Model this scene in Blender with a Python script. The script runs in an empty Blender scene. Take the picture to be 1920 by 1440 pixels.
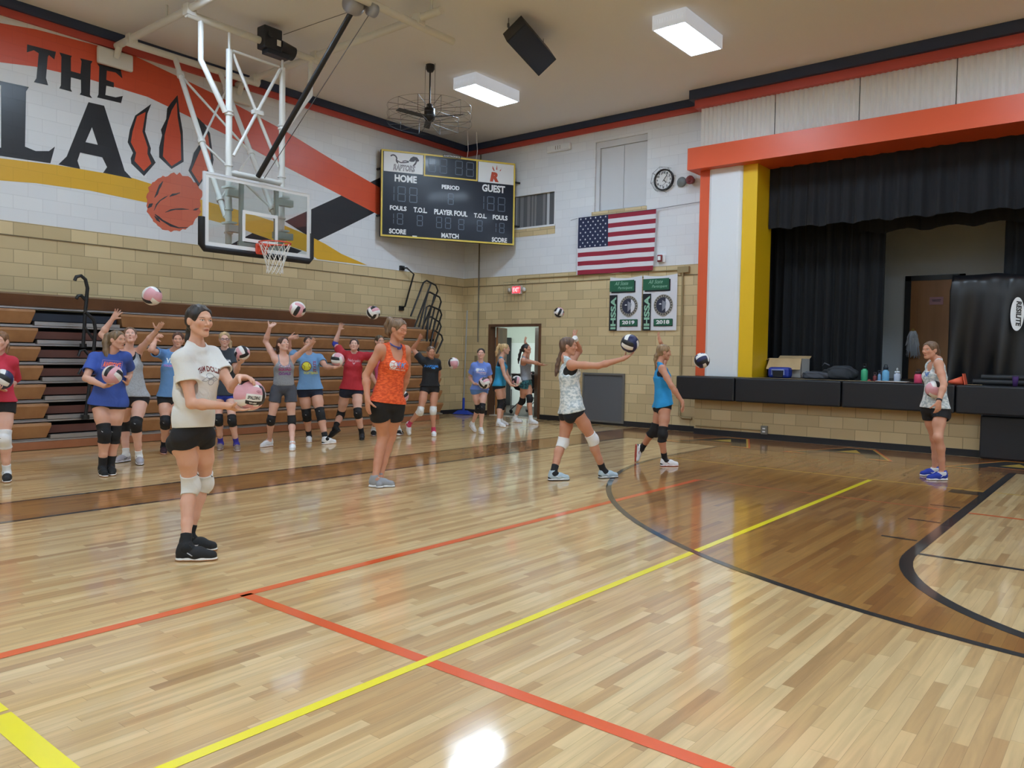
import bpy, bmesh, math, random
import numpy as np
from mathutils import Vector, Matrix, Euler
from mathutils.geometry import tessellate_polygon
SC = bpy.context.scene
COL = SC.collection
# ------------------------------------------------------------------ camera
cam_data = bpy.data.cameras.new('camera'); cam = bpy.data.objects.new('camera', cam_data); COL.objects.link(cam)
CAM = Vector((0, 0, 1.45))
CR = (0.776379, 0.630024, 0.017463); CU = (-0.036789, 0.017640, 0.999167); CF = (-0.629191, 0.776375, -0.036873); CAM_F = 1469.844
cam_data.sensor_width = 36.0; cam_data.lens = CAM_F / 1920 * 36; cam_data.clip_end = 200
cam.matrix_world = Matrix(((CR[0], CU[0], -CF[0], CAM.x), (CR[1], CU[1], -CF[1], CAM.y), (CR[2], CU[2], -CF[2], CAM.z), (0, 0, 0, 1)))
SC.camera = cam
# ------------------------------------------------------------------ world, exposure
SC.view_settings.view_transform = 'Standard'; SC.view_settings.look = 'None'
SC.view_settings.gamma = 1; SC.view_settings.use_curve_mapping = False
SC.view_settings.exposure = 0.0
LAMP_POWER = 50.0
w = bpy.data.worlds.new('world'); SC.world = w; w.use_nodes = True
w.node_tree.nodes['Background'].inputs[0].default_value = (0.75, 0.85, 1, 1)
w.node_tree.nodes['Background'].inputs[1].default_value = 0.02
try:
    SC.cycles.use_denoising = True; SC.cycles.max_bounces = 7; SC.cycles.diffuse_bounces = 4; SC.cycles.glossy_bounces = 3
    SC.cycles.transmission_bounces = 4; SC.cycles.sample_clamp_indirect = 6; SC.cycles.caustics_reflective = False; SC.cycles.caustics_refractive = False
except Exception: pass

# ------------------------------------------------------------------ helpers
def s2l(c):
    return tuple(((v / 255) / 12.92 if v / 255 <= .04045 else (((v / 255) + .055) / 1.055) ** 2.4) for v in c[:3]) + (1,)
MATS = {}
def mat(name, rgb, rough=.6, metal=0, coat=0, spec=.5, emit=None, estr=0, bump=None, sheen=0):
    if name in MATS: return MATS[name]
    m = bpy.data.materials.new(name); m.use_nodes = True; nt = m.node_tree; b = nt.nodes['Principled BSDF']
    b.inputs['Base Color'].default_value = s2l(rgb); b.inputs['Roughness'].default_value = rough; b.inputs['Metallic'].default_value = metal
    b.inputs['Coat Weight'].default_value = coat; b.inputs['Coat Roughness'].default_value = .1; b.inputs['Specular IOR Level'].default_value = spec
    if sheen: b.inputs['Sheen Weight'].default_value = sheen
    if emit: b.inputs['Emission Color'].default_value = s2l(emit); b.inputs['Emission Strength'].default_value = estr
    if bump:
        sc, st = bump[:2]
        tc = nt.nodes.new('ShaderNodeTexCoord'); n = nt.nodes.new('ShaderNodeTexNoise'); n.inputs['Scale'].default_value = sc; n.inputs['Detail'].default_value = 3
        bp = nt.nodes.new('ShaderNodeBump'); bp.inputs['Strength'].default_value = st; bp.inputs['Distance'].default_value = bump[2] if len(bump) > 2 else .01
        nt.links.new(tc.outputs['Object'], n.inputs['Vector']); nt.links.new(n.outputs['Fac'], bp.inputs['Height']); nt.links.new(bp.outputs['Normal'], b.inputs['Normal'])
    MATS[name] = m; return m
def N(nt, t, **k):
    n = nt.nodes.new(t)
    for a, v in k.items():
        if hasattr(n, a): setattr(n, a, v)
        else: n.inputs[a].default_value = v
    return n
def math_(nt, op, a, b=None, c=None):
    n = nt.nodes.new('ShaderNodeMath'); n.operation = op
    for i, v in enumerate((a, b, c)):
        if v is None: continue
        if hasattr(v, 'is_linked') or hasattr(v, 'links'): nt.links.new(v, n.inputs[i])
        else: n.inputs[i].default_value = v
    return n.outputs[0]
def noise_mat(name, c1, c2, scale, stretch=(1, 1, 1), rough=.6, detail=4, lo=.35, hi=.65, coat=0, bump=0, metal=0):
    if name in MATS: return MATS[name]
    m = bpy.data.materials.new(name); m.use_nodes = True; nt = m.node_tree; b = nt.nodes['Principled BSDF']
    b.inputs['Roughness'].default_value = rough; b.inputs['Coat Weight'].default_value = coat; b.inputs['Metallic'].default_value = metal
    tc = N(nt, 'ShaderNodeTexCoord'); mp = N(nt, 'ShaderNodeMapping'); mp.inputs['Scale'].default_value = stretch
    n = N(nt, 'ShaderNodeTexNoise'); n.inputs['Scale'].default_value = scale; n.inputs['Detail'].default_value = detail
    r = N(nt, 'ShaderNodeValToRGB'); r.color_ramp.elements[0].position = lo; r.color_ramp.elements[1].position = hi
    r.color_ramp.elements[0].color = s2l(c1); r.color_ramp.elements[1].color = s2l(c2)
    L = nt.links.new
    L(tc.outputs['Object'], mp.inputs['Vector']); L(mp.outputs[0], n.inputs['Vector']); L(n.outputs['Fac'], r.inputs[0]); L(r.outputs[0], b.inputs['Base Color'])
    if bump:
        bp = N(nt, 'ShaderNodeBump'); bp.inputs['Strength'].default_value = bump; bp.inputs['Distance'].default_value = .01
        L(n.outputs['Fac'], bp.inputs['Height']); L(bp.outputs[0], b.inputs['Normal'])
    MATS[name] = m; return m
def block_mat(name, c1, c2, mortar, axis, rough=.5, msize=.005, bump=.3, coat=0, bw=.4, rh=.2, oz=0.09):
    if name in MATS: return MATS[name]
    m = bpy.data.materials.new(name); m.use_nodes = True; nt = m.node_tree; b = nt.nodes['Principled BSDF']; L = nt.links.new
    b.inputs['Roughness'].default_value = rough; b.inputs['Coat Weight'].default_value = coat; b.inputs['Coat Roughness'].default_value = .15
    g = N(nt, 'ShaderNodeNewGeometry'); sp = N(nt, 'ShaderNodeSeparateXYZ'); cb = N(nt, 'ShaderNodeCombineXYZ')
    L(g.outputs['Position'], sp.inputs[0]); L(sp.outputs[axis], cb.inputs[0]); L(math_(nt, 'ADD', sp.outputs[2], 20 - oz), cb.inputs[1])
    br = N(nt, 'ShaderNodeTexBrick'); br.inputs['Scale'].default_value = 1; br.inputs['Brick Width'].default_value = bw; br.inputs['Row Height'].default_value = rh
    br.inputs['Mortar Size'].default_value = msize; br.inputs['Mortar Smooth'].default_value = .3
    br.inputs['Color1'].default_value = s2l(c1); br.inputs['Color2'].default_value = s2l(c2); br.inputs['Mortar'].default_value = s2l(mortar)
    L(cb.outputs[0], br.inputs['Vector']); L(br.outputs['Color'], b.inputs['Base Color'])
    n = N(nt, 'ShaderNodeTexNoise'); n.inputs['Scale'].default_value = 40
    L(g.outputs['Position'], n.inputs['Vector'])
    h = math_(nt, 'SUBTRACT', math_(nt, 'MULTIPLY', n.outputs['Fac'], .15), br.outputs['Fac'])
    bp = N(nt, 'ShaderNodeBump'); bp.inputs['Strength'].default_value = bump; bp.inputs['Distance'].default_value = .006
    L(h, bp.inputs['Height']); L(bp.outputs[0], b.inputs['Normal'])
    MATS[name] = m; return m

class MB:
    """collects shapes in world metres; build() links them as one mesh object"""
    def __init__(s): s.v = []; s.f = []; s.m = []; s.sm = []
    def add(s, vs, fs, mi=0, smooth=False):
        o = len(s.v); s.v += [tuple(v) for v in vs]
        for f in fs: s.f.append(tuple(i + o for i in f)); s.m.append(mi); s.sm.append(smooth)
        return s
    def box(s, lo, hi, mi=0, M=None, bev=0):
        x0, y0, z0 = lo; x1, y1, z1 = hi
        if bev:
            bm = bmesh.new(); bmesh.ops.create_cube(bm, size=1)
            for v in bm.verts: v.co = Vector(((x0 + x1) / 2 + v.co.x * (x1 - x0), (y0 + y1) / 2 + v.co.y * (y1 - y0), (z0 + z1) / 2 + v.co.z * (z1 - z0)))
            bmesh.ops.bevel(bm, geom=bm.edges[:], offset=bev, segments=2, affect='EDGES', profile=.5)
            bm.verts.index_update(); vs = [v.co.copy() for v in bm.verts]; fs = [[v.index for v in f.verts] for f in bm.faces]; bm.free()
        else:
            vs = [Vector(p) for p in ((x0, y0, z0), (x1, y0, z0), (x1, y1, z0), (x0, y1, z0), (x0, y0, z1), (x1, y0, z1), (x1, y1, z1), (x0, y1, z1))]
            fs = [(0, 3, 2, 1), (4, 5, 6, 7), (0, 1, 5, 4), (1, 2, 6, 5), (2, 3, 7, 6), (3, 0, 4, 7)]
        if M is not None: vs = [M @ v for v in vs]
        return s.add(vs, fs, mi)
    def quad(s, a, b, c, d, mi=0): return s.add([a, b, c, d], [(0, 1, 2, 3)], mi)
    def tube(s, pts, r, n=8, mi=0, cap=True, closed=False):
        P = [Vector(p) for p in pts]; R = r if isinstance(r, (list, tuple)) else [r] * len(P)
        k = len(P); vs = []; up = None
        for i in range(k):
            a = P[(i - 1) % k] if (i > 0 or closed) else P[i]; b = P[(i + 1) % k] if (i < k - 1 or closed) else P[i]
            t = (b - a).normalized()
            if up is None: up = t.orthogonal().normalized()
            up = (up - t * up.dot(t)); up = up.normalized() if up.length > 1e-6 else t.orthogonal().normalized()
            q = t.cross(up)
            for j in range(n):
                an = 2 * math.pi * j / n; vs.append(P[i] + (up * math.cos(an) + q * math.sin(an)) * R[i])
        fs = []
        for i in range(k if closed else k - 1):
            for j in range(n):
                a = i * n; b = ((i + 1) % k) * n; fs.append((a + j, a + (j + 1) % n, b + (j + 1) % n, b + j))
        s.add(vs, fs, mi, True)
        if cap and not closed: s.add(vs[:n], [tuple(range(n))[::-1]], mi); s.add(vs[-n:], [tuple(range(n))], mi)
        return s
    def lathe(s, prof, c=(0, 0, 0), n=20, mi=0, M=None, smooth=True, caps=True):
        vs = []; fs = []; k = len(prof)
        for r, z in prof:
            for j in range(n):
                a = 2 * math.pi * j / n; vs.append(Vector((r * math.cos(a), r * math.sin(a), z)))
        for i in range(k - 1):
            for j in range(n): fs.append((i * n + j, i * n + (j + 1) % n, (i + 1) * n + (j + 1) % n, (i + 1) * n + j))
        if M is not None: vs = [M @ v for v in vs]
        vs = [v + Vector(c) for v in vs]
        s.add(vs, fs, mi, smooth)
        if not caps: return s
        if prof[0][0] > 1e-5: s.add(vs[:n], [tuple(range(n))[::-1]], mi)
        if prof[-1][0] > 1e-5: s.add(vs[-n:], [tuple(range(n))], mi)
        return s
    def poly(s, pts2, B, depth=.004, mi=0, hole=None):
        """2D outline (optionally with holes) on a Basis, extruded to a thin solid plate"""
        loops = [[Vector((p[0], p[1], 0)) for p in pts2]] + [[Vector((p[0], p[1], 0)) for p in h] for h in (hole or [])]
        tris = tessellate_polygon(loops); flat = [p for l in loops for p in l]; n = len(flat)
        def wn(t): a, b, c = (flat[i] for i in t); return t if (b - a).cross(c - a).z > 0 else t[::-1]
        tris = [wn(t) for t in tris]
        top = [B(p.x, p.y, depth) for p in flat]; bot = [B(p.x, p.y, 0) for p in flat]
        fs = [tuple(t) for t in tris]; o = 0
        for l in loops:
            m = len(l)
            for i in range(m): a = o + i; b = o + (i + 1) % m; fs.append((a, n + a, n + b, b))
            o += m
        return s.add(top + bot, fs, mi)
    def build(s, name, mats, parent=None, loc=None, **props):
        base = Vector((0, 0, 0))
        if parent is not None: base = WORLD.get(parent.name, Vector((0, 0, 0)))
        o0 = Vector(loc) if loc is not None else base
        me = bpy.data.meshes.new(name)
        me.from_pydata([tuple(Vector(v) - o0) for v in s.v], [], s.f)
        for m_ in (mats if isinstance(mats, (list, tuple)) else [mats]): me.materials.append(m_)
        me.polygons.foreach_set('material_index', s.m); me.polygons.foreach_set('use_smooth', s.sm); me.update()
        return link(name, me, parent, o0, base, props)
WORLD = {}
def link(name, me, parent, o0, base, props):
    o = bpy.data.objects.new(name, me); COL.objects.link(o)
    if parent is not None: o.parent = parent
    o.location = o0 - base if parent is not None else o0
    WORLD[o.name] = Vector(o0)
    for k, v in props.items(): o[k] = v
    return o
def thing(name, label, cat, loc, group=None):
    o = bpy.data.objects.new(name, None); COL.objects.link(o); o.location = loc; o.empty_display_size = .1
    WORLD[o.name] = Vector(loc); o['label'] = label; o['category'] = cat
    if group: o['group'] = group
    return o
def tag(o, label, cat, group=None):
    o['label'] = label; o['category'] = cat
    if group: o['group'] = group
    return o
def dup(o, loc, label=None, rot=None, parent=None):
    c = o.copy(); COL.objects.link(c)
    if parent is not None: c.parent = parent
    else:
        c.location = loc
        if rot is not None: c.rotation_euler = rot
        if label: c['label'] = label
    for ch in list(o.children): dup(ch, None, parent=c)
    return c
def basis(O, U, V):
    O = Vector(O); U = Vector(U).normalized(); V = Vector(V).normalized(); W = U.cross(V)
    return lambda u, v, w=0: O + U * u + V * v + W * w
_TXT = {}
def text_shape(s, bold=0.0):
    """2D vertices and faces of a word in the built-in font; height of capitals = 1, origin lower left"""
    k = (s, bold)
    if k in _TXT: return _TXT[k]
    c = bpy.data.curves.new('t', 'FONT'); c.body = s; c.offset = bold; c.resolution_u = 3; c.size = 1
    o = bpy.data.objects.new('t', c); COL.objects.link(o)
    dg = bpy.context.evaluated_depsgraph_get(); me = bpy.data.meshes.new_from_object(o.evaluated_get(dg))
    P = np.array([v.co[:2] for v in me.vertices]); F = [tuple(p.vertices) for p in me.polygons]
    bpy.data.objects.remove(o); bpy.data.curves.remove(c); bpy.data.meshes.remove(me)
    P -= P.min(0); w_ = P[:, 0].max(); P /= P[:, 1].max() if P[:, 1].max() > 0 else 1
    _TXT[k] = (P, F); return _TXT[k]
def put_text(mb, s, B, x, y, wid, hei, bold=0.0, d=.003, mi=0, slant=0):
    P, F = text_shape(s, bold); W_ = P[:, 0].max()
    mb.add([B(x + p[0] / W_ * wid + slant * p[1] * hei, y + p[1] * hei, d) for p in P], F, mi)
def struct(o, label=None):
    o['kind'] = 'structure'
    if label: o['label'] = label
    return o
# ------------------------------------------------------------------ materials of the hall
def floor_mat(name, stain=None):
    m = bpy.data.materials.new(name); m.use_nodes = True; nt = m.node_tree; b = nt.nodes['Principled BSDF']; L = nt.links.new
    g = N(nt, 'ShaderNodeNewGeometry'); sp = N(nt, 'ShaderNodeSeparateXYZ'); L(g.outputs['Position'], sp.inputs[0])
    X = math_(nt, 'ADD', sp.outputs[0], 40.0); Y = math_(nt, 'ADD', sp.outputs[1], 40.0)
    PW = .0572
    rowf = math_(nt, 'DIVIDE', X, PW); row = math_(nt, 'FLOOR', rowf); rfr = math_(nt, 'FRACT', rowf)
    wn = N(nt, 'ShaderNodeTexWhiteNoise'); wn.noise_dimensions = '1D'; L(row, wn.inputs['W'])
    off = math_(nt, 'MULTIPLY', wn.outputs['Value'], 7.3)
    wn2 = N(nt, 'ShaderNodeTexWhiteNoise'); wn2.noise_dimensions = '1D'; L(math_(nt, 'ADD', row, 91.7), wn2.inputs['W'])
    ln = math_(nt, 'MULTIPLY_ADD', wn2.outputs['Value'], .65, .45)
    colf = math_(nt, 'DIVIDE', math_(nt, 'ADD', Y, off), ln); col = math_(nt, 'FLOOR', colf); cfr = math_(nt, 'FRACT', colf)
    cb = N(nt, 'ShaderNodeCombineXYZ'); L(row, cb.inputs[0]); L(col, cb.inputs[1])
    wr = N(nt, 'ShaderNodeTexWhiteNoise'); wr.noise_dimensions = '2D'; L(cb.outputs[0], wr.inputs['Vector'])
    ramp = N(nt, 'ShaderNodeValToRGB'); e = ramp.color_ramp.elements
    e[0].position = 0; e[0].color = s2l((186, 144, 94)); e[1].position = 1; e[1].color = s2l((230, 198, 146))
    for p, c in ((.14, (202, 160, 106)), (.45, (215, 177, 122)), (.75, (224, 188, 134))):
        q = e.new(p); q.color = s2l(c)
    L(wr.outputs['Value'], ramp.inputs[0])
    # grain along the boards
    gv = N(nt, 'ShaderNodeCombineXYZ'); L(math_(nt, 'MULTIPLY', X, 26), gv.inputs[0]); L(math_(nt, 'MULTIPLY', Y, 1.6), gv.inputs[1]); L(math_(nt, 'MULTIPLY', wr.outputs['Value'], 37), gv.inputs[2])
    gn = N(nt, 'ShaderNodeTexNoise'); gn.inputs['Scale'].default_value = 1; gn.inputs['Detail'].default_value = 5; gn.inputs['Distortion'].default_value = .6; L(gv.outputs[0], gn.inputs['Vector'])
    gr = N(nt, 'ShaderNodeMapRange'); gr.inputs[1].default_value = .3; gr.inputs[2].default_value = .62; gr.inputs[3].default_value = .8; gr.inputs[4].default_value = 1.03; L(gn.outputs['Fac'], gr.inputs[0])
    hsv = N(nt, 'ShaderNodeHueSaturation'); L(ramp.outputs[0], hsv.inputs['Color']); L(gr.outputs[0], hsv.inputs['Value'])
    # joints
    e1 = math_(nt, 'LESS_THAN', rfr, .022); e2 = math_(nt, 'LESS_THAN', math_(nt, 'MULTIPLY', cfr, ln), .0016)
    ed = math_(nt, 'MAXIMUM', e1, e2)
    mx = N(nt, 'ShaderNodeMix'); mx.data_type = 'RGBA'; L(math_(nt, 'MULTIPLY', ed, .55), mx.inputs[0]); L(hsv.outputs[0], mx.inputs[6]); mx.inputs[7].default_value = s2l((110, 78, 48))
    out = mx.outputs[2]
    if stain:
        ms = N(nt, 'ShaderNodeMix'); ms.data_type = 'RGBA'; ms.blend_type = 'MULTIPLY'; ms.inputs[0].default_value = 1; L(out, ms.inputs[6]); ms.inputs[7].default_value = s2l(stain); out = ms.outputs[2]
    L(out, b.inputs['Base Color'])
    b.inputs['Roughness'].default_value = .42; b.inputs['Specular IOR Level'].default_value = .3
    b.inputs['Coat Weight'].default_value = 1; b.inputs['Coat Roughness'].default_value = .09; b.inputs['Coat IOR'].default_value = 1.5
    # board cupping: each strip tilts a little, so reflections break up
    tl = math_(nt, 'MULTIPLY', math_(nt, 'SUBTRACT', wr.outputs['Value'], .5), rfr)
    wv = N(nt, 'ShaderNodeTexNoise'); wv.inputs['Scale'].default_value = 3.2; wv.inputs['Detail'].default_value = 1; L(g.outputs['Position'], wv.inputs['Vector'])
    hh = math_(nt, 'ADD', math_(nt, 'MULTIPLY', tl, .35), math_(nt, 'MULTIPLY', wv.outputs['Fac'], 1.2))
    bp = N(nt, 'ShaderNodeBump'); bp.inputs['Strength'].default_value = .22; bp.inputs['Distance'].default_value = .004
    L(hh, bp.inputs['Height']); L(bp.outputs[0], b.inputs['Coat Normal']); 
    MATS[name] = m; return m
FLOOR = floor_mat('maple_floor'); STAIN = floor_mat('stained_maple', (194, 164, 118)); STAIN2 = floor_mat('walnut_stained_maple', (190, 158, 116)); STAIN3 = floor_mat('dark_stained_maple', (166, 128, 94))
def paint_floor(name, rgb):
    m = mat(name, rgb, .42, coat=1); m.node_tree.nodes['Principled BSDF'].inputs['Coat Roughness'].default_value = .1; return m
ORL = paint_floor('orange_court_paint', (236, 90, 14)); YEL = paint_floor('yellow_court_paint', (252, 234, 20)); BKL = paint_floor('black_court_paint', (30, 28, 28))
YTH = paint_floor('pale_yellow_court_paint', (232, 190, 70))
TAN1, TAN2, TANM = (220, 199, 156), (198, 177, 136), (166, 148, 112)
def wallset(axis, sfx):
    W_ = block_mat('white_painted_block_' + sfx, (232, 235, 239), (226, 229, 234), (214, 217, 222), axis, .42, .004, .25)
    T_ = block_mat('tan_glazed_block_' + sfx, TAN1, TAN2, TANM, axis, .38, .006, .35)
    return W_, T_
WX, TX = wallset(1, 'side'); WY, TY = wallset(0, 'end')
MO = block_mat('orange_mural_paint', (216, 86, 52), (212, 82, 50), (204, 78, 48), 1, .4, .004, .25)
MY = block_mat('yellow_mural_paint', (226, 176, 48), (222, 172, 44), (212, 164, 40), 1, .4, .004, .25)
MK = block_mat('black_mural_paint', (38, 40, 46), (36, 38, 44), (30, 32, 36), 1, .3, .004, .25)
MB_ = block_mat('basketball_mural_paint', (214, 108, 76), (208, 100, 70), (196, 92, 64), 1, .35, .004, .25)
CEIL = mat('ceiling_plaster', (240, 241, 243), .8, bump=(30, .08))
NAVY = mat('navy_trim_paint', (48, 60, 88), .5); REDT = mat('red_orange_trim_paint', (196, 82, 72), .5)
ORANGE = mat('orange_wood_paint', (222, 92, 52), .4); WHITEP = mat('white_paint', (232, 235, 238), .45); YELP = mat('yellow_column_paint', (236, 190, 22), .45)
BLACKR = mat('black_rubber', (26, 27, 32), .55); DARKV = mat('black_vinyl_padding', (24, 26, 32), .42, bump=(60, .06))
ALU = mat('aluminium', (190, 190, 192), .35, metal=.85); STEEL = mat('painted_white_steel', (226, 226, 222), .35)
BLKM = mat('black_steel', (24, 25, 28), .4)

# ------------------------------------------------------------------ floor, ceiling, walls
XL, YB, YS, XR, YR, ZC = -13.12, 14.25, 13.9, 14.2, -9.0, 6.5
fl = MB().quad((XL, YR, 0), (XR, YR, 0), (XR, YB, 0), (XL, YB, 0)).build('floor', FLOOR); struct(fl)
ce = MB().box((XL, YR, ZC), (XR, YB + .2, ZC + .15)).build('ceiling', CEIL); struct(ce)
ZW = 3.3
def gridwall(holes, u0, u1, z0, z1, F, depth, matf, cuts=()):
    """wall face with rectangular openings; F(u, z, d) places a point, d = depth behind the face"""
    us = sorted({u0, u1} | {h[i] for h in holes for i in (0, 1)}); zs = sorted({z0, z1, *cuts} | {h[i] for h in holes for i in (2, 3)})
    m = MB()
    for a, b in zip(us, us[1:]):
        for c, d in zip(zs, zs[1:]):
            if any(h[0] - 1e-6 <= a and b <= h[1] + 1e-6 and h[2] - 1e-6 <= c and d <= h[3] + 1e-6 for h in holes): continue
            m.quad(F(a, c, 0), F(b, c, 0), F(b, d, 0), F(a, d, 0), matf((a + b) / 2, (c + d) / 2))
    for h in holes:
        a, b, c, d = h[:4]; dp = h[4] if len(h) > 4 else depth
        for p, q in (((a, c), (a, d)), ((a, d), (b, d)), ((b, d), (b, c)), ((b, c), (a, c))):
            m.quad(F(p[0], p[1], 0), F(p[0], p[1], dp), F(q[0], q[1], dp), F(q[0], q[1], 0), matf(*p) if len(h) < 6 else h[5])
    return m
o = gridwall([], YR, YB, 0, ZC, lambda u, z, d: (XL - d, u, z), .2, lambda u, z: 0 if z > ZW else 1, (ZW,)).build('wall_left', [WX, TX]); struct(o); wall_left = o
DOOR = (-12.29, -10.72, 0, 2.175); WIN1 = (-9.36, -8.1, 4.55, 6.03); WIN2 = (-11.6, -10.4, 4.36, 5.12)
def mf(u, z):
    for q in ((-9.42, -8.08, 4.33, 4.55), (-11.6, -10.39, 4.18, 4.36)):
        if q[0] - .01 < u < q[1] + .01 and q[2] < z < q[3]: return 1
    return 0 if z > ZW else 1
sills = [(-9.42, -8.08, 4.33, 4.55), (-11.6, -10.39, 4.18, 4.36)]
m = gridwall([DOOR, WIN1 + (.12,), WIN2 + (.1,)] + [s + (.0,) for s in sills], XL, -6.72, 0, ZC, lambda u, z, d: (u, YB + d, z), .2, mf, (ZW,))
for s in sills: m.box((s[0], YB - .012, s[2]), (s[1], YB + .02, s[3]), 1)
o = m.build('wall_back', [WY, TY]); struct(o)
# closing sides of the hall behind the camera
o = MB().quad((XR, YB, 0), (XR, YR, 0), (XR, YR, ZW), (XR, YB, ZW), 1).quad((XR, YB, ZW), (XR, YR, ZW), (XR, YR, ZC), (XR, YB, ZC), 0).build('wall_right', [WX, TX]); struct(o)
o = MB().quad((XR, YR, 0), (XL, YR, 0), (XL, YR, ZW), (XR, YR, ZW), 1).quad((XR, YR, ZW), (XL, YR, ZW), (XL, YR, ZC), (XR, YR, ZC), 0).build('wall_front', [WY, TY]); struct(o)
# dark strips painted in as the shadow line under the top tan course
o = MB().box((XL, YR, ZW - .215), (XL + .015, YB, ZW - .2)).build('shadow_trim_1', mat('painted_course_shadow', (120, 104, 76), .6)); struct(o)
o = MB().box((XL, YB - .015, ZW - .215), (-6.75, YB, ZW - .2)).build('shadow_trim_2', MATS['painted_course_shadow']); struct(o)
# ceiling crown, navy above red, stepping forward over the stage
m = MB()
def crown(m, a, b, nx, ny):
    """two stepped bands along a wall; (nx, ny) points into the room"""
    for z0, z1, t, mi in ((6.25, 6.36, .05, 1), (6.36, 6.5, .1, 0)):
        lo = [min(a[0], b[0], a[0] + nx * t, b[0] + nx * t), min(a[1], b[1], a[1] + ny * t, b[1] + ny * t), z0]
        hi = [max(a[0], b[0], a[0] + nx * t, b[0] + nx * t), max(a[1], b[1], a[1] + ny * t, b[1] + ny * t), z1]
        m.box(lo, hi, mi)
crown(m, (XL, YR), (XL, YB), 1, 0); o = m.build('trim_3', [NAVY, REDT]); struct(o)
m = MB(); crown(m, (XL, YB), (-6.8, YB), 0, -1); o = m.build('trim_4', [NAVY, REDT]); struct(o)
m = MB()
m.box((-6.84, 13.78, 6.17), (XR, 14.3, 6.32), 1); m.box((-6.92, 13.7, 6.32), (XR, 14.3, 6.5), 0)
o = m.build('trim_5', [NAVY, REDT]); struct(o)
# rubber base
o = MB().box((XL + .0, YR, 0), (XL + .012, YB, .1)).build('baseboard_left', BLACKR); struct(o)
m = MB().box((-10.72, YB - .012, 0), (-6.72, YB, .11)); m.box((XL, YB - .012, 0), (-12.29, YB, .11))
o = m.build('baseboard_back', BLACKR); struct(o)

# ------------------------------------------------------------------ stage front
SX0 = -6.74; JX = -5.62
m = MB()
m.quad((SX0, YS, 0), (-1.97, YS, 0), (-1.97, YS, 1.12), (SX0, YS, 1.12)); m.quad((SX0, YB, 0), (SX0, YS, 0), (SX0, YS, 1.12), (SX0, YB, 1.12))
o = m.build('wall_stage_front', TY); struct(o)
o = MB().box((SX0 - .0, YS - .012, 0), (-1.97, YS, .11)).build('baseboard_stage', BLACKR); struct(o)
MB().box((-1.95, 13.72, 0.012), (XR - .3, 13.9, .655), bev=.02).build('wall_pad', DARKV, loc=(-1.95, 13.8, 0)); tag(bpy.data.objects['wall_pad'], 'tall dark wall pad under the stage edge at right, reaching the floor', 'wall pad')
# column: orange strip, white drum with rounded edge, yellow band turning into the jamb
m = MB()
m.box((-6.74, YS - .005, 1.12), (-6.55, YB, 5.0), 0)
pr = [(-6.55, YS), (-6.5, YS - .03)] + [(-5.98 + .1 * math.sin(t), YS - .03 + .1 - .1 * math.cos(t)) for t in (0, .4, .8, 1.2)] + [(-5.87, YS + .05)]
for (a, b) in zip(pr, pr[1:]): m.quad((a[0], a[1], 1.12), (b[0], b[1], 1.12), (b[0], b[1], 5.0), (a[0], a[1], 5.0), 1)
m.box((-5.89, YS + .0, 1.12), (JX, 14.62, 5.0), 2)
o = m.build('trim_6', [ORANGE, WHITEP, YELP]); struct(o, 'stage column painted orange, white and yellow')
m = MB(); m.box((-6.93, 13.72, 5.11), (XR, 14.3, 5.42), 0); m.box((-6.9, 13.66, 5.0), (XR, 14.62, 5.12), 0)
o = m.build('trim_7', ORANGE); struct(o, 'orange beam over the stage opening')
# corrugated white panels over the beam
m = MB(); xs = np.arange(SX0, XR, .021)
for i, (a, b) in enumerate(zip(xs, xs[1:])):
    d0, d1 = (  .03 * (.5 + .5 * math.cos(2 * math.pi * k / 4)) for k in (i, i + 1))
    seam = (i % 68 == 67)
    m.add([(a, YS - d0 + (.03 if seam else 0), 5.4), (b, YS - d1, 5.4), (b, YS - d1, 6.3), (a, YS - d0 + (.03 if seam else 0), 6.3)], [(0, 1, 2, 3)], 0, False)
m.quad((SX0, YB, 5.4), (SX0, YS - .018, 5.4), (SX0, YS - .018, 6.3), (SX0, YB, 6.3))
o = m.build('wall_stage_header', mat('white_ribbed_panel', (222, 220, 216), .55)); struct(o)
# stage box
STG = mat('stage_black', (14, 15, 18), .7); 
o = MB().box((-6.74, 13.9, 1.0), (XR, 18.0, 1.115)).build('floor_stage', mat('stage_floor_black', (24, 24, 26), .35)); struct(o)
GREYW = mat('stage_wall_grey', (208, 212, 214), .8)
o = MB().quad((-9, 17.2, 1.1), (XR, 17.2, 1.1), (XR, 17.2, 6.3), (-9, 17.2, 6.3)).build('wall_stage_back', GREYW); struct(o)
o = MB().quad((-9, 14.6, 1.1), (-9, 17.2, 1.1), (-9, 17.2, 6.3), (-9, 14.6, 6.3)).build('wall_stage_side', STG); struct(o)
o = MB().quad((-9, 14.3, 6.3), (XR, 14.3, 6.3), (XR, 17.2, 6.3), (-9, 17.2, 6.3)).build('ceiling_stage', STG); struct(o)
# padded stage edge, one thing per pad
PX = [-7.0, -5.82, -3.96, -2.28, -.6, 1.08]
names = ['leftmost padded black panel on the stage edge, shorter than the rest', 'padded black stage edge panel below the cardboard box', 'padded black stage edge panel below the water bottles and the blue drinks',
         'padded black stage edge panel behind the woman in black shorts', 'padded black stage edge panel at the right rim of the picture']
names[2] = 'padded black stage edge panel right below the row of water bottles'
names[3] = 'padded black stage edge panel right below the orange cone'
for i, (a, b) in enumerate(zip(PX, PX[1:])):
    o = MB().box((a + .008, 13.6, .675), (b - .008, 13.885, 1.112), bev=.025).build('stage_edge_pad', DARKV, loc=((a + b) / 2, 13.75, .67)); tag(o, names[i], 'pad', 'padded panels along the stage edge')
    if i == 4: break
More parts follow.
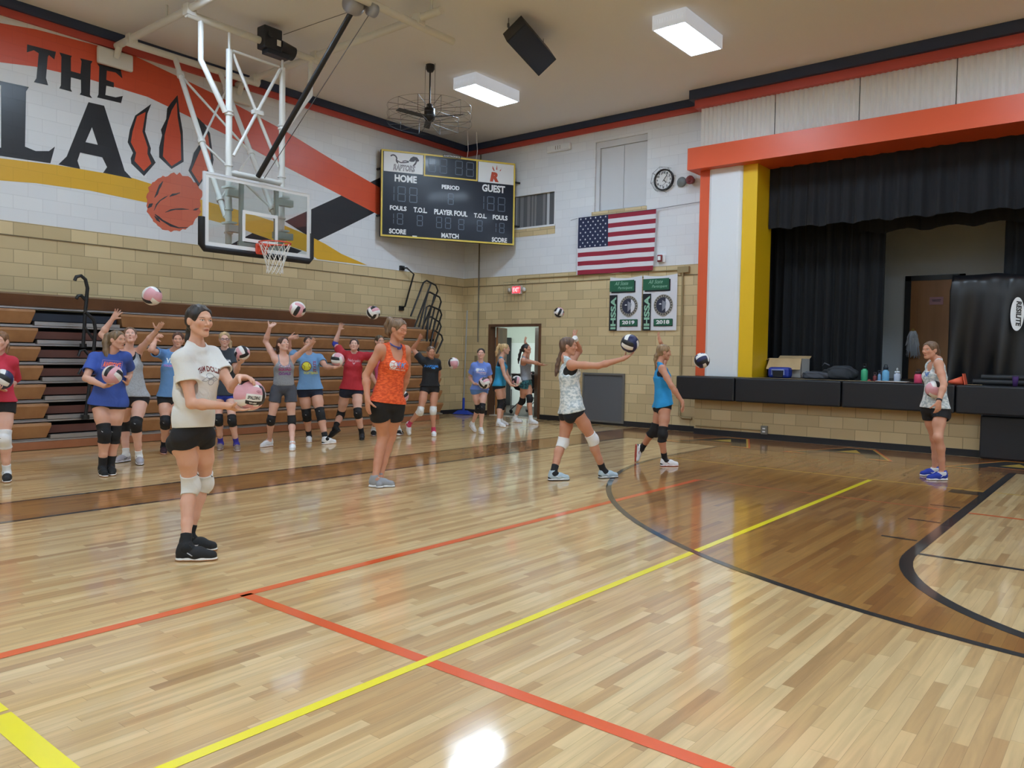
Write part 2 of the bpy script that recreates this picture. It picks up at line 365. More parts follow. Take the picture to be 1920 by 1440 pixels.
# ------------------------------------------------------------------ curtains
CUR = mat('black_velour', (12, 14, 19), .85, sheen=.06); CUR2 = mat('black_velour_valance', (17, 19, 25), .85, sheen=.06)
def curtain(name, x0, x1, y, z0, z1, matl, label, amp=.06, wl=.22, seed=1, cat='curtain', hemamp=.02, flare=.5, hang=None):
    rnd = random.Random(seed); n = max(8, int((x1 - x0) / .025)); m = MB(); vs = []; rows = 10
    ph = 0; phs = []
    for i in range(n + 1): phs.append(ph); ph += .025 / wl * 2 * math.pi * rnd.uniform(.6, 1.4)
    for r in range(rows + 1):
        t = r / rows
        for i in range(n + 1):
            k = (flare + (1 - flare) * t) if z1 > z0 else 1
            d = amp * k * (math.sin(phs[i]) + .35 * math.sin(2.3 * phs[i] + 1))
            zb = z0 + hemamp * math.sin(phs[i] * .5 + .5)
            vs.append((x0 + (x1 - x0) * i / n, y + d, z1 + (zb - z1) * t))
    fs = [(r * (n + 1) + i, r * (n + 1) + i + 1, (r + 1) * (n + 1) + i + 1, (r + 1) * (n + 1) + i) for r in range(rows) for i in range(n)]
    m.add(vs, fs, 0, True)
    o = m.build(name, matl, loc=((x0 + x1) / 2, y, z0)); tag(o, label, cat); return o
curtain('stage_valance', -5.61, XR - 8, 14.45, 3.88, 5.1, CUR2, 'dark pleated valance hanging behind the orange beam, front one', .05, .30, 3, 'valance')
curtain('stage_valance', -4.2, XR - 8, 15.1, 3.77, 5.2, CUR, 'black scalloped valance above the grey stage wall, behind the front valance', .03, .35, 5, 'valance', .03)
curtain('stage_curtain', -7.2, -3.78, 15.35, 1.12, 5.2, CUR, 'tall black gathered stage curtain at left behind the cardboard box', .07, .2, 7)
curtain('stage_curtain', -1.93, .9, 15.35, 1.12, 5.2, CUR, 'black stage curtain at the right edge, above the covered mats', .07, .22, 9)
# ------------------------------------------------------------------ court markings, inlaid in the floor
SCN = 1.45
def fmark(name, pts, m_, z, label=None):
    mb = MB().poly(pts, basis((0, 0, z - .0004), (1, 0, 0), (0, 1, 0)), .0004)
    o = mb.build(name, m_, fl, loc=(sum(p[0] for p in pts) / len(pts), sum(p[1] for p in pts) / len(pts), z)); o['kind'] = 'structure'
    if label: o['label'] = label
    return o
def strip(p, q, wd):
    d = Vector((q[0] - p[0], q[1] - p[1])).normalized(); n = Vector((-d.y, d.x)) * wd / 2
    return [(p[0] + n.x, p[1] + n.y), (p[0] - n.x, p[1] - n.y), (q[0] - n.x, q[1] - n.y), (q[0] + n.x, q[1] + n.y)]
def fline(p, q, wd, m_, z=.0016, label=None): return fmark('floor_marking', strip(p, q, wd), m_, z, label)
S = SCN
LC = (.36 * S, 7.25 * S); R3 = 4.13 * S; BL = 8.44 * S; FT = 4.5 * S; LW = 1.285 * S
a0 = [LC[0] - R3 * math.cos(t) for t in np.linspace(0, math.pi, 60)]; a1 = [LC[1] - R3 * math.sin(t) for t in np.linspace(0, math.pi, 60)]
out3 = [(LC[0] - R3, BL)] + list(zip(a0, a1)) + [(LC[0] + R3, BL)]
inn = [(LC[0] + LW, BL)] + [(LC[0] + LW * math.cos(t), FT - LW * math.sin(t)) for t in np.linspace(0, math.pi, 40)] + [(LC[0] - LW, BL)]
fmark('floor_stain', out3 + inn, STAIN, .0008, 'brown stained boards between lane and three point line')
def band(center_pts, wd, m_, z=.0024):
    P = [Vector(p) for p in center_pts]; Ls, Rs = [], []
    for i, p in enumerate(P):
        a = P[max(0, i - 1)]; b = P[min(len(P) - 1, i + 1)]; t = (b - a).normalized(); n = Vector((-t.y, t.x)) * wd / 2; Ls.append(p + n); Rs.append(p - n)
    return fmark('floor_marking', [tuple(p) for p in Ls + Rs[::-1]], m_, z)
band(out3, .06, BKL); band(inn, .09, BKL)
fline((LC[0] - LW, FT), (LC[0] + LW, FT), .055, BKL, .0022)
for yy in (4.82, 5.465, 6.125): fline((-.955 * S - .29, yy * S), (-.955 * S - .02, yy * S), .045, BKL, .0022)
fmark('floor_marking', strip((-.955 * S - .31, 6.9 * S), (-.955 * S, 6.9 * S), .26), BKL, .0022)
fline((-2.84 * S, -6), (-2.845 * S, 5.97 * S), .075, ORL, .0018); fline((-2.84 * S, 1.79 * S), (6.2, 1.79 * S), .075, ORL, .0018)
ORF = paint_floor('worn_orange_court_paint', (186, 100, 48))
fline((-2.86 * S, 5.985 * S), (-.96 * S, 5.975 * S), .06, ORF, .0018); fline((-.9 * S, 5.965 * S), (6, 5.965 * S), .045, ORL, .0018)
fline((-1.79 * S, -6), (-1.785 * S, 7.02 * S), .055, YEL, .0020)
fline((-3.7 * S, 7.08 * S), (6, 7.0 * S), .03, YTH, .0020)
fline((-2.38 * S, .755 * S), (-1.5, .752 * S), .09, YEL, .0019); fline((-2.4 * S, .756 * S), (-6, .757 * S), .09, YEL, .0019)
# side border strip and end border strip in walnut stain, edged in black
SB0, SB1, EB = -5.63 * S, -5.01 * S, 8.45 * S
fmark('floor_stain', [(SB0, -6), (SB1, -6), (SB1, EB), (SB0, EB)], STAIN2, .0008, 'dark stained border strip along the side of the court')
fmark('floor_stain', [(SB0, EB), (XR, EB - .1), (XR, 13.55), (-6.74, 13.88), (-6.74, 14.1), (SB0, 14.1)], STAIN3, .0008, 'dark stained border strip in front of the stage')
fline((SB0, -6), (SB0, EB + 1), .065, BKL); fline((SB1, -6), (SB1, EB), .065, BKL); fline((SB1, EB), (XR, EB - .1), .035, BKL)
# block letters on the end border, seen edge on
LET = [(-6.5, 12.42), (-4.35, 12.4), (-2.1, 12.36), (.2, 12.34)]
for i, (lx, ly) in enumerate(LET):
    B0 = basis((lx, ly, .0014), (1, 0, 0), (0, 1, 0))
    shp = [(0, 0), (.28, 0), (.42, .36), (1.0, .36), (1.14, 0), (1.42, 0), (.9, 1.25), (.52, 1.25)]; hol = [(.52, .58), (.9, .58), (.71, 1.02)]
    mb = MB().poly(shp, B0, .0006, 0, [hol]); k = 1.0
    ob = MB(); c = (.71, .6); g = lambda q, s: [(c[0] + (p[0] - c[0]) * s, c[1] + (p[1] - c[1]) * s) for p in q]
    big = g(shp, 1.1)
    o = mb.build('floor_letter', BKL, fl, loc=(lx + .7, ly, .0014)); o['kind'] = 'structure'
    for q, m_, zz in ((g(shp, 1.07), YTH, .0012), (g(shp, 1.14), ORL, .0010)):
        o = MB().poly(q, basis((lx, ly, zz - .0004), (1, 0, 0), (0, 1, 0)), .0004).build('floor_letter_outline', m_, fl, loc=(lx + .7, ly, zz)); o['kind'] = 'structure'
# ------------------------------------------------------------------ mural on the left wall
D = {"SBT":{"RAPTORS":[0.254,-0.431,0.507,0.148],"HOME":[0.294,-0.664,0.491,0.156],"GUEST":[2.288,-0.696,0.552,0.165],"PERIOD":[1.349,-0.725,0.409,0.094],"FOULS":[0.196,-1.281,0.368,0.1],"TOL":[0.72,-1.29,0.306,0.114],"PF":[1.185,-1.296,0.769,0.119],"TOL2":[2.105,-1.298,0.305,0.104],"FOULS2":[2.554,-1.306,0.358,0.109],"SCORE":[0.185,-1.787,0.374,0.109],"MATCH":[1.356,-1.798,0.401,0.108],"SCORE2":[2.54,-1.808,0.368,0.106],"R":[2.47,-0.46,0.243,0.217],"DAK":[1.388,-0.015,0.368,0.034]},"SBP":{"p1":[0.055,-0.005,0.918,-0.46],"p2":[2.194,-0.035,3.045,-0.49],"ck":[0.97,-0.015,2.146,-0.444],"ckb":[0.938,0.006,2.174,-0.484]},"SBD":[[1.04,-0.38,0.167,0.32],[1.296,-0.389,0.169,0.322],[1.654,-0.388,0.171,0.316],[1.911,-0.398,0.175,0.318],[0.364,-1.083,0.175,0.326],[0.622,-1.086,0.177,0.327],[1.493,-1.056,0.135,0.248],[2.416,-1.108,0.172,0.313],[2.672,-1.114,0.176,0.321],[0.357,-1.58,0.133,0.243],[0.797,-1.581,0.133,0.237],[1.233,-1.591,0.134,0.247],[1.438,-1.593,0.135,0.248],[1.745,-1.596,0.136,0.241],[2.18,-1.599,0.133,0.252],[2.715,-1.597,0.126,0.229]],"SB1":[[0.275,-1.073,0.3],[2.327,-1.088,0.287],[0.273,-1.566,0.209],[2.63,-1.581,0.193]],"MU":{"orange":[[3.593,6.111],[4.244,6.134],[4.712,6.199],[5.745,6.244],[6.169,6.255],[6.928,6.13],[7.938,5.954],[9.073,5.704],[10.453,5.313],[11.502,5.037],[12.099,4.889],[12.109,4.298],[11.51,4.439],[10.46,4.693],[9.079,5.025],[7.799,5.356],[6.93,5.542],[6.405,5.646],[5.472,5.677],[4.71,5.647],[4.24,5.573],[3.588,5.428]],"black":[[9.095,3.968],[10.46,4.693],[11.498,5.251],[12.088,5.556],[12.099,4.87],[11.328,4.458],[10.469,3.999],[9.844,3.676],[9.632,3.759]],"black2":[[7.871,3.339],[8.385,3.648],[9.495,3.443],[9.296,3.33]],"yellow":[[3.577,4.081],[4.232,4.19],[5.026,4.243],[6.139,4.26],[7.472,4.086],[8.127,4.026],[8.951,3.917],[9.632,3.769],[10.051,3.651],[10.475,3.492],[11.165,3.329],[9.869,3.318],[9.635,3.431],[8.385,3.648],[8.151,3.706],[7.473,3.775],[6.405,3.895],[5.468,3.937],[4.702,3.914],[4.231,3.868],[3.575,3.773]],"T":[[4.596,5.94],[4.992,5.952],[4.969,5.83],[4.894,5.874],[4.877,5.842],[4.851,5.516],[4.88,5.417],[4.685,5.411],[4.721,5.479],[4.752,5.857],[4.687,5.882],[4.591,5.821]],"H":[[5.04,5.958],[5.221,5.959],[5.205,5.928],[5.205,5.724],[5.345,5.723],[5.362,5.92],[5.341,5.96],[5.527,5.969],[5.5,5.919],[5.485,5.431],[5.52,5.393],[5.334,5.399],[5.355,5.438],[5.353,5.63],[5.205,5.629],[5.199,5.451],[5.222,5.411],[5.038,5.415],[5.061,5.467],[5.07,5.9]],"E":[[5.597,5.954],[5.962,5.965],[5.991,5.831],[5.883,5.897],[5.744,5.885],[5.736,5.737],[5.855,5.728],[5.855,5.651],[5.736,5.647],[5.721,5.494],[5.883,5.5],[5.996,5.552],[5.968,5.431],[5.596,5.424],[5.617,5.48],[5.629,5.916]],"L":[[3.971,5.293],[4.617,5.319],[4.578,5.243],[4.56,4.427],[4.704,4.392],[4.889,4.431],[4.972,4.516],[4.908,4.252],[4.008,4.215],[4.097,4.289],[4.247,4.347],[4.252,5.245],[4.103,5.25]],"A":[[5.464,5.315],[5.702,5.32],[6.024,4.354],[6.145,4.246],[5.686,4.255],[5.747,4.357],[5.673,4.498],[5.337,4.503],[5.297,4.366],[5.336,4.249],[5.021,4.256],[5.141,4.402]],"Ah":[[5.516,4.939],[5.417,4.681],[5.605,4.68]],"c1":[[6.465,5.544],[6.399,5.366],[6.36,5.064],[6.459,4.806],[6.45,4.731],[6.541,4.587],[6.345,4.327],[6.134,4.491],[6.125,4.576],[6.163,4.671],[6.076,4.825],[6.111,5.035],[6.198,5.287]],"c1i":[[6.369,5.388],[6.316,5.053],[6.405,4.81],[6.399,4.705],[6.465,4.557],[6.339,4.408],[6.183,4.544],[6.212,4.681],[6.125,4.836],[6.154,5.016],[6.227,5.28]],"c2":[[6.923,5.812],[6.961,5.505],[7.017,5.215],[7.034,4.7],[6.82,4.537],[6.602,4.688],[6.602,4.852],[6.654,5.072],[6.633,5.156],[6.725,5.357],[6.741,5.54],[6.803,5.646]],"c2i":[[6.907,5.688],[6.923,5.435],[6.978,5.145],[6.989,4.722],[6.82,4.582],[6.664,4.716],[6.695,5.081],[6.757,5.335],[6.819,5.53]],"c3":[[7.27,5.535],[7.421,5.432],[7.523,5.3],[7.593,4.844],[7.559,4.648],[7.424,4.497],[7.307,4.32],[7.125,4.565],[7.174,4.697],[7.222,4.892],[7.355,5.106],[7.304,5.312]],"c3i":[[7.421,5.37],[7.489,5.229],[7.541,4.865],[7.508,4.701],[7.323,4.385],[7.174,4.574],[7.289,4.844],[7.405,5.117],[7.455,5.315]],"ball":[[7.347,4.04],[7.353,3.991],[7.328,3.935],[7.358,3.884],[7.33,3.84],[7.295,3.788],[7.25,3.743],[7.22,3.678],[7.206,3.641],[7.162,3.622],[7.104,3.571],[7.068,3.535],[7.02,3.539],[6.966,3.496],[6.914,3.5],[6.863,3.494],[6.81,3.459],[6.762,3.483],[6.708,3.478],[6.66,3.48],[6.623,3.513],[6.579,3.534],[6.555,3.565],[6.498,3.599],[6.497,3.622],[6.461,3.661],[6.432,3.704],[6.39,3.745],[6.405,3.794],[6.387,3.838],[6.397,3.888],[6.401,3.938],[6.377,3.979],[6.395,4.038],[6.431,4.086],[6.411,4.15],[6.46,4.195],[6.486,4.248],[6.525,4.266],[6.582,4.329],[6.634,4.357],[6.664,4.391],[6.712,4.38],[6.759,4.405],[6.81,4.458],[6.861,4.484],[6.913,4.451],[6.964,4.505],[7.013,4.451],[7.059,4.46],[7.117,4.468],[7.172,4.443],[7.216,4.381],[7.275,4.382],[7.3,4.349],[7.32,4.294],[7.378,4.258],[7.389,4.208],[7.375,4.15],[7.335,4.089]],"strokes":[[[6.66,4.299],[6.599,4.221],[6.573,4.152],[6.545,4.075],[6.517,3.999],[6.524,3.996],[6.581,4.065],[6.603,4.145],[6.637,4.207],[6.669,4.295]],[[6.417,3.804],[6.473,3.839],[6.493,3.891],[6.487,3.898],[6.428,3.878],[6.406,3.811]],[[6.514,3.778],[6.568,3.885],[6.624,3.96],[6.702,4.018],[6.759,4.071],[6.757,4.074],[6.69,4.035],[6.613,3.971],[6.547,3.895],[6.509,3.779]],[[6.783,4.055],[6.844,4.08],[6.904,4.11],[6.972,4.152],[6.968,4.162],[6.897,4.132],[6.829,4.116],[6.778,4.062]],[[6.707,3.775],[6.81,3.82],[6.886,3.85],[6.997,3.867],[7.133,3.893],[7.133,3.898],[6.997,3.893],[6.884,3.87],[6.801,3.845],[6.704,3.781]],[[6.524,3.717],[6.577,3.665],[6.648,3.623],[6.797,3.552],[6.948,3.539],[7.111,3.572],[7.111,3.583],[6.95,3.559],[6.815,3.592],[6.663,3.648],[6.599,3.694],[6.53,3.725]],[[6.517,3.687],[6.556,3.622],[6.616,3.597],[6.621,3.603],[6.589,3.655],[6.524,3.694]],[[7.21,3.891],[7.264,3.897],[7.319,3.94],[7.317,3.945],[7.252,3.931],[7.207,3.898]]]},"TRI":[],"LOOPS":[[[-12.95,12.309,2.284],[-12.95,12.696,3.071],[-12.95,12.798,3.128],[-12.95,13.095,3.042],[-12.95,13.168,2.923],[-12.95,12.682,2.034]],[[-12.82,12.437,2.024],[-12.82,12.709,2.824],[-12.82,12.777,2.853],[-12.82,13.091,2.765],[-12.82,13.147,2.657],[-12.82,12.798,1.732]],[[-12.69,12.366,1.722],[-12.69,12.552,2.496],[-12.69,12.636,2.537],[-12.69,12.982,2.46],[-12.69,13.037,2.352],[-12.69,12.771,1.732]],[[-12.56,12.439,1.664],[-12.56,12.478,2.25],[-12.56,12.562,2.278],[-12.56,12.837,2.17],[-12.56,12.891,2.075],[-12.56,12.676,1.633]],[[-12.43,12.412,1.546],[-12.43,12.505,1.94],[-12.43,12.572,1.966],[-12.43,12.779,1.865],[-12.43,12.816,1.77],[-12.43,12.616,1.441]]],"LOOPM":[[-12.95,12.937,3.066],[-12.95,12.429,2.037]],"HAND":[[[-12.35,4.944,2.437],[-12.35,4.967,2.494],[-12.35,5.034,2.515],[-12.35,5.094,2.465],[-12.35,5.124,2.341],[-12.35,5.093,1.981],[-12.35,5.061,1.479]],[[-12.35,4.966,2.171],[-12.35,4.988,2.212],[-12.35,5.033,2.223],[-12.35,5.093,2.164]],[[-12.1,4.989,1.971],[-12.1,5.109,1.859],[-12.1,5.131,1.719],[-12.1,5.092,1.23],[-12.1,5.047,0.915],[-12.1,4.986,0.43]],[[-12.12,4.99,1.753],[-12.12,5.042,1.669],[-12.12,5.132,1.545]],[[-12.12,4.9,1.322],[-12.12,4.922,1.4],[-12.12,4.982,1.417],[-12.12,5.101,1.261]],[[-12.12,4.899,1.058],[-12.12,4.936,1.135],[-12.12,4.996,1.119],[-12.12,5.07,1.025]]]}
MU = D['MU']; BW = lambda d: basis((XL + d, 0, 0), (0, 1, 0), (0, 0, 1))
def mural(name, key, m_, d, label, hole=None):
    pts = MU[key] if isinstance(key, str) else key
    pts = [(max(-8.0, p[0]), max(p[1], ZW + .004)) for p in pts]
    o = MB().poly(pts, BW(0.0005), d, 0, hole).build(name, m_, wall_left, loc=(XL, sum(p[0] for p in pts) / len(pts), sum(p[1] for p in pts) / len(pts))); o['label'] = label
    o['kind'] = 'structure'; return o
mural('mural_band', 'black', MK, .002, 'black diagonal band behind the scoreboard'); mural('mural_band', 'black2', MK, .002, 'small black wedge seen through the backboard')
mural('mural_band', 'yellow', MY, .003, 'yellow band across the wall'); mural('mural_band', 'orange', MO, .003, 'red orange band sweeping down to the scoreboard')
mural('mural_letter', 'T', MK, .005, 'black letter T'); mural('mural_letter', 'H', MK, .005, 'black letter H'); mural('mural_letter', 'E', MK, .005, 'black letter E')
mural('mural_letter', 'L', MK, .005, 'big black letter L'); mural('mural_letter', 'A', MK, .005, 'big black letter A', [MU['Ah']])
for k, nm in (('c1', 'left'), ('c2', 'middle'), ('c3', 'right')):
    c = mural('mural_claw', k, MK, .005, nm + ' painted claw with black outline')
    pts = MU[k + 'i']; o = MB().poly(pts, BW(.006), .002).build('claw_fill', MB_ if k == 'c3' else MO, c, loc=WORLD[c.name]); o['label'] = 'orange middle of the claw'
c = mural('mural_basketball', 'ball', MB_, .005, 'painted basketball with ragged rim')
for st in MU['strokes']: MB().poly(st, BW(.006), .002).build('seam_mark', MK, c, loc=WORLD[c.name])

# ------------------------------------------------------------------ scoreboard
A0 = Vector((-12.95, 11.385, 5.82)); UU = (Vector((-11.41, 14.05, 5.82)) - A0); SW = UU.length; SB = basis(A0, UU, (0, 0, 1)); SH = 1.855
NAVYB = mat('scoreboard_navy', (18, 25, 40), .35, coat=.1, spec=.3); GOLD = mat('scoreboard_gold_edge', (226, 200, 84), .4); SWH = mat('scoreboard_white', (236, 238, 240), .4); SGR = mat('dim_digit', (92, 104, 120), .5); SBK = mat('scoreboard_black_case', (20, 22, 26), .5)
sbt = thing('scoreboard', 'large navy scoreboard with gold edge hung across the corner of the hall', 'scoreboard', SB(SW / 2, -SH, 0))
m = MB()
def bbox(m, u0, v0, u1, v1, w0, w1, mi=0):
    P = [SB(u, v, w_) for w_ in (w0, w1) for u, v in ((u0, v0), (u1, v0), (u1, v1), (u0, v1))]
    m.add(P, [(3, 2, 1, 0), (4, 5, 6, 7), (0, 1, 5, 4), (1, 2, 6, 5), (2, 3, 7, 6), (3, 0, 4, 7)], mi)
bbox(m, 0.0, -SH, SW, 0, -.11, 0); m.build('case', SBK, sbt)
m = MB(); bbox(m, .02, -SH + .02, SW - .02, -.02, 0, .012); m.build('face_panel', NAVYB, sbt)
m = MB()
for a in ((.035, -SH, SW - .035, -SH + .035), (.035, -.035, SW - .035, 0), (0, -SH, .035, 0), (SW - .035, -SH, SW, 0)): bbox(m, *a, 0, .022)
m.build('gold_border', GOLD, sbt)
P = D['SBP']; m = MB()
for a in ('p1', 'p2'):
    m = MB(); q = P[a]; bbox(m, max(q[0], .04), q[3], q[2], min(q[1], -.04), .012, .018); m.build('logo_panel', SWH, sbt)
q = P['ckb']; m = MB()
for a in ((q[0] + .03, q[3], q[2] - .03, q[3] + .03), (q[0], q[3], q[0] + .03, -.03), (q[2] - .03, q[3], q[2], -.03)): bbox(m, *a, .012, .024)
m.build('clock_frame', GOLD, sbt)
T = D['SBT']; WORDS = dict(HOME='HOME', GUEST='GUEST', PERIOD='PERIOD', FOULS='FOULS', TOL='T.O.L.', PF='PLAYER FOUL', TOL2='T.O.L.', FOULS2='FOULS', SCORE='SCORE', MATCH='MATCH', SCORE2='SCORE')
for k, wd in WORDS.items():
    m = MB(); x, y, a, b = T[k]; put_text(m, wd, SB, x, y, a, b, .04, .0135); m.build('caption_lettering', SWH, sbt)
m = MB(); x, y, a, b = T['DAK']; bbox(m, x - .02, y - .012, x + a + .02, y + b + .012, .0, .026); m.build('maker_plate', SBK, sbt)
m = MB(); put_text(m, 'DAKTRONICS', SB, x, y, a, b, .03, .028); m.build('maker_lettering', SWH, sbt)
m = MB(); x, y, a, b = T['RAPTORS']
put_text(m, 'RAPTORS', SB, x, y, a - .03, b, .05, .0195, 0, .12); RPK = mat('raptor_dark_print', (66, 58, 66), .5); m.build('raptors_outline', RPK, sbt)
m = MB(); put_text(m, 'RAPTORS', SB, x, y, a - .03, b, .0, .0215, 0, .12); m.build('raptors_lettering', mat('raptor_grey_print', (200, 200, 206), .5), sbt)
# a lizard outline above the word: tail curl, back, neck and open head
m = MB()
def wash(pts, wd): 
    for (p, q) in zip(pts, pts[1:]):
        d = Vector((q[0] - p[0], q[1] - p[1])); n = Vector((-d.y, d.x)).normalized() * wd / 2
        m.poly([(p[0] + n.x, p[1] + n.y), (p[0] - n.x, p[1] - n.y), (q[0] - n.x, q[1] - n.y), (q[0] + n.x, q[1] + n.y)], lambda u, v, w_=0: SB(u, v, .0185 + w_), .002)
wash([(.2, -.13), (.245, -.1), (.3, -.11), (.335, -.16), (.325, -.22), (.36, -.27)], .03); wash([(.33, -.21), (.42, -.25), (.52, -.24), (.6, -.22)], .022); wash([(.46, -.22), (.52, -.2), (.6, -.21)], .02)
m.poly([(.6, -.2), (.64, -.13), (.7, -.09), (.78, -.1), (.83, -.16), (.8, -.2), (.76, -.15), (.72, -.2), (.66, -.21)], lambda u, v, w_=0: SB(u, v, .0185 + w_), .002); wash([(.77, -.15), (.76, -.22), (.7, -.3)], .035)
m.build('raptor_drawing', RPK, sbt)
m = MB(); x, y, a, b = T['R']; RED = mat('logo_red', (188, 74, 48), .5)
put_text(m, 'R', SB, x, y, a - .03, b, .07, .0195, 0, .18)
for (u, v, du) in ((x + .1, y + b + .03, -.045), (x + .16, y + b + .06, .0), (x + .24, y + b + .04, .045)):
    m.poly([(u - .015, v), (u + .012, v), (u + du + .004, v + .11), (u + du * .8 - .008, v + .05)], lambda p, q, w_=0: SB(p, q, .0185 + w_), .002)
m.build('letter_logo', RED, sbt, label='red slanted R with three claw marks')
m = MB()
def seg8(m, x, y, wd, h):
    t = .016; g = .012; y2 = y + h; ym = y + h / 2
    for a in ((x + g, y, x + wd - g, y + t), (x + g, ym - t / 2, x + wd - g, ym + t / 2), (x + g, y2 - t, x + wd - g, y2), (x, y + g, x + t, ym - g), (x, ym + g, x + t, y2 - g), (x + wd - t, y + g, x + wd, ym - g), (x + wd - t, ym + g, x + wd, y2 - g)): bbox(m, *a, .012, .0145)
for q in D['SBD']: m = MB(); seg8(m, *q); m.build('digit', SGR, sbt)
for x, y, h in D['SB1']: m = MB(); bbox(m, x, y, x + .014, y + h / 2 - .01, .012, .0145); bbox(m, x, y + h / 2 + .01, x + .014, y + h, .012, .0145); m.build('digit', SGR, sbt)
for p, q in ((SB(.0, -.4, -.08), (-13.12, 11.42, 5.42)), (SB(0, -1.4, -.08), (-13.12, 11.42, 4.42)), (SB(SW, -.4, -.08), (-11.42, YB, 5.42)), (SB(SW, -1.4, -.08), (-11.42, YB, 4.42))): MB().tube([p, q], .025, 6).build('wall_bracket', SBK, sbt)
m = MB(); bbox(m, .7, -SH + .035, .8, -SH + .055, .012, .03); m.build('badge', SWH, sbt)
for u in (SW * .63, SW * .7):
    m = MB(); p = SB(u, 0, -.05); m.tube([p, p + Vector((.02, .02, .2)), p + Vector((0, 0, .62))], .006, 6); m.build('power_cable', mat('white_cable', (225, 225, 225), .5), sbt)
# ------------------------------------------------------------------ ceiling lights
LENS = mat('lit_fluorescent_lens', (255, 255, 255), .4, emit=(206, 231, 255), estr=LAMP_POWER); FIXW = mat('fixture_white_lit_through', (226, 228, 230), .4, emit=(222, 236, 255), estr=.3)
TUBE = mat('lit_fluorescent_tube', (255, 255, 255), .4, emit=(214, 236, 255), estr=LAMP_POWER * 1.3)
def light(x, y, label, full=True):
    z = 6.29; hx, hy = .27, .63
    t = thing('ceiling_light', label, 'ceiling light', (x, y, 6.5), 'fluorescent fixtures on the hall ceiling')
    m = MB()
    for a in ((-hx, -hy, -hx + .02, hy), (hx - .02, -hy, hx, hy), (-hx + .02, -hy, hx - .02, -hy + .02), (-hx + .02, hy - .02, hx - .02, hy)): m.box((x + a[0], y + a[1], z), (x + a[2], y + a[3], 6.5))
    if full:
        for k in range(12):
            for sy in (-hy, hy): m.box((x - .24 + k * .041, y + sy - .004, z + .08), (x - .225 + k * .041, y + sy + .004, z + .14))
    m.box((x - hx + .02, y - hy + .02, 6.44), (x + hx - .02, y + hy - .02, 6.49)); m.build('housing', FIXW, t)
    m = MB().box((x - hx + .022, y - hy + .022, z + .012), (x + hx - .022, y + hy - .022, z + .022)); m.build('lens', LENS, t)
    if full:
        m = MB()
        for k in (-.15, -.05, .05, .15): m.tube([(x + k, y - hy + .05, z + .004), (x + k, y + hy - .05, z + .004)], .012, 8)
        m.build('tube', TUBE, t)
    return t
L1 = light(-5.62, 11.05, 'lit fluorescent fixture nearer the stage, right of the hanging loudspeaker')
L2 = light(-9.8, 11.2, 'lit fluorescent fixture between the caged fan and the hanging loudspeaker')
for ix, x in enumerate((-9.8, -5.6, -1.4, 2.8, 7.0, 11.2)):
    for iy, y in enumerate((11.1, 5.1, -.5, -6.1)):
        if iy == 0 and ix < 2: continue
        light(x, y, 'lit fluorescent fixture on the ceiling outside the picture', False)
# ------------------------------------------------------------------ caged ceiling fan
FX, FY, FZ = -9.95, 9.85, 5.62; WIRE = mat('dark_wire', (96, 98, 104), .4, metal=.3)
t = thing('ceiling_fan', 'wire caged ceiling fan hanging on a black rod left of the lit fixture', 'fan', (FX, FY, 6.5))
MB().lathe([(.0, 6.5), (.075, 6.5), (.075, 6.42), (.05, 6.38), (0, 6.38)], (FX, FY, 0), 16).build('ceiling_cup', BLKM, t)
MB().tube([(FX, FY, 6.4), (FX, FY, FZ + .16)], .014).build('rod', BLKM, t)
MB().lathe([(0, .2), (.05, .2), (.06, .14), (.095, .12), (.095, -.05), (.06, -.1), (0, -.1)], (FX, FY, FZ), 20).build('motor', BLKM, t)
for k in range(3):
    a = k * 2.094 + .35; M_ = Matrix.Translation((FX, FY, FZ - .03)) @ Matrix.Rotation(a, 4, 'Z') @ Matrix.Rotation(.2, 4, 'X')
    MB().box((.09, -.055, -.004), (.66, .055, .004), 0, M_).build('blade', mat('fan_blade_grey', (60, 66, 76), .5), t)
m = MB()
for k in range(12):
    a = k * math.pi / 6; c, s_ = math.cos(a), math.sin(a); R = .74
    m.tube([(FX + c * r_, FY + s_ * r_, FZ + z_) for r_, z_ in ((.1, .12), (R, .14), (R, -.13), (.08, -.12))], .0048, 5)
for r_, z_ in ((.45, .135), (.74, .14), (.74, 0), (.74, -.13), (.5, -.125)):
    m.tube([(FX + r_ * math.cos(q), FY + r_ * math.sin(q), FZ + z_) for q in np.linspace(0, 2 * math.pi, 40, endpoint=False)], .0022, 4, closed=True)
m.build('wire_cage', WIRE, t)
m = MB()
for dx in (-.12, .12): m.tube([(FX + dx, FY, 6.5), (FX + dx, FY, FZ + .14)], .004, 5)
m.build('safety_cable', WIRE, t)
# ------------------------------------------------------------------ hanging loudspeaker
A = Vector((-7.54, 9.04, 6.08)); e1 = Vector((-.175, 1.02, -.18)); e2 = Vector((.295, .065, .22)); n3 = Vector((-.2, -.02, .3)).normalized()
n3 = e2.cross(e1).normalized(); n3 = n3 if n3.z > 0 else -n3
SPK = mat('loudspeaker_grille', (38, 46, 60), .7); SPB = mat('loudspeaker_case', (30, 33, 42), .5)
t = thing('loudspeaker', 'dark loudspeaker hung tilted from the ceiling between the two lit fixtures', 'loudspeaker', A + e1 / 2 + e2 / 2)
bp_ = [A, A + e2, A + e1 + e2, A + e1]; ins = [p + n3 * .33 + (e1 * .0) for p in bp_]
ins = [bp_[0] + n3 * .28 + e1 * .12, bp_[1] + n3 * .28 + e1 * .12, bp_[2] + n3 * .28 + e1 * -.0, bp_[3] + n3 * .28 + e1 * -.0]
MB().add(bp_ + ins, [(0, 1, 2, 3), (4, 7, 6, 5), (0, 4, 5, 1), (1, 5, 6, 2), (2, 6, 7, 3), (3, 7, 4, 0)]).build('cabinet', SPB, t)
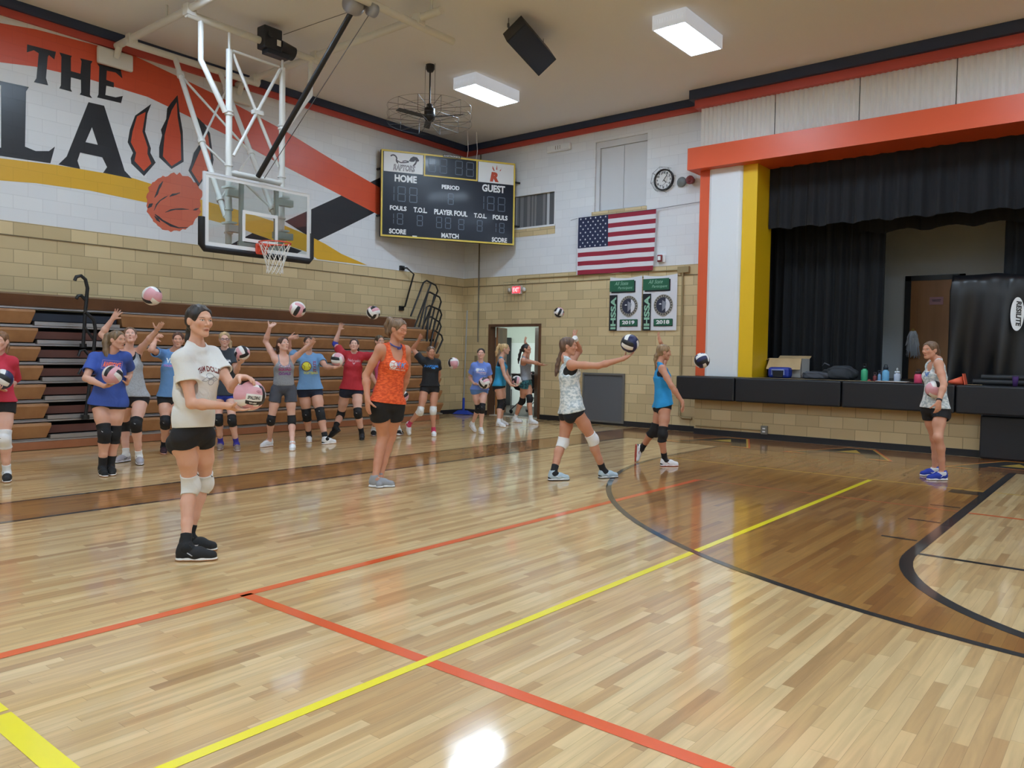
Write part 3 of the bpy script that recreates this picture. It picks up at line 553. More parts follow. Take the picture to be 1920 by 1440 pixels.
q = [A + e1 * .02 + e2 * .04 - n3 * .004, A + e1 * .02 + e2 * .96 - n3 * .004, A + e1 * .98 + e2 * .96 - n3 * .004, A + e1 * .98 + e2 * .04 - n3 * .004]
MB().add(q + [p + n3 * .003 for p in q], [(3, 2, 1, 0), (4, 5, 6, 7), (0, 1, 5, 4), (1, 2, 6, 5), (2, 3, 7, 6), (3, 0, 4, 7)]).build('grille', SPK, t)
m = MB()
for p in (ins[0].lerp(ins[1], .3), ins[2].lerp(ins[3], .3)): m.tube([p, (p.x, p.y, 6.5)], .006, 5); m.lathe([(0, 0), (.018, .02), (.018, .07), (0, .09)], p, 8)
m.build('hanging_wire', WIRE, t)
# ------------------------------------------------------------------ basketball backstop hung in front of the bleachers
BX, BY0, BY1, BZ0, BZ1 = -10.5, 5.93, 7.765, 2.92, 3.985; CY = (BY0 + BY1) / 2
t = thing('basketball_backstop', 'glass basketball backboard hung from white ceiling pipes, with orange rim and net', 'basketball hoop', (BX, CY, BZ0)); bk = t
m = MB()
for q in ((-10.75, 5.8, 6.2, -10.75, 8.2, 6.2), (-12.5, 5.75, 6.2, -12.5, 8.1, 6.2), (-13.0, 5.85, 6.28, -7.2, 5.85, 6.28), (-13.1, 8.03, 6.28, -7.9, 8.03, 6.28), (-8.36, 6.6, 6.18, -8.36, 8.75, 6.18)):
    m.tube([q[:3], q[3:]], .055, 10)
for y in (5.85, 8.03):
    m.box((-13.1, y - .28, 5.95), (-13.02, y + .28, 6.22), bev=.03); m.tube([(-13.02, y, 6.1), (-12.9, y, 6.28)], .05)
    for x in (-10.75, -12.5, -8.36): m.box((x - .07, y - .07, 6.18), (x + .07, y + .07, 6.34), bev=.01)
    m.tube([(-8.1, y, 6.28), (-8.1, y, 6.5)], .02, 6); m.tube([(-11.4, y, 6.28), (-11.4, y, 6.5)], .02, 6)
m.build('ceiling_pipe', STEEL, t)
m = MB(); MX = -10.75
for y in (6.47, 7.39):
    m.tube([(MX, y, 6.2), (MX, y, 5.85)], .02, 8); m.tube([(MX, y, 5.9), (MX, y, 3.04)], .048, 12)
    for z in (5.0, 4.95, 4.2, 3.55, 3.2): m.tube([(MX, y, z - .012), (MX, y, z + .012)], .066, 10)
m.tube([(MX, 6.47, 4.1), (MX, 7.39, 4.1)], .045, 10); m.build('mast', STEEL, t)
m = MB()
m.tube([(MX, 6.02, 6.2), (MX, 6.02, 5.62), (MX, 6.41, 4.97)], .042, 8); m.tube([(MX, 7.92, 6.2), (MX, 7.92, 5.62), (MX, 7.45, 4.97)], .042, 8)
m.tube([(MX, 6.53, 5.9), (MX, 7.33, 5.9)], .022, 6); m.tube([(MX, 6.53, 5.86), (MX + .0, 7.33, 4.35)], .026, 6); m.tube([(MX + .03, 7.33, 5.86), (MX + .03, 6.53, 4.35)], .026, 6)
m.box((MX - .03, 6.86, 5.06), (MX + .06, 7.02, 5.12))
m.build('front_brace', STEEL, t)
m = MB()
for y0, y1 in ((6.55, 6.47), (7.35, 7.39)): m.tube([(-12.5, y0, 6.2), (MX - .08, y1, 3.45)], .042, 8); m.tube([(MX - .08, y1, 3.45), (MX, y1, 3.4)], .03, 8)
p0, p1 = Vector((-12.5, 6.55, 6.2)), Vector((MX - .08, 6.47, 3.45)); r0, r1 = Vector((-12.5, 7.35, 6.2)), Vector((MX - .08, 7.39, 3.45))
L_ = lambda a, b, k: a.lerp(b, k)
m.tube([L_(p0, p1, .12), L_(r0, r1, .55)], .02, 6); m.tube([L_(r0, r1, .12), L_(p0, p1, .55)], .02, 6); m.tube([L_(p0, p1, .55), L_(r0, r1, .9)], .02, 6); m.tube([L_(r0, r1, .55), L_(p0, p1, .9)], .02, 6)
for k in (.12, .55, .9): m.tube([L_(p0, p1, k - .01), L_(p0, p1, k + .01)], .06, 8); m.tube([L_(r0, r1, k - .01), L_(r0, r1, k + .01)], .06, 8)
m.build('rear_brace', STEEL, t)
MB().tube([(BX + .02, 6.79, 4.06), (-8.55, 7.0, 6.12)], .04, 10).build('drive_strut', BLKM, t, label='black slanting drive strut')
m = MB().tube([(BX + .05, 6.88, 4.05), (-8.35, 7.12, 6.05)], .006, 5); m.tube([(-10.6, 7.3, 6.35), (-9.5, 7.2, 6.25), (-8.5, 7.05, 6.12)], .005, 5); m.build('hoist_cable', WIRE, t)
m = MB().lathe([(0, -.1), (.13, -.1), (.15, -.05), (.15, .05), (.13, .1), (0, .1)], (0, 0, 0), 18, M=Matrix.Translation((-8.55, 7.0, 6.18)) @ Matrix.Rotation(1.57, 4, 'X'))
m.lathe([(0, -.05), (.09, -.05), (.09, .05), (0, .05)], (0, 0, 0), 16, M=Matrix.Translation((-8.36, 7.16, 6.1)) @ Matrix.Rotation(1.57, 4, 'X'))
m.build('pulley', mat('galvanised_grey', (168, 170, 178), .4, metal=.4), t)
m = MB().box((-10.83, 6.98, 6.08), (-10.62, 7.3, 6.42), bev=.02); m.tube([(-10.72, 7.3, 6.2), (-10.72, 7.56, 6.16)], .11, 14); m.box((-10.8, 7.05, 6.02), (-10.64, 7.45, 6.1), bev=.01); m.lathe([(.05, 0), (.05, .015)], (0, 0, 0), 12, M=Matrix.Translation((-10.61, 7.08, 6.3)) @ Matrix.Rotation(1.57, 4, 'Y'))
m.build('hoist_motor', mat('motor_black', (36, 40, 50), .45), t); MB().box((-10.625, 7.2, 6.16), (-10.615, 7.27, 6.25)).build('motor_label', SWH, t)
# the board
GLASS = bpy.data.materials.new('backboard_glass'); GLASS.use_nodes = True; nt = GLASS.node_tree
for n_ in list(nt.nodes):
    if n_.type != 'OUTPUT_MATERIAL': nt.nodes.remove(n_)
out = [n_ for n_ in nt.nodes if n_.type == 'OUTPUT_MATERIAL'][0]
tr = N(nt, 'ShaderNodeBsdfTransparent'); tr.inputs[0].default_value = (.92, .95, .94, 1); gl = N(nt, 'ShaderNodeBsdfGlossy'); gl.inputs['Roughness'].default_value = .03
fr = N(nt, 'ShaderNodeFresnel'); fr.inputs[0].default_value = 1.5; mx = N(nt, 'ShaderNodeMixShader')
nt.links.new(fr.outputs[0], mx.inputs[0]); nt.links.new(tr.outputs[0], mx.inputs[1]); nt.links.new(gl.outputs[0], mx.inputs[2]); nt.links.new(mx.outputs[0], out.inputs[0])
MB().box((BX - .012, BY0 + .02, BZ0 + .02), (BX, BY1 - .02, BZ1 - .02)).build('glass_board', GLASS, t)
m = MB()
for a in ((BY0, BZ0, BY0 + .03, BZ1), (BY1 - .03, BZ0, BY1, BZ1), (BY0 + .03, BZ0, BY1 - .03, BZ0 + .03), (BY0 + .03, BZ1 - .03, BY1 - .03, BZ1)): m.box((BX - .035, a[0], a[1]), (BX + .008, a[2], a[3]))
m.build('board_frame', mat('backboard_aluminium', (222, 226, 232), .35), t)
m = MB()
def ringrect(m, y0, z0, y1, z1, w_): 
    for a in ((y0, z0, y0 + w_, z1), (y1 - w_, z0, y1, z1), (y0 + w_, z0, y1 - w_, z0 + w_), (y0 + w_, z1 - w_, y1 - w_, z1)): m.box((BX + .0005, a[0], a[1]), (BX + .003, a[2], a[3]))
ringrect(m, BY0 + .025, BZ0 + .025, BY1 - .025, BZ1 - .025, .05); ringrect(m, CY - .305, 3.07, CY + .305, 3.53, .05); m.build('board_marking', SWH, t)
m = MB(); pth = [(BX - .02, BY0 - .02, 3.34), (BX - .02, BY0 - .02, BZ0 + .03), (BX - .02, BY0 + .02, BZ0 - .02), (BX - .02, BY1 - .02, BZ0 - .02), (BX - .02, BY1 + .02, BZ0 + .03), (BX - .02, BY1 + .02, 3.34)]
m.tube(pth, .05, 10); m.build('edge_padding', BLACKR, t)
m = MB(); GRY = mat('grey_channel', (222, 228, 226), .45)
for y in (CY - .33, CY + .27): m.box((BX - .06, y, BZ0 + .02), (BX - .014, y + .06, BZ1 - .03))
for y0, y1 in ((6.36, 6.6), (7.16, 7.48)):
    for z in (3.2, 3.72): m.box((BX - .16, y0, z), (BX - .06, y1, z + .1))
m.box((BX - .06, 6.5, 3.0), (BX - .02, 7.3, 3.06))
for y in (6.47, 7.39):
    for z in (3.33, 3.86): m.box((MX - .08, y - .07, z), (MX + .12, y + .07, z + .03))
m.build('support_channel', GRY, t)
RX = BX + .15 + .23; RIMC = (RX, CY, 3.05); RIM = mat('orange_rim', (226, 84, 58), .4)
m = MB(); m.tube([(RX + .23 * math.cos(a), CY + .23 * math.sin(a), 3.05) for a in np.linspace(0, 2 * math.pi, 36, endpoint=False)], .0095, 8, closed=True)
m.box((BX + .003, CY - .09, 2.9), (BX + .05, CY + .09, 3.06), bev=.01); m.box((BX + .04, CY - .08, 3.02), (BX + .17, CY + .08, 3.045), bev=.005)
m.add([(BX + .05, CY - .06, 2.92), (BX + .05, CY + .06, 2.92), (BX + .17, CY + .04, 3.02), (BX + .17, CY - .04, 3.02), (BX + .05, CY - .06, 3.02), (BX + .05, CY + .06, 3.02)], [(0, 1, 2, 3), (0, 3, 4), (1, 5, 2), (4, 3, 2, 5)])
for k in range(12):
    a = k * math.pi / 6; m.tube([(RX + .22 * math.cos(a), CY + .22 * math.sin(a), 3.04), (RX + .215 * math.cos(a), CY + .215 * math.sin(a), 3.02)], .006, 5)
m.build('rim', RIM, t)
m = MB(); RP = [(.222, 3.03), (.19, 2.93), (.155, 2.83), (.125, 2.73), (.115, 2.66), (.12, 2.6)]
for k in range(12):
    for sgn in (1, -1):
        pts = []
        for i, (rr, zz) in enumerate(RP):
            a = (k + .5 * i * sgn) * math.pi / 6; pts.append((RX + rr * math.cos(a), CY + rr * math.sin(a), zz))
        m.tube(pts, .0042, 5)
m.build('net', mat('net_cord_white', (236, 232, 226), .7), t)
# ------------------------------------------------------------------ bleachers
SEAT = noise_mat('tan_seat_plastic', (158, 112, 74), (170, 124, 84), 6, rough=.38, bump=.03); RISER = mat('maroon_riser', (98, 58, 48), .5); FASC = noise_mat('brown_fascia_board', (108, 74, 54), (118, 82, 60), 3, rough=.4)
BOT = noise_mat('brown_bottom_board', (152, 96, 66), (164, 106, 74), 4, rough=.35); DKG = mat('painted_void_shade', (18, 18, 20), .8); NVP = mat('navy_riser_panel', (36, 42, 56), .5)
bt = thing('bleachers', 'folded tan and aluminium bleachers along the left wall with a stair aisle', 'bleachers', (-12.6, 8, 0))
BYS, BYE, AY0, AY1 = 1.5, 12.45, 4.5, 5.72
def bx_(i): return -12.08 - .093 * i
def seat(m, x, y0, y1, z, dx=.2, h=.205):
    """moulded bench: overhanging front that leans back to its foot, ends slanting inwards"""
    f = [(x + .05, z + h), (x + .055, z + h - .035), (x + .0, z), (x - dx, z), (x - dx, z + h)]
    a = [(p[0], y0 + (.05 if k in (2, 3) else 0), p[1]) for k, p in enumerate(f)]; b = [(p[0], y1 - (.05 if k in (2, 3) else 0), p[1]) for k, p in enumerate(f)]
    m.add(a + b, [(0, 1, 6, 5), (1, 2, 7, 6), (2, 3, 8, 7), (3, 4, 9, 8), (4, 0, 5, 9), (0, 4, 3, 2, 1), (5, 6, 7, 8, 9)])
    return m
for i in range(8):
    x, z = bx_(i), .12 + .269 * i
    if i < 7:
        for y0, y1 in ((BYS, AY0), (AY1, BYE + .06 * i)):
            m = seat(MB(), x, y0, y1, z + .05)
            m.build('seat_bench', SEAT, bt)
    m = MB().box((x - .25, BYS, z), (x + .015, BYE + .02, z + .022)); m.box((x - .25, BYS, z + .022), (x - .05, BYE + .02, z + .035))
    m.build('foot_rail', ALU, bt)
    if i < 7:
        MB().box((x - .32, BYS, z + .035), (x - .26, BYE, z + .26)).build('void_backing', DKG, bt)  # near-black backing, the shade of the gap behind the seats put into its colour
        m = MB().box((x - .08, AY0 + .0, z + .03), (x + .02, AY1, z + .085)); m.build('aisle_tread', ALU, bt)
        MB().box((x - .12, AY0, z + .1), (x - .1, AY1, z + .21)).build('aisle_riser', NVP if i == 6 else RISER, bt)
x, z = bx_(7), .12 + .269 * 7
m = MB(); m.add([(x + .0, BYS, z + .03), (x + .0, 12.2, z + .03), (x + .07, 12.2, z + .2), (x + .07, BYS, z + .2), (x - .2, BYS, z + .24), (x - .2, 12.2, z + .24), (x - .2, 12.2, z + .03), (x - .2, BYS, z + .03)], [(0, 1, 2, 3), (3, 2, 5, 4), (4, 5, 6, 7), (7, 6, 1, 0), (1, 6, 5, 2), (0, 3, 4, 7)])
m.build('top_bench', FASC, bt)
MB().box((-12.12, BYS, .008), (-12.05, 12.35, .118)).build('kick_board', BOT, bt)
m = MB()
for pts, r_ in zip(D['HAND'], (.026, .026, .026, .02, .02, .02)): m.tube([tuple(p) for p in pts], r_, 8)
hp = D['HAND'][0][-1]; m.tube([(hp[0], hp[1], hp[2] + .03), (hp[0], hp[1], hp[2] - .03)], .05, 10); hp = D['HAND'][2][-1]; m.tube([(hp[0], hp[1], hp[2] + .03), (hp[0], hp[1], hp[2] - .03)], .055, 10)
m.build('aisle_handrail', BLKM, bt)
for k, pts in enumerate(D['LOOPS']):
    m = MB().tube([tuple(p) for p in pts], .02, 8)
    if k == 0: m.tube([tuple(p) for p in D['LOOPM']], .02, 8)
    else:
        a = Vector(pts[2]).lerp(Vector(pts[3]), .5); b = Vector(pts[0]).lerp(Vector(pts[-1]), .5); m.tube([a, b], .02, 8)
    m.build('end_guard_rail', BLKM, bt)
m = MB(); m.tube([(-13.1, 12.16, 3.36), (-12.98, 12.2, 3.36), (-12.98, 12.42, 3.24), (-12.98, 12.16, 2.5), (-13.1, 12.16, 2.46)], .02, 8)
for z in (3.36, 2.46): m.box((-13.12, 12.1, z - .05), (-13.07, 12.22, z + .05))
o = m.build('wall_rail', BLKM, loc=(-13.1, 12.2, 2.46)); tag(o, 'black bent rail bolted to the tan wall above the bleacher end', 'rail')
# ------------------------------------------------------------------ fittings on the end wall
FB = lambda x, z, d=.0: basis((x, YB - d, z), (1, 0, 0), (0, 0, 1))
# flag
fx0, fx1, fz0, fz1 = -9.72, -7.83, 3.22, 4.45; FW, FH = fx1 - fx0, fz1 - fz0
FLR = mat('flag_red', (150, 36, 58), .8); FLW = mat('flag_white', (226, 226, 232), .8); FLB = mat('flag_blue', (34, 42, 74), .8)
t = thing('flag', 'stars and stripes flag hung on a wire high on the end wall', 'flag', ((fx0 + fx1) / 2, YB - .06, fz0))
def fwave(u, v): return .018 * math.sin(u * 5 + v * 2) * (1 - v / FH) + .01 * math.sin(u * 11 - v * 4) * (1 - v / FH)
def sag(u, v): return .0
m = MB(); nu = 40
for k in range(13):
    v1 = FH - FH / 13 * k; v0 = v1 - FH / 13; ua = .4 * FW if k < 7 else 0
    us = np.linspace(ua, FW, nu); vs = []
    for u in us:
        for v in (v0, v1): vs.append((fx0 + u - (.04 * (1 - v / FH) * u / FW), YB - .06 - fwave(u, v), fz0 + v + .03 * (1 - u / FW) * 0))
    m.add(vs, [(2 * i, 2 * i + 2, 2 * i + 3, 2 * i + 1) for i in range(nu - 1)], k % 2, True)
m.build('stripes', [FLR, FLW], t)
m = MB(); us = np.linspace(0, .4 * FW, 16); vr = np.linspace(FH * 6 / 13, FH, 10); vs = [(fx0 + u, YB - .062 - fwave(u, v), fz0 + v) for v in vr for u in us]
m.add(vs, [(r * 16 + i, r * 16 + i + 1, (r + 1) * 16 + i + 1, (r + 1) * 16 + i) for r in range(9) for i in range(15)], 0, True); m.build('canton', FLB, t)
m = MB(); cw, ch = .4 * FW, FH * 7 / 13
for r in range(9):
    for c in range(6 if r % 2 == 0 else 5):
        u = cw * (c + (.5 if r % 2 == 0 else 1)) / 6; v = FH - ch * (r + .5) / 9; st = [(.024 * (1 if q % 2 == 0 else .42) * math.sin(q * math.pi / 5), .024 * (1 if q % 2 == 0 else .42) * math.cos(q * math.pi / 5)) for q in range(10)]
        B_ = basis((fx0 + u, YB - .0635 - fwave(u, v), fz0 + v), (1, 0, 0), (0, 0, 1)); m.poly([(a, b) for a, b in st][::-1], B_, .002)
m.build('stars', FLW, t)
MB().tube([(fx0 - .012, YB - .06, fz0), (fx0 - .012, YB - .06, fz1)], .012, 6).build('header_tape', FLW, t)
o = MB().tube([(-9.95, YB - .03, 4.42), (fx0, YB - .06, fz1), (fx1, YB - .06, fz1), (-6.76, YB - .03, 4.5)], .005, 5).build('wire', WIRE, loc=(-8.8, YB - .05, 4.44)); tag(o, 'thin taut wire the flag hangs from', 'wire')
# two banners
BWH = mat('banner_white', (226, 228, 236), .7); BGR = mat('banner_green', (36, 98, 72), .7); BBK = mat('banner_black', (20, 24, 30), .7); BGY = mat('banner_grey', (150, 144, 134), .7); BLG = mat('banner_pale_green', (150, 196, 172), .7); BNV = mat('banner_mask_dark', (48, 52, 72), .7); BMG = mat('banner_mask_grey', (140, 144, 156), .7)
def banner(x0, year, label):
    W_, H_ = .765, 1.13; z0 = 2.0
    t = thing('banner', label, 'banner', (x0 + W_ / 2, YB - .03, z0), 'white and green award banners')
    B = basis((x0, YB - .03, z0), (1, 0, 0), (0, 0, 1)); rc = lambda m, a, b, c, d, w_=.0, th=.002, mi=0: m.poly([(a, b), (c, b), (c, d), (a, d)], lambda u, v, q=0: B(u, v, w_ + q), th, mi)
    m = MB(); n = 14; vs = []
    for v in (0, H_ * .96, H_):
        for i in range(n + 1):
            u = W_ * i / n; vs.append(B(u, v - (.035 * math.sin(math.pi * i / n) if v == H_ else 0), .006 * math.sin(i * 1.3)))
    m.add(vs, [(r * (n + 1) + i, r * (n + 1) + i + 1, (r + 1) * (n + 1) + i + 1, (r + 1) * (n + 1) + i) for r in range(2) for i in range(n)]); m.build('cloth', BWH, t)
    m = MB(); rc(m, .04, .79, .62, 1.03, .009); m.build('title_shadow', BBK, t)
    m = MB(); rc(m, .0, .82, .59, 1.05, .012); m.build('title_panel', BGR, t)
    m = MB(); put_text(m, 'All State', B, .12, .95, .32, .075, .0, .0155, 0, .3); put_text(m, 'Participant', B, .2, .85, .34, .07, .0, .0155, 0, .3); m.build('title_lettering', BLG, t)
    m = MB(); rc(m, 0, .0, .19, .75, .009); m.build('side_panel', BBK, t)
    m = MB(); V = basis(B(.165, .03, 0), (0, 0, 1), (-1, 0, 0)); put_text(m, 'IHSSA', V, 0, 0, .68, .13, .04, .0125); m.build('side_lettering', BLG, t)
    c = (.47, .51)
    disk = lambda r, n=32, a0=0, a1=2 * math.pi: [(c[0] + r * math.cos(q), c[1] + r * math.sin(q)) for q in np.linspace(a0, a1, n, endpoint=(a1 - a0) < 6.2)]
    o = lambda w_: (lambda u, v, q=0: B(u, v, w_ + q))
    em = MB().poly(disk(.215), o(.009), .002).build('emblem', BGY, t, label='round grey emblem with a half dark half light mask')
    MB().poly(disk(.16), o(.012), .002).build('emblem_disc', BNV, em)
    MB().poly(disk(.15, 20, -1.2, 1.2), o(.015), .002).build('emblem_light_half', BWH, em)
    MB().poly([(c[0] - .02, c[1] - .12), (c[0] + .05, c[1] - .06), (c[0] + .07, c[1] + .05), (c[0] + .02, c[1] + .08), (c[0] - .02, c[1] + .1)], o(.018), .002).build('emblem_face', BMG, em)
    MB().poly([(c[0] - .1, c[1] + .02), (c[0] - .06, c[1] + .04), (c[0] - .03, c[1] + .02), (c[0] - .06, c[1] + .01)], o(.018), .002).build('emblem_eye', BWH, em)
    m = MB()
    for k in range(22):
        q = k * 2 * math.pi / 22; B2 = basis(B(c[0] + .185 * math.cos(q), c[1] + .185 * math.sin(q), .0115), (-math.sin(q), 0, math.cos(q)), (-math.cos(q), 0, -math.sin(q))); m.poly([(-.012, -.015), (.006, -.015), (.006, .015), (-.012, .015)], lambda u, v, w_=0, B2=B2: B2(u, v, 0) + Vector((0, -w_, 0)), .002)
    m.build('emblem_ring_marks', BBK, em)
    m = MB(); rc(m, .26, .085, .69, .23, .009); m.build('year_shadow', BBK, t)
    m = MB(); rc(m, .27, .1, .68, .235, .012); m.build('year_panel', BGR, t)
    m = MB(); put_text(m, year, B, .32, .13, .3, .08, .05, .0155); m.build('year_lettering', SWH, t)
banner(-8.9, '2019', 'white and green banner with a mask emblem and the year 2019'); banner(-8.1, '2018', 'white and green banner with a mask emblem and the year 2018')
# boarded opening and blinds
PNL = mat('painted_window_board', (214, 216, 220), .5)
m = MB().box((-9.36, YB + .1, 4.55), (-8.1, YB + .14, 6.03)); m.box((-9.36, YB + .05, 4.55), (-9.27, YB + .1, 5.9)); m.box((-9.36, YB + .05, 5.9), (-8.1, YB + .1, 6.03)); m.box((-8.68, YB + .085, 4.58), (-8.12, YB + .1, 5.89)); m.box((-9.25, YB + .085, 4.58), (-8.695, YB + .1, 5.89))
o = m.build('window_1', PNL); struct(o, 'boarded white painted window')
m = MB().box((-11.6, YB + .09, 4.36), (-10.4, YB + .1, 5.12), 1); rnd = random.Random(2); x = -11.6
while x < -10.42:
    w_ = rnd.choice((.03, .04, .05, .07)); k = rnd.choice((0, 1, 2, 1, 0)); m.box((x, YB + .05 + rnd.uniform(0, .02), 4.38), (min(x + w_, -10.4), YB + .08, 5.12), k); x += w_
m.box((-11.62, YB - .02, 4.35), (-10.38, YB + .04, 4.39), 3); m.box((-10.42, YB - .005, 4.36), (-10.38, YB + .05, 5.14), 3)
o = m.build('window_2', [mat('blind_grey', (126, 126, 128), .6), mat('blind_dark', (92, 94, 98), .6), mat('blind_pale', (196, 198, 202), .6), WHITEP]); struct(o, 'window with grey vertical blinds')
# clock with wire guard, bell, horn, emergency light, alarm
t = thing('wall_clock', 'round wall clock in a wire guard beside the boarded window', 'clock', (-7.69, YB, 4.72)); ck = (-7.69, 5.02)
def onwall(prof, c, m, n=24, mi=0, y0=YB): m.lathe([(r_, -d) for r_, d in prof], (0, 0, 0), n, mi, Matrix(((1, 0, 0, c[0]), (0, 0, 1, y0), (0, 1, 0, c[1]), (0, 0, 0, 1))), caps=False)
m = MB(); onwall([(.215, 0), (.215, .06), (.19, .065), (.185, .04)], ck, m); m.build('case', BLKM, t)
m = MB(); onwall([(.187, .03), (0, .031)], ck, m); m.build('dial', mat('clock_dial', (232, 232, 232), .4), t)
m = MB(); B = basis((ck[0], YB - .034, ck[1]), (1, 0, 0), (0, 0, 1))
for i in range(12):
    a = math.radians(90 - 30 * (i + 1)); s_ = str(i + 1); put_text(m, s_, B, .145 * math.cos(a) - .016 * len(s_), .145 * math.sin(a) - .02, .03 * len(s_), .042, .03, .001)
m.build('numerals', BLKM, t)
m = MB()
for ang, ln, w_ in ((52, .12, .012), (-48, .075, .016), (232, .04, .012)):
    a = math.radians(ang); m.poly(strip((0, 0), (ln * math.cos(a), ln * math.sin(a)), w_), lambda u, v, q=0: B(u, v, .003 + q), .002)
m.build('hands', BLKM, t)
m = MB(); hexa = [(.25 * math.cos(k * math.pi / 4 + .2), .25 * math.sin(k * math.pi / 4 + .2)) for k in range(8)]
m.tube([B(u, v, .09) for u, v in hexa], .004, 5, closed=True); m.tube([B(u * .55, v * .55, .1) for u, v in hexa], .003, 5, closed=True)
for u, v in hexa: m.tube([B(u * 1.05, v * 1.05, -.03), B(u, v, .09), B(u * .55, v * .55, .1)], .003, 5)
m.build('wire_guard', WIRE, t)
m = MB(); onwall([(.095, 0), (.1, .03), (.08, .06), (0, .075)], (-7.3, 4.93), m); o = m.build('alarm_bell', mat('bell_grey', (120, 128, 130), .45), loc=(-7.3, YB, 4.83)); tag(o, 'round grey bell on the white wall between clock and red horn', 'bell')
m = MB(); onwall([(.06, 0), (.06, .03), (.085, .1), (.085, .12), (.05, .1), (0, .08)], (-7.08, 4.93), m, 12); o = m.build('alarm_horn', mat('horn_red', (124, 34, 40), .4), loc=(-7.08, YB, 4.85)); tag(o, 'dark red alarm horn next to the orange beam end', 'alarm')
t = thing('emergency_light', 'white wall box high on the end wall left of the boarded window', 'emergency light', (-10.3, YB, 5.97))
m = MB().box((-10.62, YB - .08, 5.97), (-9.98, YB - .0, 6.13), bev=.03); m.build('box', WHITEP, t); m = MB()
for k in (-.06, 0, .06): m.tube([(-10.3 + k, YB - .082, 6.01), (-10.3 + k, YB - .082, 6.09)], .008, 5)
m.build('slot', BGY, t)
t = thing('fire_strobe', 'small red and white alarm strobe right of the flag', 'alarm', (-7.7, YB, 3.37)); MB().box((-7.79, YB - .05, 3.37), (-7.62, YB, 3.53), bev=.01).build('back_box', SWH, t); MB().box((-7.77, YB - .09, 3.38), (-7.67, YB - .045, 3.52), bev=.01).build('strobe', mat('strobe_red', (120, 30, 40), .4), t); MB().box((-7.75, YB - .1, 3.41), (-7.69, YB - .085, 3.49)).build('strobe_lens', SWH, t)
# exit sign in a wire cage
t = thing('exit_sign', 'lit red EXIT sign in a wire cage above the doorway', 'exit sign', (-11.42, YB, 2.7))
MB().box((-11.56, YB - .07, 2.86), (-11.27, YB - .01, 3.06), bev=.008).build('housing', mat('exit_housing', (210, 200, 200), .5), t)
MB().box((-11.53, YB - .075, 2.885), (-11.3, YB - .07, 3.04)).build('lit_face', mat('exit_red_lit', (235, 70, 80), .5, emit=(255, 60, 75), estr=1.4), t)
m = MB(); put_text(m, 'EXIT', basis((-11.51, YB - .075, 2.91), (1, 0, 0), (0, 0, 1)), 0, 0, .19, .1, .03, .003); m.build('lettering', mat('exit_letter_lit', (255, 190, 190), .5, emit=(255, 190, 195), estr=1.5), t)
m = MB()
for k in range(7): x = -11.74 + k * .11; m.tube([(x, YB, 2.7), (x, YB - .14, 2.7), (x, YB - .14, 3.14), (x, YB, 3.14)], .004, 4)
for k in range(5): z = 2.7 + k * .11; m.tube([(-11.74, YB - .14, z), (-11.08, YB - .14, z)], .004, 4)
m.build('wire_cage', mat('cage_wire', (170, 160, 130), .4, metal=.4), t)
for sx in (-11.63, -11.2): m = MB(); m.lathe([(0, 0), (.04, 0), (.05, .05), (0, .06)], (0, 0, 0), 12, M=Matrix(((1, 0, 0, sx), (0, 0, -1, YB - .02), (0, 1, 0, 2.96), (0, 0, 0, 1)))); m.build('lamp_head', SWH, t)
# conduits
CND = mat('tan_painted_conduit', (160, 142, 104), .5)
o = MB().tube([(-12.62, YB - .02, 6.24), (-12.62, YB - .02, 1.75)], .016, 8).build('conduit_pipe', mat('grey_painted_conduit', (120, 112, 98), .5), loc=(-12.62, YB, 1.75)); tag(o, 'grey vertical conduit in the corner beside the scoreboard', 'pipe')
o = MB().tube([(-11.42, YB - .02, 3.15), (-11.42, YB - .02, 3.2), (-11.35, YB - .02, 3.215), (-7.33, YB - .02, 3.2)], .014, 8).build('conduit_pipe', CND, loc=(-9.4, YB, 3.2)); tag(o, 'thin tan conduit running along the wall from the exit sign to the banners', 'pipe')
m = MB().tube([(-7.22, YB - .03, 3.2), (-7.22, YB - .03, .3), (-7.15, YB - .03, .26), (-6.95, YB - .03, .26)], .022, 8); m.box((-7.32, YB - .07, 3.14), (-7.08, YB, 3.26))
o = m.build('conduit_pipe', CND, loc=(-7.22, YB, .3)); tag(o, 'tan conduit running down the wall beside the 2018 banner', 'pipe')
o = MB().tube([(-6.7, YS - .02, .16), (-5.4, YS - .02, .165)], .012, 6).build('conduit_pipe', CND, loc=(-6, YS, .16)); tag(o, 'low tan conduit leading to the outlet below the stage', 'pipe')
t = thing('power_outlet', 'grey outlet box low on the wall below the stage pads', 'outlet', (-5.35, YS, .12)); MB().box((-5.41, YS - .05, .1), (-5.29, YS - .002, .25), bev=.006).build('box', mat('outlet_grey', (130, 128, 120), .4, metal=.3), t); m = MB(); m.box((-5.375, YS - .055, .135), (-5.325, YS - .05, .16)); m.box((-5.375, YS - .055, .19), (-5.325, YS - .05, .215)); m.build('socket', SWH, t)
# switch plate by the mop
o = MB().box((-12.72, YB - .02, 1.28), (-12.64, YB - .002, 1.42)).build('light_switch', mat('switch_tan', (140, 124, 92), .5), loc=(-12.68, YB, 1.28)); tag(o, 'small tan switch plate on the wall in the corner', 'switch')
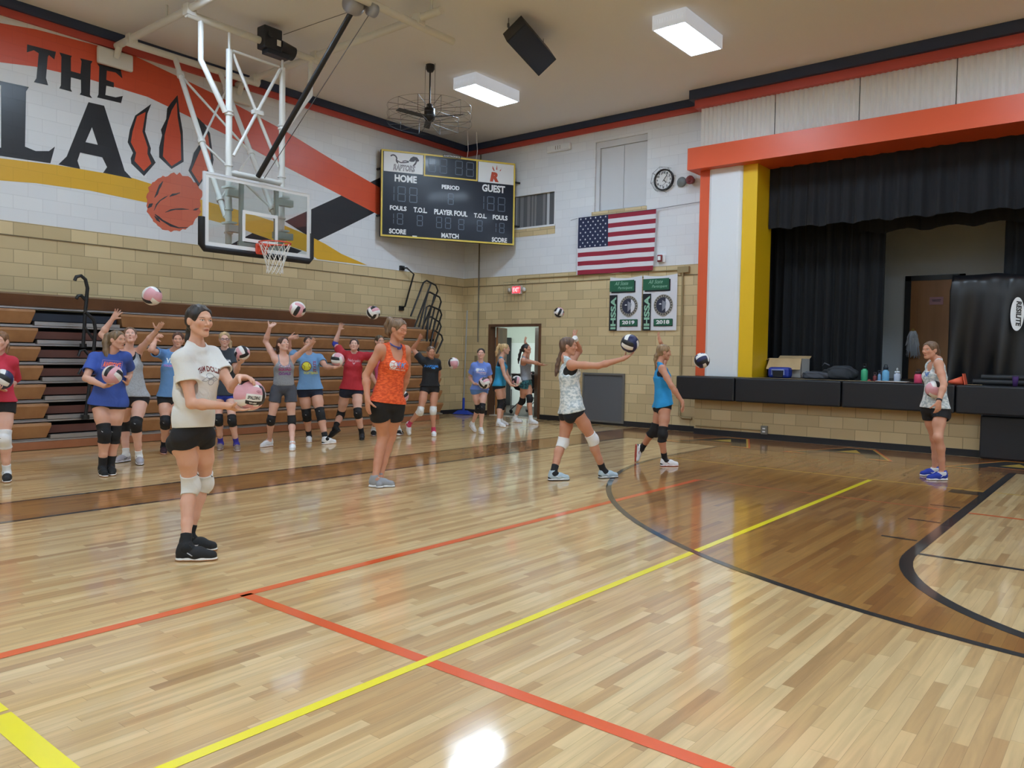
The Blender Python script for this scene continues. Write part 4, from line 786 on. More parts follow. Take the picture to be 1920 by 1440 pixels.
# dark grille
t = thing('wall_grille', 'dark grey louvred heating grille low on the end wall', 'grille', (-9.02, YB, .08)); GRL = mat('grille_grey', (108, 108, 110), .5, metal=.2)
m = MB()
for a in ((-9.54, .05, -9.5, 1.1), (-8.54, .05, -8.5, 1.1), (-9.5, .05, -8.54, .09), (-9.5, 1.06, -8.54, 1.1)): m.box((a[0], YB - .05, a[1]), (a[2], YB, a[3]))
m.build('frame', mat('grille_frame', (112, 112, 110), .45, metal=.2), t)
m = MB()
for k in range(48): z = .095 + k * .02; m.add([(-9.5, YB - .03, z), (-8.54, YB - .03, z), (-8.54, YB - .02, z + .019), (-9.5, YB - .02, z + .019)], [(0, 1, 2, 3)])
m.box((-9.5, YB - .006, .09), (-8.54, YB - .001, 1.06)); m.build('louvres', GRL, t)
# ------------------------------------------------------------------ doorway and the store room behind it
WD = noise_mat('orange_oak', (146, 92, 40), (172, 112, 52), 5, (1, 1, .08), .35); WDK = noise_mat('dark_oak', (84, 56, 40), (104, 72, 50), 5, (1, 1, .08), .4)
m = MB()
for x0, x1 in ((-12.29, -12.23), (-10.78, -10.72)): m.box((x0, YB - .02, 0), (x1, YB + .18, 2.115), 1)
m.box((-12.29, YB - .02, 2.115), (-10.72, YB + .18, 2.175), 1); o = m.build('door_1', [WD, WDK]); struct(o, 'dark wooden door frame')
o = MB().box((0, -.022, .01), (.8, .022, 2.11), 0, Matrix.Translation((-12.2, YB + .2, 0)) @ Matrix.Rotation(math.atan2(.92, -.4), 4, 'Z')).build('door_2', WD); struct(o, 'open orange oak door leaf on the left')
m = MB().box((0, -.022, .01), (.75, .022, 2.11), 0, Matrix.Translation((-10.8, YB + .21, 0)) @ Matrix.Rotation(math.atan2(.62, -.78), 4, 'Z')); o = m.build('door_3', WDK); struct(o, 'open dark oak door leaf on the right')
m = MB(); m.box((-12.29, YB - .01, 0.0), (-10.72, YB + .2, .012)); o = m.build('trim_8', mat('threshold_metal', (196, 190, 176), .4)); struct(o, 'pale door threshold')
RW = mat('store_room_wall', (222, 228, 226), .6); RWU = mat('store_room_wall_upper', (200, 208, 198), .6); RF = mat('store_room_floor', (70, 62, 56), .5)
o = MB().quad((-15.3, 14.45, -.002), (-9.9, 14.45, -.002), (-9.9, 17.6, -.002), (-15.3, 17.6, -.002)).build('floor_store_room', RF); struct(o)
m = MB()
for z0, z1, k in ((0, 1.8, 0), (1.8, 2.6, 1)):
    m.quad((-15.3, 17.6, z0), (-9.9, 17.6, z0), (-9.9, 17.6, z1), (-15.3, 17.6, z1), k); m.quad((-9.9, 17.6, z0), (-9.9, 14.45, z0), (-9.9, 14.45, z1), (-9.9, 17.6, z1), k); m.quad((-15.3, 14.45, z0), (-15.3, 17.6, z0), (-15.3, 17.6, z1), (-15.3, 14.45, z1), k)
    m.quad((-12.29, 14.45, z0), (-15.3, 14.45, z0), (-15.3, 14.45, z1), (-12.29, 14.45, z1), k)
o = m.build('wall_store_room', [RW, RWU]); struct(o)
o = MB().box((-15.3, 14.45, 2.6), (-9.9, 17.6, 2.7)).build('ceiling_store_room', RW); struct(o)
o = MB().box((-14.9, 15.05, 2.56), (-12.6, 15.35, 2.6)).build('ceiling_light_panel', mat('store_room_lamp', (255, 255, 255), .5, emit=(244, 255, 252), estr=34)); tag(o, 'lit panel on the store room ceiling, above the picture', 'ceiling light')
o = MB().box((-14.62, 17.2, .0), (-14.3, 17.58, 1.95), bev=.01).build('locker', mat('locker_black', (34, 34, 38), .5), loc=(-14.46, 17.4, 0)); tag(o, 'tall black locker against the pale wall of the store room', 'locker')
# ball cart
t = thing('ball_cart', 'black fabric ball cart on crossed legs in the doorway', 'ball cart', (-11.72, 15.45, 0)); CX, CYY = -11.72, 15.45
CLO = mat('cart_fabric_black', (24, 26, 32), .7)
m = MB(); hw, hd = .55, .33; vs = []
prof = [(1.0, .98), (1.0, .72), (.85, .6), (.45, .52)]
for k, z in prof: vs += [(CX - hw * k, CYY - hd * k, z), (CX + hw * k, CYY - hd * k, z), (CX + hw * k, CYY + hd * k, z), (CX - hw * k, CYY + hd * k, z)]
m.add(vs, [(i * 4 + j, i * 4 + (j + 1) % 4, (i + 1) * 4 + (j + 1) % 4, (i + 1) * 4 + j) for i in range(3) for j in range(4)] + [(12, 13, 14, 15)], 0); m.build('ball_bag', CLO, t)
CST = mat('cart_steel', (130, 130, 134), .35, metal=.7); m = MB()
m.tube([(CX - hw, CYY - hd, .98), (CX + hw, CYY - hd, .98), (CX + hw, CYY + hd, .98), (CX - hw, CYY + hd, .98)], .014, 8, closed=True)
m.build('top_frame', CST, t)
for sy in (-hd, hd):
    for sx in (-1, 1): m = MB().tube([(CX + sx * hw, CYY + sy, .1), (CX - sx * hw, CYY + sy, .96)], .014, 8); m.tube([(CX + sx * hw, CYY + sy, .1), (CX + sx * hw, CYY + sy, .6)], .012, 8); m.build('leg', CST, t)
for sy in (-hd, hd):
    for sx in (-1, 1): m = MB().lathe([(0, -.012), (.05, -.012), (.05, .012), (0, .012)], (0, 0, 0), 14, M=Matrix.Translation((CX + sx * hw, CYY + sy, .05)) @ Matrix.Rotation(1.57, 4, 'X')); m.build('caster', BLKM, t)
# dust mop leaning in the corner
t = thing('dust_mop', 'wide blue dust mop with a long grey handle standing in the corner', 'dust mop', (-12.78, 13.93, 0))
BLU = mat('mop_blue', (38, 66, 168), .8)
MB().tube([(-12.78, 13.93, .38), (-12.755, 13.98, 2.5)], .016, 8).build('handle', mat('mop_handle_grey', (166, 170, 172), .4, metal=.3), t)
MB().tube([(-12.785, 13.93, .1), (-12.78, 13.93, .4)], .03, 10).build('socket', mat('mop_blue_plastic', (40, 70, 180), .4), t)
m = MB(); m.add([(-12.98, 13.75, 0.012), (-12.52, 13.85, .012), (-12.6, 14.12, .012), (-13.02, 14.02, .012), (-12.9, 13.85, .1), (-12.66, 13.9, .1), (-12.7, 13.98, .1), (-12.9, 13.95, .1)], [(3, 2, 1, 0), (4, 5, 6, 7), (0, 1, 5, 4), (1, 2, 6, 5), (2, 3, 7, 6), (3, 0, 4, 7)]); m.build('mop_head', BLU, t)
# ------------------------------------------------------------------ things on the stage
ZS = 1.116
CARD = noise_mat('cardboard', (186, 158, 116), (198, 170, 128), 4, rough=.8); BOXW = mat('white_carton', (206, 202, 196), .7)
t = thing('cardboard_box', 'open white and brown cardboard box standing on the stage at left', 'box', (-5.35, 14.75, ZS))
bx0, bx1, by0, by1, bh = -5.55, -4.95, 14.55, 15.0, .36
m = MB()
for a in ((bx0, by0, bx1, by0 + .008), (bx0, by1 - .008, bx1, by1), (bx0, by0, bx0 + .008, by1), (bx1 - .008, by0, bx1, by1)): m.box((a[0], a[1], ZS), (a[2], a[3], ZS + bh))
m.box((bx0, by0, ZS), (bx1, by1, ZS + .01)); m.build('carton', BOXW, t)
for nm, q in (('flap', [(bx0, by0, ZS + bh), (bx1, by0, ZS + bh), (bx1 + .03, by0 - .16, ZS + bh - .2), (bx0 + .0, by0 - .16, ZS + bh - .2)]), ('flap', [(bx0, by0, ZS + bh), (bx0, by1, ZS + bh), (bx0 - .3, by1, ZS + bh - .14), (bx0 - .26, by0, ZS + bh - .16)]), ('flap', [(bx0, by1, ZS + bh), (bx1, by1, ZS + bh), (bx1, by1 + .1, ZS + bh + .05), (bx0, by1 + .1, ZS + bh + .05)])):
    v = [Vector(p) for p in q]; n_ = (v[1] - v[0]).cross(v[3] - v[0]).normalized() * .006
    MB().add(v + [p + n_ for p in v], [(3, 2, 1, 0), (4, 5, 6, 7), (0, 1, 5, 4), (1, 2, 6, 5), (2, 3, 7, 6), (3, 0, 4, 7)]).build(nm, CARD, t)
m = MB(); m.box((bx0 + .2, by0 - .003, ZS + .1), (bx0 + .42, by0, ZS + .115)); m.build('printed_mark', BGY, t)
t = thing('lunch_cooler', 'small blue cooler case in front of the cardboard box on the stage', 'cooler', (-5.2, 14.22, ZS))
MB().box((-5.42, 14.12, ZS), (-5.02, 14.32, ZS + .2), bev=.05).build('case', mat('cooler_blue', (36, 56, 150), .4), t)
m = MB().tube([(-5.33, 14.11, ZS + .06), (-5.33, 14.1, ZS + .15), (-5.11, 14.1, ZS + .15), (-5.11, 14.11, ZS + .06)], .012, 8); m.build('handle', mat('cooler_grey', (150, 160, 200), .4), t); MB().box((-5.31, 14.105, ZS + .02), (-5.13, 14.121, ZS + .13)).build('front_panel', BLKM, t)
def blob(name, mats, lo, hi, label, cat, seed, parts=()):
    """soft lumpy bag resting on the stage"""
    rnd = random.Random(seed); bm = bmesh.new(); bmesh.ops.create_icosphere(bm, subdivisions=4, radius=1)
    c = [(a + b) / 2 for a, b in zip(lo, hi)]; h = [(b - a) / 2 for a, b in zip(lo, hi)]; ph = [rnd.uniform(0, 6) for _ in range(6)]
    for v in bm.verts:
        p = v.co.copy(); q = Vector([math.copysign(abs(x) ** .6, x) for x in p]); k = 1 + .09 * math.sin(5 * p.x + ph[0]) + .07 * math.sin(7 * p.y + 4 * p.z + ph[1]) + .04 * math.sin(13 * p.x + 9 * p.z + ph[2])
        v.co = Vector((c[0] + q.x * h[0] * k, c[1] + q.y * h[1] * k, max(lo[2], c[2] + q.z * h[2] * (k if p.z > 0 else 1) * (1 - .25 * abs(p.x) if p.z > 0 else 1))))
    bm.verts.index_update(); m = MB().add([v.co.copy() for v in bm.verts], [[v.index for v in f.verts] for f in bm.faces], 0, True); bm.free(); return m
BG1 = mat('backpack_grey', (74, 76, 84), .8); BG2 = mat('backpack_black', (26, 28, 33), .8)
t = thing('backpack', 'dark grey backpack lying on the stage left of the green bottle', 'backpack', (-4.15, 14.2, ZS))
blob('x', 0, (-4.4, 13.95, ZS), (-3.85, 14.3, ZS + .24), '', '', 3).build('body', mat('backpack_charcoal', (48, 52, 58), .8), t)
blob('x', 0, (-4.75, 13.93, ZS), (-4.3, 14.2, ZS + .14), '', '', 5).build('side_pocket', BG1, t); MB().tube([(-4.4, 14.0, ZS + .24), (-4.35, 13.95, ZS + .29), (-4.28, 14.0, ZS + .25)], .012, 6).build('strap', BG1, t)
o = blob('x', 0, (-4.86, 14.4, ZS), (-4.5, 14.75, ZS + .14), '', '', 8).build('duffel_bag', BG2, loc=(-4.68, 14.58, ZS)); tag(o, 'flat black bag lying between the blue cooler and the grey backpack', 'bag')
def bottle(x, y, r_, h, rgb, caprgb, label, cap_h=.05, neck=.6, name='water_bottle', spout=False):
    t = thing(name, label, 'bottle', (x, y, ZS), 'drink bottles on the stage'); nm = label.split()[0]
    MB().lathe([(0, 0), (r_ * .95, 0), (r_, .01), (r_, h * .8), (r_ * .9, h * .88), (r_ * neck, h * .93), (r_ * neck, h)], (x, y, ZS), 18).build('body', mat('bottle_%d_%d_%d' % rgb, rgb, .35), t)
    m = MB().lathe([(0, 0), (r_ * neck * 1.15, 0), (r_ * neck * 1.15, cap_h * .8), (r_ * neck * .9, cap_h), (0, cap_h)], (x, y, ZS + h), 16)
    if spout: m.lathe([(0, 0), (r_ * .3, 0), (r_ * .25, .03), (r_ * .35, .035), (0, .06)], (x, y, ZS + h + cap_h), 10)
    else: m.tube([(x - .02, y, ZS + h + cap_h), (x - .02, y, ZS + h + cap_h + .03), (x + .02, y, ZS + h + cap_h + .03), (x + .02, y, ZS + h + cap_h)], .006, 6)
    m.build('cap', mat('cap_%d_%d_%d' % caprgb, caprgb, .45), t)
bottle(-3.72, 14.05, .055, .21, (60, 168, 120), (22, 24, 28), 'green bottle with a black cap on the stage right of the backpack')
bottle(-3.38, 14.02, .055, .2, (110, 178, 220), (26, 34, 48), 'light blue bottle with a black cap on the stage')
bottle(-3.21, 14.05, .05, .15, (190, 200, 216), (214, 222, 230), 'pale squeeze bottle with a white spout right of the light blue bottle', .03, .7, spout=True)
bottle(-2.84, 13.78, .058, .15, (214, 70, 108), (40, 30, 34), 'pink bottle with a dark cap beside the brown stage door', .04, .7)
bottle(-3.47, 14.0, .025, .13, (120, 160, 196), (60, 70, 90), 'thin blue bottle touching the light blue bottle on its left', .02, .6)
bottle(-3.54, 14.0, .032, .1, (110, 40, 44), (60, 40, 44), 'short dark red bottle between the green and the blue bottles', .02, .6)
o = MB().lathe([(0, 0), (.035, 0), (.035, .02), (0, .03)], (-3.63, 14.02, ZS), 10).build('bottle_lid', mat('lid_red', (150, 60, 58), .5), loc=(-3.6, 14, ZS)); tag(o, 'tiny reddish lid beside the short dark red bottle', 'lid')
o = MB().box((-3.45, 13.66, ZS + .012), (-2.98, 13.86, ZS + .018)).build('paper_sheet', mat('paper_white', (226, 224, 220), .7), loc=(-3.2, 13.8, ZS)); tag(o, 'white paper lying in front of the light blue bottle', 'paper')
MB().box((-3.46, 13.65, ZS), (-2.97, 13.87, ZS + .012)).build('clipboard', mat('clipboard_brown', (90, 66, 50), .6), loc=(-3.2, 13.8, ZS)); tag(bpy.data.objects['clipboard'], 'flat clipboard under the white paper on the stage', 'clipboard')
# cone lying down, rolled mats, cup, can
t = thing('marker_cone', 'small orange cone lying on the stage right of the woman before the stage', 'cone', (-2.25, 13.85, ZS)); 
B_ = basis((-2.42, 13.85, ZS + .03), (1, .1, .13), (-.1, 1, 0)); m = MB(); k = 16
ringc = lambda d, r_: [B_(d, r_ * math.cos(q), 0) + Vector((0, 0, .07)) * 0 + Vector((-.2, 0, 1)).normalized() * (r_ * math.sin(q)) for q in np.linspace(0, 2 * math.pi, k, endpoint=False)]
a_ = ringc(-.0, .02); b_ = ringc(.2, .075); m.add(a_ + b_, [(i, (i + 1) % k, k + (i + 1) % k, k + i) for i in range(k)] + [tuple(range(k))[::-1], tuple(range(k, 2 * k))], 0, True); CONE = mat('cone_orange', (236, 104, 72), .5); m.build('cone_body', CONE, t)
M_ = Matrix.Translation((-2.2, 13.87, ZS + .085)) @ Matrix.Rotation(-.2, 4, 'Y'); MB().box((-.008, -.1, -.085), (.008, .1, .085), 0, M_).build('cone_base', CONE, t)
for i, (y, z, x1) in enumerate(((13.95, .045, -1.0), (14.06, .045, -1.0), (14.0, .12, -1.35))):
    o = MB().tube([(-2.1 + .05 * i, y, ZS + z), (x1, y + .05, ZS + z)], .043, 12).build('rolled_mat', mat('rolled_mat_black', (34, 35, 38), .6), loc=(-1.6, y, ZS)); tag(o, ['front rolled black mat lying on the stage beside the orange cone', 'rear rolled black mat lying on the stage beside the orange cone', 'rolled black mat lying on top of the other two mats'][i], 'mat', 'rolled mats on the stage')
t = thing('tumbler', 'purple see-through cup near the right end of the stage', 'cup', (-1.52, 13.72, ZS)); MB().lathe([(0, 0), (.03, 0), (.042, .14), (.042, .145)], (-1.52, 13.72, ZS), 16).build('cup_body', mat('cup_purple', (84, 58, 128), .3), t); MB().lathe([(0, 0), (.045, 0), (.045, .015), (0, .018)], (-1.52, 13.72, ZS + .145), 14).build('cup_lid', mat('cup_lid_grey', (70, 66, 90), .4), t)
t = thing('drink_can', 'tall printed can standing at the right rim of the picture', 'can', (-1.36, 13.72, ZS)); m = MB().lathe([(0, 0), (.035, 0), (.04, .01), (.04, .06)], (-1.36, 13.72, ZS), 16, 0); m.lathe([(.04, .06), (.04, .13)], (-1.36, 13.72, ZS), 16, 1); m.lathe([(.04, .13), (.04, .18), (.034, .2), (0, .2)], (-1.36, 13.72, ZS), 16, 2); m.build('can_body', [mat('can_tan', (176, 130, 100), .4), mat('can_purple', (96, 80, 140), .4), mat('can_silver', (180, 180, 188), .3, metal=.5)], t)
# stage door with its black frame, note and pompom
DY = 17.2; dm = noise_mat('stage_door_oak', (160, 108, 62), (176, 122, 74), 5, (1, 1, .08), .45)
m = MB(); fx = (-3.83, -2.78, 3.16)
m.box((fx[0], DY - .06, 1.115), (fx[0] + .11, DY, fx[2]), 0); m.box((fx[1] - .1, DY - .06, 1.115), (fx[1], DY, fx[2]), 0); m.box((fx[0], DY - .06, fx[2] - .1), (fx[1], DY, fx[2]), 0)
o = m.build('door_4', BLKM); struct(o, 'black door frame at the back of the stage')
m = MB().box((fx[0] + .11, DY - .04, 1.115), (fx[1] - .1, DY, fx[2] - .1)); 
for a in ((-3.6, 1.35, -3.0, 1.36), (-3.6, 2.9, -3.0, 2.91), (-3.6, 1.35, -3.59, 2.91), (-3.0, 1.35, -2.99, 2.91)): m.box((a[0], DY - .044, a[1]), (a[2], DY - .04, a[3]))
o = m.build('door_5', dm); struct(o, 'brown wooden door at the back of the stage')
t = thing('paper_notice', 'pink paper notice taped to the brown stage door', 'notice', (-3.25, DY - .046, 2.62)); MB().box((-3.38, DY - .05, 2.58), (-3.14, DY - .0445, 2.73)).build('sheet', mat('pink_paper', (196, 150, 160), .8), t); m = MB()
for a in ((-3.34, 2.67, -3.18), (-3.33, 2.645, -3.19)): m.box((a[0], DY - .0515, a[1]), (a[2], DY - .05, a[1] + .01))
m.build('printed_line', BNV, t)
t = thing('pompom', 'silver tinsel pompom hanging at the stage door', 'pompom', (-3.64, DY - .14, 1.55)); m = MB(); rnd = random.Random(4)
for k in range(150):
    a = rnd.uniform(0, 6.28); r_ = rnd.uniform(.02, .13); L0 = rnd.uniform(.2, .5); z0 = 2.07 - rnd.uniform(0, .06); sw = rnd.uniform(-.03, .03)
    p = [(-3.64 + .45 * r_ * math.cos(a), DY - .14 + .3 * r_ * math.sin(a), z0), (-3.64 + .8 * r_ * math.cos(a), DY - .14 + .5 * r_ * math.sin(a), z0 - L0 * .4), (-3.64 + r_ * math.cos(a) + sw, DY - .14 + .5 * r_ * math.sin(a), z0 - L0)]
    for (u, v) in zip(p, p[1:]): m.quad((u[0] - .005, u[1], u[2]), (u[0] + .005, u[1] + .003, u[2]), (v[0] + .005, v[1] - .003, v[2]), (v[0] - .005, v[1], v[2]))
m.build('tinsel', mat('silver_tinsel', (196, 200, 208), .35, metal=.2), t); MB().lathe([(0, 0), (.03, .02), (.03, .05), (0, .07)], (-3.64, DY - .14, 2.05), 10).build('handle', mat('gold_knob', (190, 160, 90), .3, metal=.6), t)
# covered mat trolley
CV = noise_mat('black_vinyl_cover', (15, 16, 19), (20, 21, 25), 3, rough=.34); t = thing('covered_mats', 'tall stack of mats under a black vinyl cover at the right end of the stage', 'covered mats', (-1.5, 14.7, ZS))
m = MB(); nx, nz = 70, 14; x0, x1, yF, yBk = -2.56, -.2, 14.42, 15.1; vs = []
outl = [(x0 + (x1 - x0) * i / nx, yF) for i in range(nx + 1)] + [(x1, yF + (yBk - yF) * i / 14) for i in range(1, 15)] + [(x1 - (x1 - x0) * i / 20, yBk) for i in range(1, 21)] + [(x0, yBk - (yBk - yF) * i / 14) for i in range(1, 14)]
no = len(outl)
for r in range(nz + 1):
    t_ = r / nz; z = 2.86 - (2.86 - ZS - .02) * t_
    for i, (x, y) in enumerate(outl):
        k = (.25 + .75 * t_); d = .075 * k * (math.sin(x * 9 + .7 + y * 9 + .8 * t_) + .5 * math.sin(x * 19 + 2 + t_ * 3) + .5 * math.sin(x * 5 - t_ * 3)); rr = .06 * (1 - min(1, t_ * 6)) ** 2
        cx_, cy_ = (x0 + x1) / 2, (yF + yBk) / 2
        vs.append((x + (rr if x < cx_ else -rr) * (abs(x - x0) < .01 or abs(x - x1) < .01) + (.03 * k * math.sin(y * 14) if abs(x - x0) < .01 else 0), y - d * (1 if y < cy_ else -1) + (rr if y < cy_ else -rr), z + .02 * math.sin(x * 9) * (r == 0)))
m.add(vs, [(r * no + i, (r + 1) * no + i, (r + 1) * no + (i + 1) % no, r * no + (i + 1) % no) for r in range(nz) for i in range(no)] + [tuple(range(no))], 0, True); m.build('cover', CV, t)
m = MB(); B_ = basis((-1.66, 14.345, 2.22), (1, 0, 0), (0, 0, 1)); m.poly([(.09 * math.cos(q) + .06, .26 * math.sin(q)) for q in np.linspace(0, 2 * math.pi, 28, endpoint=False)], B_, .012); m.build('oval_badge', SWH, t)
m = MB(); V = basis((-1.635, 14.332, 2.42), (0, 0, -1), (1, 0, 0)); put_text(m, 'RESILITE', V, .0, .02, .38, .07, .04, .003, 0, .2); m.build('badge_lettering', BLKM, t)
# ------------------------------------------------------------------ figures: bodies and clothes grown from smooth distance fields
PV = np.array
def nrm(v): v = np.asarray(v, float); return v / max(1e-9, np.linalg.norm(v))
ZU = PV([0, 0, 1.])
class Field:
    def __init__(s, lo, hi, h):
        s.lo = np.asarray(lo, float); s.h = h; s.n = np.ceil((np.asarray(hi, float) - s.lo) / h).astype(int) + 1
        s.a = np.full(tuple(s.n), .3, np.float32)
    def block(s, lo, hi):
        i0 = np.maximum(np.floor((np.asarray(lo) - s.lo) / s.h).astype(int), 0); i1 = np.minimum(np.ceil((np.asarray(hi) - s.lo) / s.h).astype(int) + 1, s.n)
        if (i1 <= i0).any(): return None, None
        sl = tuple(slice(a, b) for a, b in zip(i0, i1))
        ax = [(s.lo[k] + s.h * np.arange(i0[k], i1[k])).astype(np.float32) for k in range(3)]
        return sl, np.meshgrid(*ax, indexing='ij', sparse=True)
    def prim(s, P, infl=0., kk=None, sub=False):
        t = P['t']; k = P['k'] if kk is None else kk; m = k + 3 * s.h + abs(infl) + .004
        lo, hi = P['lo'] - m, P['hi'] + m; sl, g = s.block(lo, hi)
        if sl is None: return
        x, y, z = g
        if t == 'cap':
            a, b, ra, rb = P['a'], P['b'], P['ra'], P['rb']; d = b - a; L2 = float(d @ d) + 1e-9
            px, py, pz = x - a[0], y - a[1], z - a[2]; u = np.clip((px * d[0] + py * d[1] + pz * d[2]) / L2, 0, 1)
            q = np.sqrt((px - u * d[0]) ** 2 + (py - u * d[1]) ** 2 + (pz - u * d[2]) ** 2) - (ra + (rb - ra) * u) - infl
            cut = P.get('cut')
            if cut is not None:
                for c, n in cut: q = np.maximum(q, (x - c[0]) * n[0] + (y - c[1]) * n[1] + (z - c[2]) * n[2])
        elif t == 'ell':
            c, A, r = P['c'], P['A'], P['r'] + infl; px, py, pz = x - c[0], y - c[1], z - c[2]
            u = [px * A[i][0] + py * A[i][1] + pz * A[i][2] for i in range(3)]
            k0 = np.sqrt(sum((u[i] / r[i]) ** 2 for i in range(3))); k1 = np.sqrt(sum((u[i] / r[i] ** 2) ** 2 for i in range(3))) + 1e-6
            q = k0 * (k0 - 1) / k1
        else:   # 'tub': elliptic tube a -> b, half widths (w, d) changing along it, flat ends
            a, b, R, F = P['a'], P['b'], P['R'], P['F']; d = b - a; L2 = float(d @ d); px, py, pz = x - a[0], y - a[1], z - a[2]
            u = np.clip((px * d[0] + py * d[1] + pz * d[2]) / L2, 0, 1); w = P['w'][0] + (P['w'][1] - P['w'][0]) * u + infl; dd = P['d'][0] + (P['d'][1] - P['d'][0]) * u + infl
            qx, qy, qz = px - u * d[0], py - u * d[1], pz - u * d[2]
            e = np.sqrt(((qx * R[0] + qy * R[1] + qz * R[2]) / w) ** 2 + ((qx * F[0] + qy * F[1] + qz * F[2]) / dd) ** 2)
            ax_ = qx * d[0] + qy * d[1] + qz * d[2]; q = np.maximum((e - 1) * np.minimum(w, dd), np.abs(ax_) / math.sqrt(L2))
        A_ = s.a[sl]
        if sub:
            q = -q; h_ = np.maximum(k - np.abs(A_ - q), 0) / max(k, 1e-6); s.a[sl] = np.maximum(A_, q) + h_ * h_ * k * .25
        else:
            h_ = np.maximum(k - np.abs(A_ - q), 0) / max(k, 1e-6); s.a[sl] = np.minimum(A_, q) - h_ * h_ * k * .25
    def plane(s, c, n):
        sl, (x, y, z) = s.block(s.lo, s.lo + s.h * s.n); s.a = np.maximum(s.a, ((x - c[0]) * n[0] + (y - c[1]) * n[1] + (z - c[2]) * n[2]).astype(np.float32))
    def folds(s, amp, dirs):
        sl, (x, y, z) = s.block(s.lo, s.lo + s.h * s.n)
        for d, f, ph in dirs: s.a = s.a + (amp * np.sin(f * (x * d[0] + y * d[1] + z * d[2]) + ph + .8 * np.sin(17 * z + 9 * x + ph))).astype(np.float32)
    def mesh(s):
        a = s.a; neg = a < 0; c = neg[:-1, :-1, :-1].astype(np.int8)
        for i in range(1, 8): c = c + neg[i & 1:neg.shape[0] - 1 + (i & 1), (i >> 1) & 1:neg.shape[1] - 1 + ((i >> 1) & 1), (i >> 2) & 1:neg.shape[2] - 1 + ((i >> 2) & 1)]
        act = np.flatnonzero((c > 0) & (c < 8)); sh = c.shape; idx = np.stack(np.unravel_index(act, sh), 1)
        off = PV([[i & 1, (i >> 1) & 1, (i >> 2) & 1] for i in range(8)]); cv = np.stack([a[idx[:, 0] + o[0], idx[:, 1] + o[1], idx[:, 2] + o[2]] for o in off], 1)
        sm = np.zeros((len(act), 3)); cnt = np.zeros(len(act))
        for i in range(8):
            for b in (1, 2, 4):
                j = i | b
                if j == i: continue
                cr = (cv[:, i] < 0) != (cv[:, j] < 0); t = np.where(cr, cv[:, i] / (cv[:, i] - cv[:, j] + 1e-12), 0)
                sm += np.where(cr[:, None], off[i] + t[:, None] * (off[j] - off[i]), 0); cnt += cr
        V = s.lo + s.h * (idx + sm / cnt[:, None]); F = []
        def cid(ix): return np.searchsorted(act, np.ravel_multi_index(tuple(ix.T), sh))
        for ax in range(3):
            n1 = neg.take(range(0, neg.shape[ax] - 1), ax); n2 = neg.take(range(1, neg.shape[ax]), ax)
            e = np.stack(np.nonzero(n1 != n2), 1); o1, o2 = [k for k in range(3) if k != ax]
            ok = (e[:, o1] > 0) & (e[:, o2] > 0) & (e[:, o1] < sh[o1]) & (e[:, o2] < sh[o2]); e = e[ok]
            if not len(e): continue
            fl_ = n1[tuple(e.T)]; q = []
            for d1, d2 in ((1, 1), (0, 1), (0, 0), (1, 0)):
                ee = e.copy(); ee[:, o1] -= d1; ee[:, o2] -= d2; q.append(cid(ee))
            q = np.stack(q, 1); 
            if ax == 1: fl_ = ~fl_
            q[~fl_] = q[~fl_][:, ::-1]; F.append(q)
        return V, np.concatenate(F)
def mesh_obj(name, V, F, mats, parent, fmat=None, col=None):
    base = WORLD[parent.name]; V = V - PV(base); me = bpy.data.meshes.new(name); n = len(F)
    me.vertices.add(len(V)); me.vertices.foreach_set('co', V.astype(np.float32).ravel()); me.loops.add(n * 4); me.loops.foreach_set('vertex_index', F.astype(np.int32).ravel())
    me.polygons.add(n); me.polygons.foreach_set('loop_start', np.arange(0, n * 4, 4, dtype=np.int32))
    for m_ in (mats if isinstance(mats, (list, tuple)) else [mats]): me.materials.append(m_)
    me.update(calc_edges=True); me.polygons.foreach_set('use_smooth', np.ones(n, bool))
    if fmat is not None: me.polygons.foreach_set('material_index', fmat.astype(np.int32))
    me.validate(); me.update()
    return link(name, me, parent, Vector(base), base, {})
def cap(a, b, ra, rb=None, k=.02, tag='', cut=None):
    a, b = PV(a, float), PV(b, float); rb = ra if rb is None else rb; m = max(ra, rb)
    return dict(t='cap', a=a, b=b, ra=ra, rb=rb, k=k, tag=tag, cut=cut, lo=np.minimum(a, b) - m, hi=np.maximum(a, b) + m)
def ell(c, A, r, k=.02, tag=''):
    c = PV(c, float); A = [nrm(x) for x in A]; r = PV(r, float); e = np.sqrt(sum((A[i] * r[i]) ** 2 for i in range(3)))
    return dict(t='ell', c=c, A=A, r=r, k=k, tag=tag, lo=c - e, hi=c + e)
def tub(a, b, R, F, w, d, k=.03, tag=''):
    a, b = PV(a, float), PV(b, float); m = max(*w, *d)
    return dict(t='tub', a=a, b=b, R=nrm(R), F=nrm(F), w=w, d=d, k=k, tag=tag, lo=np.minimum(a, b) - m, hi=np.maximum(a, b) + m)
def grow(prims, h, infl=0., kk=None, subs=(), planes=(), folds=None, pad=.05):
    lo = np.min([p['lo'] for p in prims], 0) - pad; hi = np.max([p['hi'] for p in prims], 0) + pad; f = Field(lo, hi, h)
    for p in prims: f.prim(p, infl + p.get('inf', 0), kk)
    if folds: f.folds(*folds)
    for c, n in planes: f.plane(c, n)
    for p in subs: f.prim(p, 0, None, True)
    return f.mesh()
SKINS = {}
def skin(rgb):
    if rgb not in SKINS:
        m = mat('skin_%d_%d_%d' % rgb, rgb, .5); b = m.node_tree.nodes['Principled BSDF']; b.inputs['Subsurface Weight'].default_value = .0; SKINS[rgb] = m
    return SKINS[rgb]
FSK = [0]
